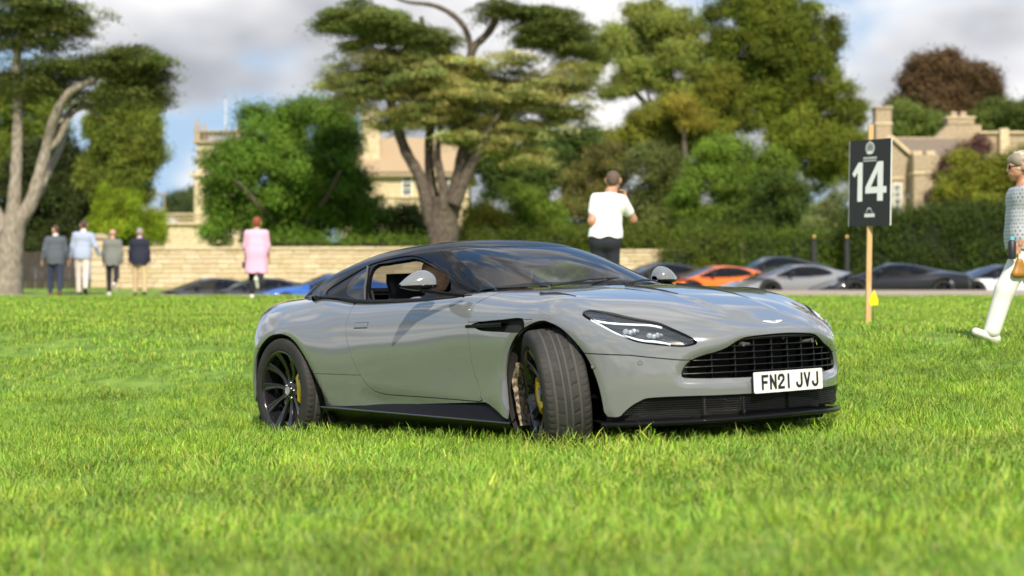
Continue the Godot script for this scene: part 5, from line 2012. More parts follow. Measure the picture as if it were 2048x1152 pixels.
func courses(x0: float, x1: float, z0: float, zc: float, y: float, h: float, inset0: float, inset1: float, n: int) -> ArrayMesh:
	# overlapping tile courses on one slope, as thin lapped strips
	var S := Soup.new()
	for k in n:
		var u0 := float(k) / n
		var u1 := float(k + 1) / n
		var a := Vector3(lerpf(x0, x0 + inset0, u0), lerpf(y, y + h, u0) + .09, lerpf(z0, zc, u0))
		var b := Vector3(lerpf(x1, x1 - inset1, u0), a.y, a.z)
		var c := Vector3(lerpf(x1, x1 - inset1, u1), lerpf(y, y + h, u1) + .05, lerpf(z0, zc, u1))
		var d := Vector3(lerpf(x0, x0 + inset0, u1), c.y, c.z)
		S.quad(a, b, c, d, Vector3(0, 1, .3))
		S.quad(a, b, b - Vector3(0, .07, 0), a - Vector3(0, .07, 0), Vector3(0, 0, 1))
	return S.mesh()

func big_house():
	var d := 108.0
	var k := d / 3500.0
	var o := at_px(790, 590, d)
	var h := thing("stone_house", "large cream stone country house with pale tiled hipped roof behind the cedar", "house", o)
	var eave := (590 - 347) * k
	obj("wall", block(0.6, 0, -5.0, 7.8, eave, 10.0, .05), M.cream_stone, h)
	obj("string_course", block(0.6, (590 - 396) * k, -4.95, 7.95, .16, 10.1), M.cream_stone, h)
	obj("eaves", block(0.6, eave - .22, -4.9, 8.5, .26, 10.6), M.rubble_stone, h)
	obj("roof", roof_hip(-3.7, 4.9, .45, -10.4, eave + .04, 2.55, 1.2), M.roof_tile, h)
	obj("tile_courses", courses(-3.7, 4.9, .45, -4.98, eave + .04, 2.55, 1.2, 1.2, 16), M.roof_tile, h).set_meta("kind", "stuff")
	var ch := node("chimney", h)
	ch.position = Vector3((738 - 790) * k, eave + .7, -1.9)
	obj("stack", block(0, 0, 0, 1.16, 3.0, 1.1), M.cream_stone, ch)
	obj("cap", block(0, 3.0, 0, 1.34, .18, 1.3), M.cream_stone, ch)
	for e in [-.32, .05, .36]: obj("chimney_pot", block(e, 3.18, 0, .22, .42, .22, .02), M.rubble_stone, ch)
	sash(h, (814 - 790) * k, (590 - 371) * k, 0, .62, 1.35)
	sash(h, (890 - 790) * k, (590 - 371) * k, 0, .62, 1.35)
	# garden wing with a balustrade, left
	var w := thing("garden_wing", "low cream stone wing with a balustraded parapet left of the leafy tree", "building", at_px(360, 590, 104))
	k = 104.0 / 3500.0
	obj("wall", block(.3, 0, -2, 4.4, (590 - 448) * k, 4), M.cream_stone, w)
	obj("cornice", block(.3, (590 - 450) * k, -1.9, 4.6, .17, 4.2), M.cream_stone, w)
	for i in 22: obj("baluster", block(-1.75 + i * .19, (590 - 442) * k, -.05, .09, .36, .12, .02), M.cream_stone, w)
	obj("parapet_rail", block(.3, (590 - 442) * k + .361, -.05, 4.5, .1, .3), M.cream_stone, w)
	# the tower
	d = 125.0
	k = d / 3500.0
	var t := thing("stone_tower", "square cream stone tower with balustrade and corner pinnacles behind the leafy tree", "tower", at_px(436, 590, d))
	var th := (590 - 287) * k
	obj("shaft", block(0, 0, -1.6, 3.0, th, 3.2), M.cream_stone, t)
	obj("lower_storey", block(0, 0, -1.55, 3.35, (590 - 352) * k, 3.5), M.cream_stone, t)
	obj("lower_cornice", block(0, (590 - 354) * k, -1.5, 3.9, .28, 3.9), M.cream_stone, t)
	obj("cornice", block(0, th, -1.55, 3.5, .22, 3.6), M.rubble_stone, t)
	obj("parapet_rail", block(0, th + .22 + .56, -1.5, 3.3, .13, 3.4), M.rubble_stone, t)
	for i in 9: obj("baluster", block(-1.3 + i * .325, th + .22, .03, .15, .56, .16, .03), M.rubble_stone, t)
	for i in 6: obj("baluster", block(-1.5, th + .22, -.4 - i * .45, .16, .56, .15, .03), M.rubble_stone, t)
	for e in [[-1.5, .0], [1.5, .0], [-1.5, -3.0], [1.5, -3.0]]:
		var P := Soup.new()
		P.box(Transform3D(Basis(), Vector3(e[0], th + .65, e[1])), Vector3(.34, .9, .34), .03)
		P.lathe([Vector2(.2, th + 1.1), Vector2(.16, th + 1.25), Vector2(.05, th + 1.75), Vector2(.0, th + 1.95)], 8, Transform3D(Basis(), Vector3(e[0], 0, e[1])), true)
		obj("pinnacle", P.mesh(), M.rubble_stone, t)
	sash(t, -.0, (590 - 320) * k, 0, .8, 1.3)
	var fl := Soup.new()
	fl.tube([Vector3(.3, th + .8, -1.5), Vector3(.3, th + 3.4, -1.5)], [.05, .03], 6)
	obj("flagpole", fl.mesh(), M.white_paint, t)

func stone_house():
	var d := 82.0
	var k := d / 3500.0
	var o := at_px(1800, 430, d)
	var h := thing("stone_cottage", "weathered stone house with bay, gable and tall chimneys on the bank at right", "house", o)
	# gabled front at left
	var G := Soup.new()
	var gw := 1.75
	G.prism(PackedVector2Array([Vector2(-gw, -1.2), Vector2(.42, -1.2), Vector2(.42, (430 - 318) * k), Vector2(-.45, (430 - 278) * k), Vector2(-gw, (430 - 330) * k)]), .5, Transform3D(Basis(), Vector3(0, 0, -.5)))
	obj("gable_wall", G.mesh(), M.rubble_stone, h)
	G = Soup.new()
	for e in [[Vector3(-.45, (430 - 274) * k, 0), Vector3(.55, (430 - 312) * k, 0)], [Vector3(-.45, (430 - 274) * k, 0), Vector3(-gw - .1, (430 - 326) * k, 0)]]:
		var m: Vector3 = (e[0] + e[1]) / 2
		var dd: Vector3 = e[1] - e[0]
		G.box(Transform3D(Basis(Vector3.BACK, atan2(dd.y, dd.x)), m + Vector3(0, .02, -.2)), Vector3(dd.length(), .16, .8), .02)
	obj("coping", G.mesh(), M.cream_stone, h)
	# bay and its parapet
	obj("bay", block(.42 + .62, -1.2, .25, 1.25, (430 - 345) * k + 1.2, 1.5), M.rubble_stone, h)
	obj("bay_band", block(1.04, (430 - 352) * k, .27, 1.36, .14, 1.6), M.cream_stone, h)
	obj("bay_parapet", block(1.04, (430 - 345) * k, .25, 1.27, .74, 1.5), M.rubble_stone, h)
	obj("parapet_block", block(1.25, (430 - 345) * k + .74, .6, .42, .2, .5), M.cream_stone, h)
	obj("parapet_block", block(.62, (430 - 345) * k + .74, .6, .42, .2, .5), M.cream_stone, h)
	obj("main_wall", block(3.2, -1.2, -1.6, 6.0, (430 - 316) * k + 1.2, 2.6), M.rubble_stone, h)
	# long stone tiled roof
	var S := Soup.new()
	var y0 := (430 - 316) * k
	var y1 := (430 - 270) * k
	S.face([Vector3(-.5, y0, -.25), Vector3(3.2, y0, -.25), Vector3(3.2, y1, -2.4), Vector3(-.5, y1, -2.4)], Vector3(0, 1, 1))
	S.face([Vector3(-.5, y0, -4.5), Vector3(3.2, y0, -4.5), Vector3(3.2, y1, -2.4), Vector3(-.5, y1, -2.4)], Vector3(0, 1, -1))
	obj("roof", S.mesh(), M.grey_tile, h)
	obj("tile_courses", courses(-.5, 3.2, -.25, -2.4, y0, y1 - y0, 0, 0, 12), M.grey_tile, h).set_meta("kind", "stuff")
	obj("ridge", block(1.35, y1 - .02, -2.4, 3.8, .12, .22), M.rubble_stone, h)
	var ch := node("chimney", h)
	ch.position = Vector3((1772 - 1800) * k, (430 - 300) * k, -.9)
	obj("stack", block(0, 0, 0, .76, (300 - 216) * k, .8), M.rubble_stone, ch)
	obj("band", block(0, (300 - 248) * k, 0, .86, .12, .9), M.cream_stone, ch)
	obj("cap", block(0, (300 - 216) * k, 0, .88, .14, .92), M.rubble_stone, ch)
	# cross wing gable with the big stack
	G = Soup.new()
	G.prism(PackedVector2Array([Vector2((1880 - 1800) * k, 0), Vector2((1990 - 1800) * k, 0), Vector2((1990 - 1800) * k, (430 - 240) * k), Vector2((1925 - 1800) * k, (430 - 236) * k), Vector2((1880 - 1800) * k, (430 - 284) * k)]), .8, Transform3D(Basis(), Vector3(0, 0, -3.2)))
	obj("cross_gable", G.mesh(), M.rubble_stone, h)
	ch = node("chimney", h)
	ch.position = Vector3((1948 - 1800) * k, (430 - 240) * k, -2.8)
	obj("stack", block(0, 0, 0, (1975 - 1920) * k, .30, .9), M.rubble_stone, ch)
	obj("cap", block(0, .30, 0, 1.45, .10, 1.0), M.cream_stone, ch)
	for e in [-.25, .2]: obj("chimney_pot", block(e, .40, 0, .3, .26, .3, .03), M.rubble_stone, ch)
	obj("flat_wing", block((2040 - 1800) * k, 0, -2.6, (2110 - 1988) * k, (430 - 262) * k, 2.0), M.rubble_stone, h)
	obj("wing_coping", block((2040 - 1800) * k, (430 - 262) * k, -2.55, (2114 - 1986) * k, .12, 2.2), M.cream_stone, h)
	obj("end_pier", block((2024 - 1800) * k, 0, -1.4, .42, (430 - 252) * k, .4), M.cream_stone, h)
	# openings
	sash(h, (1794 - 1800) * k, (430 - 396) * k, .0, .42, 1.40, 2, 4)
	obj("door_surround", block((1794 - 1800) * k, (430 - 360) * k, .03, .66, .12, .12), M.cream_stone, h)
	sash(h, (1872 - 1800) * k, (430 - 378) * k, -.30, .5, .8, 2, 2)
	var L := Soup.new()
	L.ball(Transform3D(Basis().scaled(Vector3(.07, .13, .07)), Vector3((1815 - 1800) * k, (430 - 392) * k, .1)), 6)
	obj("wall_lamp", L.mesh(), M.white_paint, h)
	# grass bank that carries it
	var B := Soup.new()
	var rows := []
	for a in 14:
		var row := []
		for b in 9:
			var x := lerpf(-5.0, 14.0, a / 13.0)
			var v := b / 8.0
			row.append(Vector3(o.x + x, lerpf(o.y - 2.6, o.y + .0, smoothstep(0, .85, v)), lerpf(-67.5, -83.5, v)))
		rows.append(row)
	B.grid(rows, false, false, false)
	struct("grass_bank", B.mesh(), M.lawn)
	for e in [[1872, 425, .35, "white garden chair by the bay of the stone house"]]:
		var c := thing("garden_chair", e[3], "chair", at_px(e[0], e[1] + 4, 79.5))
		obj("seat", block(0, .38, 0, .5, .05, .48, .01), M.white_paint, c)
		obj("backrest", block(0, .43, -.22, .5, .5, .04, .01), M.white_paint, c)
		for sx in [-.22, .22]:
			for sz in [-.2, .2]: obj("leg", block(sx, -.1, sz, .04, .48, .04, 0), M.white_paint, c)

func small_things():
	# numbered board on a wooden stake
	var base := at_px(1736, 651, 19.0)
	base.y = ground(base.x, base.z)
	var s := thing("number_board", "black board with a white 14 on a wooden stake in the lawn", "sign", base)
	var top := at_px(1742.5, 250, 19.0)
	var lean := Basis(Vector3.BACK, -.0150)
	s.basis = lean
	var hh := top.y - base.y
	obj("stake", block(0, -.1, 0, .056, hh + .1, .042, .004), M.stake_wood, s)
	var bd := node("board", s)
	var kk := 19.0 / 3500.0
	var yc := hh - (366 - 250) * kk
	var yaw := Basis(Vector3.UP, -deg_to_rad(55.0))
	bd.transform = Transform3D(yaw, Vector3(.015, yc, .024))
	var bw := .605
	var bh := .935
	var B := Soup.new()
	B.box(Transform3D(Basis(), Vector3(0, 0, .03)), Vector3(bw, bh, .012), .001)
	obj("panel", B.mesh(), M.board_black, bd)
	B = Soup.new()
	for e in [[bw / 2 + .002, 0, .003, bh], [-bw / 2 - .002, 0, .003, bh]]: B.box(Transform3D(Basis(), Vector3(e[0], e[1], .03)), Vector3(e[2], e[3], .013))
	obj("panel_edge", B.mesh(), M.print_white, bd)
	var put := func(name_: String, polys: Array, at: Vector3, m: Material, depth := .0015):
		var S := Soup.new()
		for q in polys: S.prism(q, depth, Transform3D(Basis(), at))
		return obj(name_, S.mesh(), m, bd)
	var stroke := func(pts: Array, w: float) -> Array:
		var pl := PackedVector2Array()
		for e in pts: pl.append(Vector2(e[0], e[1]))
		return Geometry2D.offset_polyline(pl, w, Geometry2D.JOIN_MITER, Geometry2D.END_BUTT)
	var zf := Vector3(0, 0, .0375)
	# "1" and "4", tall condensed figures
	put.call("digit", [PackedVector2Array([Vector2(-.255, .105), Vector2(-.165, .225), Vector2(-.105, .225), Vector2(-.105, -.20), Vector2(-.175, -.20), Vector2(-.175, .115), Vector2(-.225, .065)])], zf, M.print_white)
	put.call("digit", [PackedVector2Array([Vector2(.115, .225), Vector2(.195, .225), Vector2(.195, -.045), Vector2(.245, -.045), Vector2(.245, -.115), Vector2(.195, -.115), Vector2(.195, -.20), Vector2(.115, -.20), Vector2(.115, -.115), Vector2(-.06, -.115), Vector2(-.06, -.05)]), ], zf, M.print_white)
	put.call("digit_counter", [PackedVector2Array([Vector2(.116, .115), Vector2(.116, -.045), Vector2(.022, -.045)])], zf + Vector3(0, 0, .0012), M.board_black)
	# small crest above: oval ring, car front and scroll
	var oval := []
	for q in 29: oval.append([sin(TAU * q / 28.0) * .058, .375 + cos(TAU * q / 28.0) * .062])
	put.call("crest_ring", stroke.call(oval, .008), zf, M.print_grey)
	put.call("crest_finial", [PackedVector2Array([Vector2(-.018, .43), Vector2(0, .462), Vector2(.018, .43), Vector2(0, .42)])], zf + Vector3(0, 0, .0016), M.print_grey)
	put.call("crest_car", [PackedVector2Array([Vector2(-.042, .352), Vector2(-.036, .375), Vector2(-.02, .392), Vector2(.02, .392), Vector2(.036, .375), Vector2(.042, .352)])], zf, M.print_grey)
	put.call("crest_scroll", [PackedVector2Array([Vector2(-.045, .315), Vector2(.045, .315), Vector2(.03, .342), Vector2(-.03, .342)])], zf + Vector3(0, 0, .0017), M.print_white)
	# two lines of small lettering, too small to read in the picture: broken strokes
	for e in [[.268, .024, [[-.095, -.04], [-.02, .095]]], [.238, .014, [[-.095, .095]]]]:
		for q in e[2]:
			var x: float = q[0]
			while x < q[1]:
				put.call("small_print", [PackedVector2Array([Vector2(x, e[0] - e[1] / 2), Vector2(x + .0135, e[0] - e[1] / 2), Vector2(x + .0135, e[0] + e[1] / 2), Vector2(x, e[0] + e[1] / 2)])], zf, M.print_grey)
				x += .0175
	# winged roundel and bold word at the foot
	var arch := []
	for q in 13: arch.append([cos(PI * q / 12.0) * .026, -.300 + sin(PI * q / 12.0) * .026])
	put.call("foot_roundel", stroke.call(arch, .007), zf, M.print_grey)
	for q in [-1.0, 1.0]: put.call("foot_wing", [PackedVector2Array([Vector2(.03 * q, -.305), Vector2(.06 * q, -.312), Vector2(.03 * q, -.318)])], zf, M.print_grey)
	var x := -.068
	for q in [.020, .016, .022, .016, .016, .020, .014]:
		put.call("foot_letter", [PackedVector2Array([Vector2(x, -.372), Vector2(x + q, -.372), Vector2(x + q * .9, -.332), Vector2(x + q * .15, -.332)])], zf, M.print_white)
		x += q + .004
	# yellow pennant marker beside the stake
	var c := at_px(1746, 612, 18.6)
	c.y = ground(c.x, c.z)
	var f := thing("marker_flag", "small yellow pennant on a thin wire beside the number board stake", "flag", c)
	var W := Soup.new()
	W.tube([Vector3(0, -.05, 0), Vector3(.005, .50, 0)], [.004], 5)
	obj("wire", W.mesh(), M.iron, f)
	W = Soup.new()
	var kf := 18.6 / 3500.0
	var fy := at_px(0, 579, 18.6).y - c.y
	var pts := [Vector2(0, fy), Vector2(.048, fy - .11), Vector2(.043, fy - .165), Vector2(-.045, fy - .17), Vector2(-.065, fy - .115)]
	W.prism(PackedVector2Array(pts), .004, Transform3D(Basis(Vector3.UP, .3), Vector3(.01, 0, .004)))
	obj("pennant", W.mesh(), M.tape_yellow, f)
	# scaffold far behind the yew
	var sc := thing("scaffold", "distant scaffolding poles behind the yew at the left", "scaffolding", at_px(292, 560, 96))
	for e in [-.75, -.1, .55, 1.0]:
		W = Soup.new()
		W.tube([Vector3(e, 0, 0), Vector3(e, 5.0 + .2 * sin(e * 5), 0)], [.045], 6)
		obj("pole", W.mesh(), M.rubble_stone, sc)
	for y in [3.9, 4.7]:
		W = Soup.new()
		W.tube([Vector3(-.9, y, .05), Vector3(1.1, y, .05)], [.045], 6)
		obj("ledger", W.mesh(), M.rubble_stone, sc)
func field_mesh(B: Array, cell: float, k := .018) -> Soup:
	# B: [a, b, ra, rb] tapered capsules; smooth union meshed with surface nets
	var lo := Vector3(1e9, 1e9, 1e9)
	var hi := -lo
	for b in B:
		var r := maxf(b[2], b[3]) + k * 2.0 + cell
		lo = lo.min(b[0].min(b[1]) - Vector3.ONE * r)
		hi = hi.max(b[0].max(b[1]) + Vector3.ONE * r)
	var nx := int((hi.x - lo.x) / cell) + 3
	var ny := int((hi.y - lo.y) / cell) + 3
	var nz := int((hi.z - lo.z) / cell) + 3
	var acc := PackedFloat32Array()
	acc.resize(nx * ny * nz)
	for b in B:
		var a: Vector3 = b[0]
		var e: Vector3 = b[1] - a
		var ra: float = b[2]
		var rb: float = b[3]
		var sq: Vector3 = b[4] if b.size() > 4 else Vector3.ONE  # squash about the middle
		var le := maxf(e.length_squared(), 1e-9)
		var r := maxf(ra, rb) * maxf(sq.x, maxf(sq.y, sq.z)) + k * 3.0
		var l2: Vector3 = (b[0].min(b[1]) - Vector3.ONE * r - lo) / cell
		var h2: Vector3 = (b[0].max(b[1]) + Vector3.ONE * r - lo) / cell
		for z in range(maxi(int(l2.z), 0), mini(int(h2.z) + 1, nz)):
			for y in range(maxi(int(l2.y), 0), mini(int(h2.y) + 1, ny)):
				var row := (z * ny + y) * nx
				for x in range(maxi(int(l2.x), 0), mini(int(h2.x) + 1, nx)):
					var p := lo + Vector3(x, y, z) * cell - a
					var u := clampf(p.dot(e) / le, 0.0, 1.0)
					var d := ((p - e * u) / sq).length() - lerpf(ra, rb, u)
					if d < k * 3.0: acc[row + x] += exp(-d / k)
	var S := Soup.new()
	var ids := PackedInt32Array()
	ids.resize(nx * ny * nz)
	ids.fill(-1)
	var off := [0, 1, nx, nx + 1, nx * ny, nx * ny + 1, nx * ny + nx, nx * ny + nx + 1]
	var co := [Vector3(0, 0, 0), Vector3(1, 0, 0), Vector3(0, 1, 0), Vector3(1, 1, 0), Vector3(0, 0, 1), Vector3(1, 0, 1), Vector3(0, 1, 1), Vector3(1, 1, 1)]
	var ed := [[0, 1], [2, 3], [4, 5], [6, 7], [0, 2], [1, 3], [4, 6], [5, 7], [0, 4], [1, 5], [2, 6], [3, 7]]
	for z in nz - 1:
		for y in ny - 1:
			for x in nx - 1:
				var at := (z * ny + y) * nx + x
				var m := 0
				for c in 8:
					if acc[at + off[c]] > 1.0: m |= 1 << c
				if m == 0 or m == 255: continue
				var s := Vector3.ZERO
				var n := 0
				for q in ed:
					var i0: int = q[0]
					var i1: int = q[1]
					if ((m >> i0) & 1) == ((m >> i1) & 1): continue
					var f0 := log(maxf(acc[at + off[i0]], .02))
					var f1 := log(maxf(acc[at + off[i1]], .02))
					s += co[i0].lerp(co[i1], clampf(f0 / (f0 - f1), .02, .98))
					n += 1
				ids[at] = S.add(lo + (Vector3(x, y, z) + s / n) * cell, Vector3.ZERO)
	for z in range(1, nz - 1):
		for y in range(1, ny - 1):
			for x in range(1, nx - 1):
				var at := (z * ny + y) * nx + x
				var s0 := acc[at] > 1.0
				for ax in 3:
					var st: int = [1, nx, nx * ny][ax]
					if s0 == (acc[at + st] > 1.0): continue
					var u: int = [nx, nx * ny, 1][ax]
					var w: int = [nx * ny, 1, nx][ax]
					var q := [ids[at], ids[at - u], ids[at - u - w], ids[at - w]]
					if q[0] < 0 or q[1] < 0 or q[2] < 0 or q[3] < 0: continue
					if not s0: q.reverse()
					S.i.append_array(PackedInt32Array([q[0], q[2], q[1], q[0], q[3], q[2]]))
	for j in range(0, S.i.size(), 3):
		var a := S.v[S.i[j]]
		var nn := (S.v[S.i[j + 2]] - a).cross(S.v[S.i[j + 1]] - a)
		for e in 3: S.n[S.i[j + e]] += nn
	for j in S.n.size(): S.n[j] = S.n[j].normalized()
	return S

func append(A: Soup, B: Soup):
	var base := A.v.size()
	A.v.append_array(B.v); A.n.append_array(B.n); A.t.append_array(B.t); A.c.append_array(B.c)
	for q in B.i: A.i.append(q + base)

func hand_bones(wrist: Vector3, dir: Vector3, palm: Vector3, thumb: Vector3, curl: float, sc := 1.0) -> Array:
	# dir: along the forearm; palm: the way the palm faces; thumb: the side of the thumb
	var B := []
	var y := dir.normalized()
	var z := (palm - y * palm.dot(y)).normalized()
	var x := (thumb - y * thumb.dot(y) - z * thumb.dot(z)).normalized()
	for k in 4:
		var o := (1.5 - k) * .020 * sc
		var kn := wrist + y * (.088 - .006 * absf(k - 1.0)) * sc + x * o
		B.append([wrist + x * o * .7, kn, .0145 * sc, .0125 * sc])
		var l: float = [.072, .080, .074, .058][k] * sc
		var p := kn
		var ang := curl * .5
		for j in 3:
			var d := y * cos(ang) + z * sin(ang)
			var q: Vector3 = p + d * l * [.45, .32, .23][j]
			B.append([p, q, (.0098 - .0012 * j) * sc, (.0090 - .0014 * j) * sc])
			p = q
			ang += curl
	var t0 := wrist + y * .025 * sc + x * .022 * sc
	var t1 := t0 + (y * .7 + x * .75 + z * .25).normalized() * .046 * sc
	var t2 := t1 + (y * .95 + x * .25 + z * .35 * curl).normalized() * .034 * sc
	B.append([t0, t1, .0135 * sc, .0110 * sc]); B.append([t1, t2, .0108 * sc, .0085 * sc])
	return B

func ell(c: Vector3, r: Vector3) -> Array:
	var m := (r.x + r.y + r.z) / 3.0
	return [c, c + Vector3(0, .0005, 0), m, m, r / m]

func head_parts(c: Vector3, yaw: float, pitch: float, woman := false) -> Dictionary:
	# c is the middle of the skull; faces -z before turning
	var b := Basis(Vector3.UP, yaw) * Basis(Vector3.RIGHT, pitch)
	var T := func(x, y, z): return c + b * Vector3(x, y, z)
	var sk := []
	var cap := func(x0, y0, z0, x1, y1, z1, r0, r1): sk.append([T.call(x0, y0, z0), T.call(x1, y1, z1), r0, r1])
	cap.call(0, .020, .012, 0, .022, -.018, .084, .078)   # skull
	cap.call(0, -.02, -.035, 0, -.06, -.045, .062, .050)   # face
	cap.call(0, -.085, -.055, 0, -.098, -.062, .034, .026) # chin
	cap.call(.038, -.055, -.03, -.038, -.055, -.03, .036, .036)
	cap.call(0, .005, -.088, 0, -.030, -.106, .009, .0145) # nose
	cap.call(.030, .018, -.082, -.030, .018, -.082, .011, .011) # brow
	cap.call(.018, -.063, -.088, -.018, -.063, -.088, .008, .008) # mouth
	cap.call(.035, -.022, -.068, .035, -.026, -.066, .020, .018)
	cap.call(-.035, -.022, -.068, -.035, -.026, -.066, .020, .018)
	for s in [-1.0, 1.0]:
		cap.call(.080 * s, .012, .008, .083 * s, -.022, .002, .013, .010)
		cap.call(.086 * s, .014, .014, .086 * s, -.010, .012, .010, .008)
	cap.call(0, -.06, .01, 0, -.15, .022, .052, .054)      # neck
	return {"bones": sk, "T": T, "b": b}

func person(label: String, at: Vector3, turn: float, P: Dictionary) -> Node3D:
	var o := thing("person", label, "person", at, turn)
	var h: float = P.get("height", 1.75) / 1.75
	var cell: float = P.get("cell", .026)
	var fine: float = P.get("fine", .011)
	var wide: float = P.get("wide", 1.0)
	var lean: float = P.get("lean", .04)
	var V := func(x, y, z) -> Vector3: return Vector3(x * wide, y, z)
	var hip := Vector3(0, P.get("hip_y", .93), 0)
	var tb := Basis(Vector3.BACK, P.get("side", 0.0)) * Basis(Vector3.RIGHT, -lean)
	var up := func(x, y, z) -> Vector3: return hip + tb * (Vector3(x * wide, y - .93, z))
	var J := {}
	for s in [-1.0, 1.0]:
		var n := "r" if s > 0 else "l"
		var L: Array = P.get("leg_" + n, [0.0, .05, 0.0])  # thigh forward, knee bend, splay
		var hj := hip + Vector3(.092 * s * wide, -.02, 0)
		var td := Basis(Vector3.BACK, L[2] * s) * Basis(Vector3.RIGHT, L[0]) * Vector3.DOWN
		var kn: Vector3 = hj + td * .43
		var sd := Basis(Vector3.BACK, L[2] * s * .5) * Basis(Vector3.RIGHT, L[0] - L[1]) * Vector3.DOWN
		var an: Vector3 = kn + sd * .41
		var fd := Basis(Vector3.UP, -.15 * s) * Basis(Vector3.RIGHT, (L[0] - L[1]) * .8 + (L[3] if L.size() > 3 else 0.0)) * Vector3.FORWARD
		J["hip" + n] = hj; J["kn" + n] = kn; J["an" + n] = an
		J["toe" + n] = an + fd * .15 + (Basis(Vector3.RIGHT, (L[0] - L[1]) * .8) * Vector3.DOWN) * .045
		J["heel" + n] = an - fd * .05 + (Basis(Vector3.RIGHT, (L[0] - L[1]) * .8) * Vector3.DOWN) * .045
		var A: Array = P.get("arm_" + n, [0.0, .12, .25, 0.0])  # forward, out, elbow bend, twist
		var sh: Vector3 = up.call(.185 * s, 1.415, .01)
		var ad: Vector3 = Basis(Vector3.BACK, A[1] * s) * Basis(Vector3.RIGHT, A[0]) * Vector3.DOWN
		var el := sh + ad * .285
		var bend := Basis(Vector3.UP, A[3] * s) * Basis(Vector3.BACK, A[1] * s * .6) * Basis(Vector3.RIGHT, A[0] + A[2]) * Vector3.DOWN
		var wr := el + bend * .255
		J["sh" + n] = sh; J["el" + n] = el; J["wr" + n] = wr; J["hd" + n] = bend
	var hc: Vector3 = up.call(0, 1.645, -.015)
	hc = hc + P.get("head_shift", Vector3.ZERO)
	var H := head_parts(hc, P.get("head_yaw", 0.0), P.get("head_pitch", 0.0))
	var sc := func(B: Array) -> Array:
		var out := []
		for b in B:
			var q: Array = b.duplicate()
			q[0] *= h; q[1] *= h; q[2] *= h; q[3] *= h
			out.append(q)
		return out
	var fat: float = P.get("belly", 0.0)
	var torso := func(g: float) -> Array:
		return [
			[up.call(-.085, 1.34, 0), up.call(.085, 1.34, 0), .115 + g, .115 + g, Vector3(1, 1, .92)],
			[up.call(-.10, 1.40, .01), up.call(.10, 1.40, .01), .075 + g, .075 + g],
			[up.call(-.06, 1.18, 0), up.call(.06, 1.18, 0), .115 + g + fat, .115 + g + fat, Vector3(1, 1, .92)],
			[up.call(-.07, 1.02, 0), up.call(.07, 1.02, 0), .118 + g + fat, .118 + g + fat, Vector3(1, 1, .95)],
			[up.call(-.075, .94, .015), up.call(.075, .94, .015), .112 + g, .112 + g],
		]
	var arms := func(g: float, reach: float) -> Array:
		var B := []
		for n in ["l", "r"]:
			if reach < 0.0:
				B.append([J["sh" + n], J["sh" + n].lerp(J["el" + n], 1.0 + reach), .058 + g, .056 + g])
				continue
			B.append([J["sh" + n], J["el" + n], .058 + g, .043 + g])
			B.append([J["el" + n], J["el" + n].lerp(J["wr" + n], reach), .042 + g, lerpf(.042, .029, reach) + g])
		return B
	var legs := func(g: float, reach: float) -> Array:
		var B := []
		for n in ["l", "r"]:
			B.append([J["hip" + n], J["kn" + n], .088 + g, .056 + g])
			B.append([J["kn" + n], J["kn" + n].lerp(J["an" + n], reach), .056 + g, lerpf(.056, .036, reach) + g * 1.3])
		return B
	# the body: one surface, with a finer head and hands
	var bones: Array = torso.call(0.0) + arms.call(0.0, 1.0) + legs.call(0.0, 1.0)
	bones.append([up.call(0, 1.44, .02), up.call(0, 1.52, .01), .062, .056])
	for n in ["l", "r"]: bones.append([J["heel" + n], J["toe" + n], .034, .028])
	var body := field_mesh(sc.call(bones), cell)
	append(body, field_mesh(sc.call(H.bones), fine * h, .010))
	for s in [-1.0, 1.0]:
		var n := "r" if s > 0 else "l"
		if P.get("pocket_" + n, false): continue
		var pf: Vector3 = P.get("palm_" + n, Vector3(-s, 0, .2))
		append(body, field_mesh(sc.call(hand_bones(J["wr" + n], J["hd" + n], pf, P.get("thumb_" + n, Vector3(0, 0, -1)), P.get("curl_" + n, .35))), fine * .75, .005))
	obj("body", body.mesh(), P.skin, o)
	# eyes
	for s in [-1.0, 1.0]:
		var E := Soup.new()
		E.ball(Transform3D(H.b.scaled(Vector3.ONE * .0115 * h), H.T.call(.031 * s, .002, -.0855) * h), 6)
		obj("eye", E.mesh(), M.eye, o)
	# clothes
	if P.has("top"):
		var g: float = P.get("top_loose", .014)
		var B: Array = torso.call(g) + arms.call(g * .9, P.get("sleeve", .94))
		var hem: float = P.get("hem", .86)
		for k in 3:
			var xx: float = lerpf(-.075, .075, k / 2.0)
			B.append([up.call(xx, 1.05, .0), up.call(xx * (1.0 + 12.0 * P.get("flare", .0)), hem - .04, .01), .115 + g, .118 + g + P.get("flare", .0)])
		B.append([up.call(0, 1.45, .022), up.call(0, 1.485, .018), .066, .060])
		var S := field_mesh(sc.call(B), cell)
		if not P.get("seated", false): S = clip(S, func(p): return p.y - (hem * h + .012 * sin(p.x * 30.0)))
		S = clip(S, func(p): return (up.call(0, 1.50, 0) * h).y - p.y + .25 * (p.z - .05))
		flange(S, .012)
		obj(P.get("top_name", "jacket"), S.mesh(), P.top, o)
	if P.has("collar"):
		var S := field_mesh(sc.call([[up.call(0, 1.475, .015), up.call(0, 1.52, .008), .068, .064]]), fine, .008)
		S = clip(S, func(p): return (up.call(0, 1.545, 0) * h).y - p.y)
		obj("shirt_collar", S.mesh(), P.collar, o)
	if P.has("legs"):
		var g: float = P.get("legs_loose", .014)
		var B: Array = legs.call(g, P.get("leg_reach", .95))
		B.append([up.call(-.075, .955, .012), up.call(.075, .955, .012), .122, .122])
		B.append([hip + Vector3(-.06, -.02, .02), hip + Vector3(.06, -.02, .02), .115, .115])
		var S := field_mesh(sc.call(B), cell, .014)
		S = clip(S, func(p): return 1.03 * h - p.y)
		obj("trousers", S.mesh(), P.legs, o)
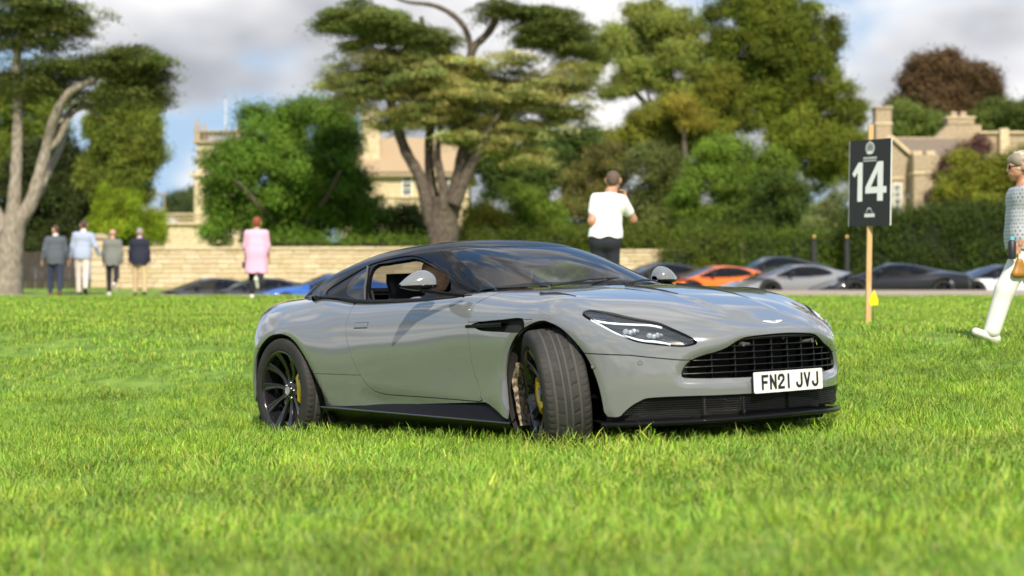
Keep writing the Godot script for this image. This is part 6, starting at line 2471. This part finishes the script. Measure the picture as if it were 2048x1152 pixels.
	for n in ["l", "r"]:
		var B := [[J["heel" + n] + Vector3(0, .004, 0), J["toe" + n], .042, .036], [J["an" + n], J["heel" + n], .044, .042]]
		var S := field_mesh(sc.call(B), fine * 1.2, .010)
		obj("shoe", S.mesh(), P.shoes, o)
	if P.has("curls"):
		var cr := RandomNumberGenerator.new()
		cr.seed = 4
		var S := Soup.new()
		for q in 210:
			var dv := Vector3(cr.randfn(0, 1), cr.randfn(.30, .9), cr.randfn(.30, .9)).normalized()
			if dv.z < -.50 and dv.y < .50: continue
			var g := cr.randf_range(.55, 1.25)
			S.tint = Color(.42 * g, .37 * g, .30 * g)
			var c: Vector3 = H.T.call(dv.x * .094, .030 + dv.y * .100, .020 + dv.z * .102)
			S.ball(Transform3D(Basis(Vector3(cr.randf(), cr.randf(), cr.randf()).normalized(), cr.randf() * 3.0).scaled(Vector3(.013, .020, .026) * cr.randf_range(.7, 1.2)), c * h), 5)
		obj("curls", S.mesh(true), M.curl, o).set_meta("kind", "stuff")
	if P.has("hair"):
		var B := []
		for e in P.get("hair_shape", [[0, .045, .012, .080], [0, .03, .035, .072], [0, -.01, .05, .055], [0, .05, -.03, .066]]): B.append([H.T.call(e[0], e[1], e[2]), H.T.call(e[0], e[1] + .004, e[2]), e[3], e[3]])
		var S := field_mesh(sc.call(B), fine, .005)
		obj("hair", S.mesh(), P.hair, o)
	o.set_meta("joints", 0)
	o.remove_meta("joints")
	P["J"] = J; P["H"] = H; P["h"] = h
	return o

func cloth(called: String, r: float, g: float, b: float, amount := .15) -> StandardMaterial3D:
	var m := mat(called, Color.WHITE, .85)
	m.albedo_texture = noise_tex(.12, 128, [[0.0, lin(r * (1 - amount), g * (1 - amount), b * (1 - amount))], [1.0, lin(r * (1 + amount), g * (1 + amount), b * (1 + amount))]], 4, 90)
	m.uv1_triplanar = true
	m.uv1_scale = Vector3.ONE * 2.5
	return m

func people():
	var skin := mat("skin", lin(.52, .30, .21), .5)
	skin.subsurf_scatter_enabled = true
	skin.subsurf_scatter_strength = .08
	var tan := mat("tanned_skin", lin(.46, .24, .15), .5)
	mat("eye", lin(.10, .08, .07), .2)
	var brown := mat("brown_hair", lin(.07, .04, .025), .7)
	var grey := mat("grey_hair", lin(.30, .28, .26), .7)
	var red := mat("red_hair", lin(.23, .055, .02), .7)
	var buzz := mat("cropped_hair", lin(.11, .075, .06), .8)
	var blond := mat("silver_hair", lin(.24, .205, .16), .7)
	mat("curl", Color.WHITE, .7).vertex_color_use_as_albedo = true
	var white := cloth("white_cotton", .80, .80, .82, .04)
	var dark := cloth("dark_cotton", .016, .017, .022)
	var tanleather := mat("brown_leather", lin(.16, .045, .02), .5)
	var pale := mat("pale_shoe", lin(.72, .70, .66), .6)
	var feet := func(u: float, d: float) -> Vector3:
		var p := at_px(u, 576, d)
		return Vector3(p.x, ground(p.x, -d) + .012, -d)
	person("man in a blue grey suit jacket and navy jeans, leftmost of the four walkers", feet.call(111, 44.8), .15, {"height": 1.80, "skin": skin, "top": cloth("slate_wool", .085, .10, .125), "collar": white, "legs": cloth("navy_denim", .022, .035, .075), "shoes": tanleather, "hair": brown, "head_yaw": .7, "belly": .012, "wide": 1.08, "hem": .80, "arm_l": [-.15, .26, .18, 0.0], "arm_r": [.12, .22, .15, 0.0], "leg_l": [.12, .12, .05], "leg_r": [-.16, .22, .04]})
	person("tall man in a pale blue jacket and cream trousers, second of the four walkers", feet.call(165, 45.2), .25, {"height": 1.94, "skin": skin, "top": cloth("pale_blue_wool", .36, .41, .56), "collar": white, "legs": cloth("cream_cotton", .66, .58, .52), "shoes": dark, "hair": brown, "side": -.04, "hem": .87, "arm_l": [.1, .22, .2, 0.0], "arm_r": [-.2, .34, .75, -.4], "pocket_r": true, "leg_l": [.14, .16, -.02], "leg_r": [-.22, .38, -.05]})
	person("bald man in a mid grey jacket and black trousers, third of the four walkers", feet.call(225, 45.4), .05, {"height": 1.72, "skin": skin, "top": cloth("grey_tweed", .17, .18, .165), "legs": dark, "shoes": pale, "hem": .80, "arm_l": [.15, .20, .25, 0.0], "arm_r": [-.1, .16, .2, 0.0], "leg_l": [.20, .10, .03], "leg_r": [-.30, .75, .08]})
	person("grey haired man in a navy blazer and khaki trousers, rightmost of the four walkers", feet.call(279, 45.4), .0, {"height": 1.74, "skin": skin, "top": cloth("navy_wool", .012, .015, .035), "collar": cloth("lilac_cotton", .60, .45, .65, .03), "legs": cloth("khaki_cotton", .52, .40, .22), "shoes": dark, "hair": grey, "hem": .80, "arm_l": [.05, .20, .15, 0.0], "arm_r": [.0, .14, .2, 0.0], "leg_l": [.06, .08, .04], "leg_r": [-.08, .14, .11]})
	var pk := {"height": 1.66, "skin": skin, "wide": 1.06, "belly": .03, "top": cloth("pink_cotton", .78, .42, .58, .05), "top_name": "tunic", "top_loose": .024, "sleeve": .30, "hem": .56, "flare": .02, "legs": dark, "leg_reach": .88, "shoes": pale, "hair": red, "hair_shape": [[0, .045, .012, .088], [0, .02, .035, .082], [0, -.03, .045, .066], [.03, .05, -.02, .07], [-.03, .05, -.02, .07]], "arm_l": [.10, .18, .35, 0.0], "arm_r": [.12, .12, .30, 0.0], "leg_l": [.10, .08, .02], "leg_r": [-.28, 1.05, .02]}
	var pw := person("woman in a long pink tunic with red hair walking away along the path", feet.call(513, 36.0), -.05, pk)
	var J: Dictionary = pk.J
	var bagp: Vector3 = pw.transform * (J.wrl * pk.h + Vector3(-.01, -.17, -.02))
	var bag := thing("clutch_purse", "small black purse held in the left hand of the woman in pink", "purse", bagp)
	obj("pouch", block(0, -.06, 0, .12, .13, .06, .015), M.trim_black, bag)
	var st := Soup.new()
	st.tube([Vector3(0, .06, 0), Vector3(.015, .11, .01), Vector3(0, .13, 0)], [.006], 5)
	obj("wrist_strap", st.mesh(), M.trim_black, bag)
	person("man in a white short sleeved shirt, hand raised to his mouth, behind the coupe", feet.call(1210, 20.6), -.12, {"height": 1.76, "cell": .018, "fine": .009, "skin": tan, "top": white, "top_name": "shirt", "top_loose": .012, "wide": .84, "sleeve": -.42, "hem": .97, "legs": cloth("ink_cotton", .018, .020, .032), "shoes": dark, "hair": buzz, "hair_shape": [[0, .035, .012, .082], [0, .02, .030, .078], [0, -.015, .045, .058], [0, .045, -.02, .070]], "side": -.10, "head_shift": Vector3(.02, -.005, -.02), "head_pitch": -.1, "arm_l": [-.25, .16, .85, .7], "arm_r": [.55, .50, 2.3, .35], "palm_r": Vector3(-.3, .2, .4), "curl_r": .7, "leg_l": [.05, .05, .02], "leg_r": [.12, .15, .04]})
	# woman crossing at the right edge
	var dots := mat("dotted_blouse", Color.WHITE, .85)
	dots.albedo_texture = dot_picture()
	dots.uv1_triplanar = true
	dots.uv1_scale = Vector3.ONE * 4.0
	var wc := cloth("white_denim", .72, .73, .68, .05)
	var at: Vector3 = feet.call(2050, 14.8)
	var ww := {"height": 1.63, "cell": .015, "fine": .006, "skin": tan, "wide": .95, "belly": .02, "top": dots, "top_name": "blouse", "top_loose": .026, "sleeve": .05, "hem": .84, "flare": .012, "legs": wc, "legs_loose": .030, "shoes": pale, "hair": blond, "curls": true, "hair_shape": [[0, .050, .010, .088], [0, .02, .040, .086], [.035, .0, .035, .070], [-.035, .0, .035, .070], [.03, .06, -.03, .062], [-.03, .06, -.03, .062], [0, .055, -.06, .050], [.05, .04, -.02, .050], [-.05, .04, -.02, .050], [0, -.03, .065, .052], [0, .09, .03, .06]], "head_pitch": -.06, "lean": .05, "leg_l": [.50, .20, .0, .12], "leg_r": [-.34, .42, .0], "arm_l": [-.22, .06, .85, .1], "arm_r": [-.3, .10, .6, 0.0], "curl_l": .8, "hip_y": .88}
	var wm := person("grey haired woman in sunglasses, dotted blouse and white trousers at the right edge", at, PI / 2, ww)
	J = ww.J
	var H: Dictionary = ww.H
	var hh: float = ww.h
	var G := Soup.new()
	for s in [-1.0, 1.0]:
		G.ball(Transform3D(H.b.scaled(Vector3(.026, .020, .006)), H.T.call(.032 * s, .002, -.100) * hh), 8)
		G.tube([H.T.call(.058 * s, .006, -.094) * hh, H.T.call(.088 * s, .006, -.02) * hh, H.T.call(.090 * s, .0, .01) * hh], [.003], 5)
	G.tube([H.T.call(-.012, .006, -.104) * hh, H.T.call(.012, .006, -.104) * hh], [.003], 5)
	obj("sunglasses", G.mesh(), M.gloss_black, wm)
	var hb := thing("shoulder_bag", "mustard leather bag carried by the woman at the right edge", "bag", wm.transform * (J.wrl * hh + Vector3(.0, -.16, .0)), .3)
	obj("pouch", field_mesh([[Vector3(-.025, .03, 0), Vector3(-.075, -.13, 0), .022, .038], [Vector3(.025, .03, 0), Vector3(.085, -.12, 0), .022, .038], [Vector3(-.07, -.14, 0), Vector3(.08, -.14, 0), .040, .040], [Vector3(0, .03, 0), Vector3(0, -.12, 0), .03, .05]], .010, .02).mesh(), mat("mustard_leather", lin(.34, .16, .02), .5), hb)
	hb.scale = Vector3.ONE * .62
	st = Soup.new()
	st.tube([Vector3(-.03, .04, 0), Vector3(-.02, .14, 0), Vector3(0, .17, 0), Vector3(.02, .14, 0), Vector3(.03, .04, 0)], [.007], 6)
	obj("strap", st.mesh(), M.mustard_leather, hb)
	var lb := thing("water_bottle", "black bottle with pale blue cap in the hand of the woman at the right edge", "bottle", wm.transform * (J.wrl * hh + Vector3(-.02, -.03, -.07)))
	st = Soup.new()
	st.lathe([Vector2(0, -.09), Vector2(.032, -.09), Vector2(.034, -.08), Vector2(.034, .05), Vector2(.02, .07)], 14)
	obj("bottle_body", st.mesh(), M.trim_black, lb)
	st = Soup.new()
	st.lathe([Vector2(.02, .07), Vector2(.021, .095), Vector2(0, .098)], 12)
	obj("cap", st.mesh(), mat("pale_blue", lin(.16, .50, .66), .4), lb)
	# the two people in the coupe
	var carb := Basis(Vector3(.6058, .0418, .7945), Vector3(-.0415, .9989, -.0209), Vector3(-.7945, -.0203, .6069))
	var seat := func(x: float, z: float) -> Transform3D: return Transform3D(carb * Basis(Vector3.UP, -PI / 2), CAR_AT + carb * Vector3(x, .272, z))
	var dr := person("driver with shaved head and glasses in the near seat of the coupe", Vector3.ZERO, 0, {"height": 1.74, "cell": .020, "fine": .008, "skin": tan, "top": cloth("dusk_cotton", .16, .18, .23), "top_name": "shirt", "sleeve": .9, "hem": .80, "legs": dark, "shoes": dark, "hip_y": .12, "seated": true, "lean": -.22, "head_pitch": .05, "arm_l": [.95, .10, .45, .2], "arm_r": [.95, .12, .50, 0.0], "curl_l": .8, "curl_r": .8, "leg_l": [1.45, 1.0, .06], "leg_r": [1.40, .9, .06], "head_shift": Vector3(0, .0, -.03)})
	dr.transform = seat.call(-.25, .37)
	var ps := person("passenger with dark hair in the far seat of the coupe", Vector3.ZERO, 0, {"height": 1.76, "cell": .022, "fine": .009, "skin": skin, "top": M.dark_cotton, "sleeve": .9, "hem": .80, "legs": dark, "shoes": dark, "hair": brown, "hip_y": .12, "seated": true, "lean": -.22, "arm_l": [.5, .08, .9, 0.0], "arm_r": [.5, .08, .9, 0.0], "leg_l": [1.40, .9, .06], "leg_r": [1.40, .9, .06], "head_shift": Vector3(0, .0, -.03)})
	ps.transform = seat.call(-.33, -.37)

func dot_picture() -> ImageTexture:
	var im := Image.create_empty(128, 128, false, Image.FORMAT_RGB8)
	im.fill(lin(.50, .53, .56))
	for y in 8:
		for x in 8:
			var q := Vector2i(x * 16 + (8 if y % 2 else 0), y * 16)
			for a in range(-3, 4):
				for b in range(-5, 6):
					if absf(a / 3.2) + absf(b / 5.2) < 1.0: im.set_pixel(posmod(q.x + a, 128), posmod(q.y + b, 128), lin(.05, .06, .09))
	return ImageTexture.create_from_image(im)
func far_net(t: Dictionary) -> Array:
	# body stations from tail to nose for a low sports car; half width w, sill .16, waist and deck heights
	var N := []
	for e in t.st:  # x, half width, deck edge height, centre height, lowest
		var x: float = e[0]
		var w: float = e[1]
		var y: float = e[2]
		var c: float = e[3]
		var b: float = e[4]
		N.append([Vector3(x, b, w * .93), Vector3(x, lerpf(b, y, .3), w * .985), Vector3(x, lerpf(b, y, .65), w), Vector3(x, lerpf(b, y, .90), w * .955), Vector3(x, y, w * .86), Vector3(x, lerpf(y, c, .6) + .008, w * .62), Vector3(x, lerpf(y, c, .9), w * .3), Vector3(x, c, 0)])
	return N

func far_top(t: Dictionary) -> Array:
	var N := []
	for e in t.top:  # x base, x top, belt y, roof y, half width at belt, half width at roof
		N.append([Vector3(e[0], e[2], e[4]), Vector3(lerpf(e[0], e[1], .5), lerpf(e[2], e[3], .55), lerpf(e[4], e[5], .42)), Vector3(e[1], lerpf(e[2], e[3], .92), e[5]), Vector3(e[1], e[3], e[5] * .55), Vector3(e[1], e[3] + .012, 0)])
	return N

const WEDGE := {
	"st": [[-2.2, .62, .80, .82, .40], [-2.12, .86, .84, .88, .26], [-1.7, .97, .88, .95, .2], [-1.2, 1.0, .87, .96, .17], [-.6, .96, .80, .88, .15], [.1, .94, .76, .80, .15], [.8, .95, .74, .78, .15], [1.3, .97, .72, .70, .15], [1.8, .93, .60, .57, .15], [2.15, .78, .46, .45, .17], [2.3, .45, .36, .36, .2]],
	"top": [[-1.75, -1.70, .90, .945, .52, .40], [-1.3, -1.2, .88, 1.03, .66, .46], [-.75, -.62, .83, 1.13, .76, .52], [-.25, -.18, .79, 1.165, .80, .54], [.25, .16, .77, 1.145, .80, .54], [.75, .62, .77, 1.0, .77, .56], [1.15, 1.02, .765, .86, .68, .55], [1.35, 1.30, .755, .775, .55, .45]],
	"win": [Vector2(-.95, .90), Vector2(-.6, 1.08), Vector2(-.1, 1.115), Vector2(.3, 1.075), Vector2(.75, .92), Vector2(.98, .81), Vector2(.3, .80), Vector2(-.3, .82)],
	"scr": [Vector2(.27, 0), Vector2(.24, .40), Vector2(.36, .50), Vector2(.95, .565), Vector2(1.22, .50), Vector2(1.30, 0)],
	"wb": [1.33, -1.30], "wr": .35,
}
const COUPE := {
	"st": [[-2.25, .6, .86, .90, .42], [-2.15, .84, .90, .96, .28], [-1.7, .95, .93, 1.0, .2], [-1.2, .97, .91, .98, .17], [-.6, .94, .86, .9, .16], [.1, .93, .85, .88, .16], [.8, .93, .85, .92, .16], [1.3, .96, .84, .90, .16], [1.8, .92, .74, .80, .17], [2.2, .76, .60, .64, .19], [2.36, .42, .48, .5, .24]],
	"top": [[-2.0, -1.98, .96, .98, .50, .38], [-1.6, -1.45, .95, 1.09, .62, .46], [-1.0, -.85, .92, 1.22, .73, .52], [-.45, -.40, .88, 1.27, .78, .55], [.1, .0, .87, 1.25, .79, .55], [.5, .35, .88, 1.11, .77, .58], [.85, .75, .89, .97, .70, .56], [1.02, 1.0, .89, .905, .58, .46]],
	"win": [Vector2(-1.25, 1.0), Vector2(-.8, 1.16), Vector2(-.3, 1.205), Vector2(.1, 1.165), Vector2(.5, 1.01), Vector2(.68, .92), Vector2(.1, .905), Vector2(-.6, .92)],
	"scr": [Vector2(.12, 0), Vector2(.08, .42), Vector2(.2, .52), Vector2(.70, .59), Vector2(.92, .5), Vector2(.98, 0)],
	"wb": [1.40, -1.38], "wr": .35,
}

func far_car_proto(t: Dictionary, paint: Material, roof_paint: Material) -> Node3D:
	var root := Node3D.new()
	var S := sheet(far_net(t), 5)
	for x in t.wb:
		S = clip(S, func(p): return Vector2(p.x - x, p.y - .34).length() - .40 if absf(p.z) > .5 else 1.0)
	S = clip(S, func(p): return maxf(absf(p.x - .15) - .95, absf(p.z) - .60) if p.y > .6 else 1.0)
	var nose := clip(S, func(p): return p.x - 1.28 - .3 * (p.y - .5), .003)
	S = clip(S, func(p): return p.x - 1.28 - .3 * (p.y - .5), -.003, false)
	flange(S, .02); flange(nose, .02)
	obj("body", S.mesh(), paint, root)
	obj("front_panel", nose.mesh(), paint, root)
	var T := sheet(far_top(t), 6)
	var wp := Poly.new(smooth_poly(t.win, 3))
	var sp := poly("far_scr%d" % int(t.wb[0] * 100), t.scr.map(func(v): return Vector2(v.y, v.x)), 3, true)
	var fs := func(p): return sp.sd(p.z, p.x) if p.x > 0.0 else 1.0
	var fw := func(p): return wp.sd(p.x, p.y) if absf(p.z) > .45 else 1.0
	var scr := clip(T, fs, 0.0, false)
	T = clip(T, fs, .003)
	var win := clip(T, fw, 0.0, false)
	T = clip(T, fw, .003)
	flange(T, .02)
	obj("roof", T.mesh(), roof_paint, root)
	obj("windscreen", scr.mesh(), M.far_glass, root)
	for s in [1.0, -1.0]:
		obj("side_window", offset(clip(win, func(p): return p.z * s), -.006).mesh(), M.far_tint, root)
		var B := Soup.new()
		B.ball(Transform3D(Basis().scaled(Vector3(.07, .05, .11)), Vector3(.62, .90, .98 * s)), 8)
		B.tube([Vector3(.66, .80, .84 * s), Vector3(.62, .87, .95 * s)], [.02], 6)
		obj("wing_mirror", B.mesh(), M.trim_black, root)
		B = Soup.new()
		B.ball(Transform3D(Basis().scaled(Vector3(.16, .03, .10)), Vector3(1.92, float(t.st[8][2]) - .06, .74 * s)), 8)
		obj("headlight", B.mesh(), M.projector, root)
		B = Soup.new()
		B.box(Transform3D(Basis(), Vector3(-2.13, float(t.st[1][2]) - .09, .55 * s)), Vector3(.10, .06, .38), .02)
		obj("tail_light", B.mesh(), M.tail_red, root)
		B = Soup.new()
		B.box(Transform3D(Basis(), Vector3(0, .17, .86 * s)), Vector3(1.7, .10, .10), .02)
		obj("side_skirt", B.mesh(), M.trim_black, root)
		for x in t.wb:
			var w := node("wheel", root)
			w.transform = Transform3D(Basis(Vector3.RIGHT, PI / 2 * s), Vector3(x, .345, .84 * s))
			B = Soup.new()
			B.lathe([Vector2(.24, -.11), Vector2(.33, -.12), Vector2(.345, -.09), Vector2(.345, .09), Vector2(.33, .12), Vector2(.25, .115), Vector2(.24, .1)], 32)
			obj("tyre", B.mesh(), M.rubber, w)
			B = Soup.new()
			for k in 7:
				var an := TAU * k / 7.0
				B.box(Transform3D(Basis(Vector3.UP, -an), Vector3(cos(an) * .13, .07, sin(an) * .13)), Vector3(.24, .03, .045), .008)
			B.lathe([Vector2(.245, -.1), Vector2(.245, .1), Vector2(.255, .105)], 32)
			B.lathe([Vector2(.2, -.02), Vector2(0, -.02)], 24)
			obj("rim", B.mesh(), M.wheel_black, w)
	var B := Soup.new()
	B.box(Transform3D(Basis(), Vector3(0, .25, 0)), Vector3(4.0, .16, 1.5), .03)
	for z in [.36, -.36]:
		B.box(Transform3D(Basis(Vector3.BACK, .25), Vector3(-.35, .72, z)), Vector3(.16, .6, .46), .05)
		B.box(Transform3D(Basis(), Vector3(-.42, 1.0, z)), Vector3(.12, .16, .26), .04)
	B.box(Transform3D(Basis(), Vector3(.85, .70, 0)), Vector3(.4, .16, 1.3), .05)
	obj("cabin", B.mesh(), M.leather, root)
	return root

func far_cars():
	mat("tail_red", lin(.35, .01, .01), .25)
	var fg := mat("far_glass", Color(.05, .06, .06, .45), .03)
	fg.transparency = BaseMaterial3D.TRANSPARENCY_ALPHA
	var ft := mat("far_tint", Color(.03, .03, .035, .75), .03)
	ft.transparency = BaseMaterial3D.TRANSPARENCY_ALPHA
	var col := func(called: String, c: Color) -> Material:
		var m := mat(called, c, .35, 0.0, 1.0)
		m.metallic_specular = .25
		return m
	var list := [
		[WEDGE, 1430, 53.5, 205.0, "orange supercar with black windows parked beyond the coupe's far mirror", col.call("orange_paint", lin(.80, .17, .015)), null],
		[WEDGE, 1585, 51.5, 203.0, "mid grey supercar parked between the orange and the black ones", col.call("grey_paint", lin(.22, .225, .235)), null],
		[WEDGE, 1775, 50.5, 190.0, "black supercar parked behind the number board stake", col.call("black_paint", lin(.010, .010, .012)), null],
		[WEDGE, 1995, 52.0, 196.0, "white supercar with dark roof parked behind the woman at the right edge", col.call("white_paint_gloss", lin(.72, .73, .74)), col.call("dark_roof", lin(.02, .02, .022))],
		[COUPE, 1305, 57.0, 200.0, "charcoal coupe parked behind the coupe's windscreen, left of the orange car", col.call("charcoal_paint", lin(.022, .023, .026)), null],
		[COUPE, 1530, 58.5, 200.0, "dark coupe mostly hidden behind the orange and grey supercars", M.charcoal_paint, null],
		[WEDGE, 418, 53.0, 205.0, "dark grey supercar, leftmost of the cars below the stone wall", col.call("gunmetal_paint", lin(.055, .056, .06)), null],
		[WEDGE, 515, 52.5, 203.0, "dark grey supercar parked behind the legs of the woman in pink", M.gunmetal_paint, null],
		[COUPE, 650, 52.5, 200.0, "bright blue coupe parked behind the hero coupe's tail", col.call("blue_paint", lin(.03, .11, .42)), null],
	]
	var protos := {}
	for e in list:
		var key := int(e[0].wb[0] * 100)
		if not protos.has(key): protos[key] = far_car_proto(e[0], M.grey_paint, M.grey_paint)
		var c: Node3D = protos[key].duplicate()
		c.name = numbered("parked_car")
		add_child(c, true)
		var p := at_px(e[1], 576, e[2])
		c.position = Vector3(p.x, ground(p.x, p.z) + .012, p.z)
		c.rotation.y = deg_to_rad(e[3])
		tag(c, e[4], "car", "sports cars parked beyond the path")
		for n in ["body", "front_panel", "roof"]: c.get_node(n).material_override = e[5]
		if e[6]: c.get_node("roof").material_override = e[6]
	for k in protos: protos[k].free()
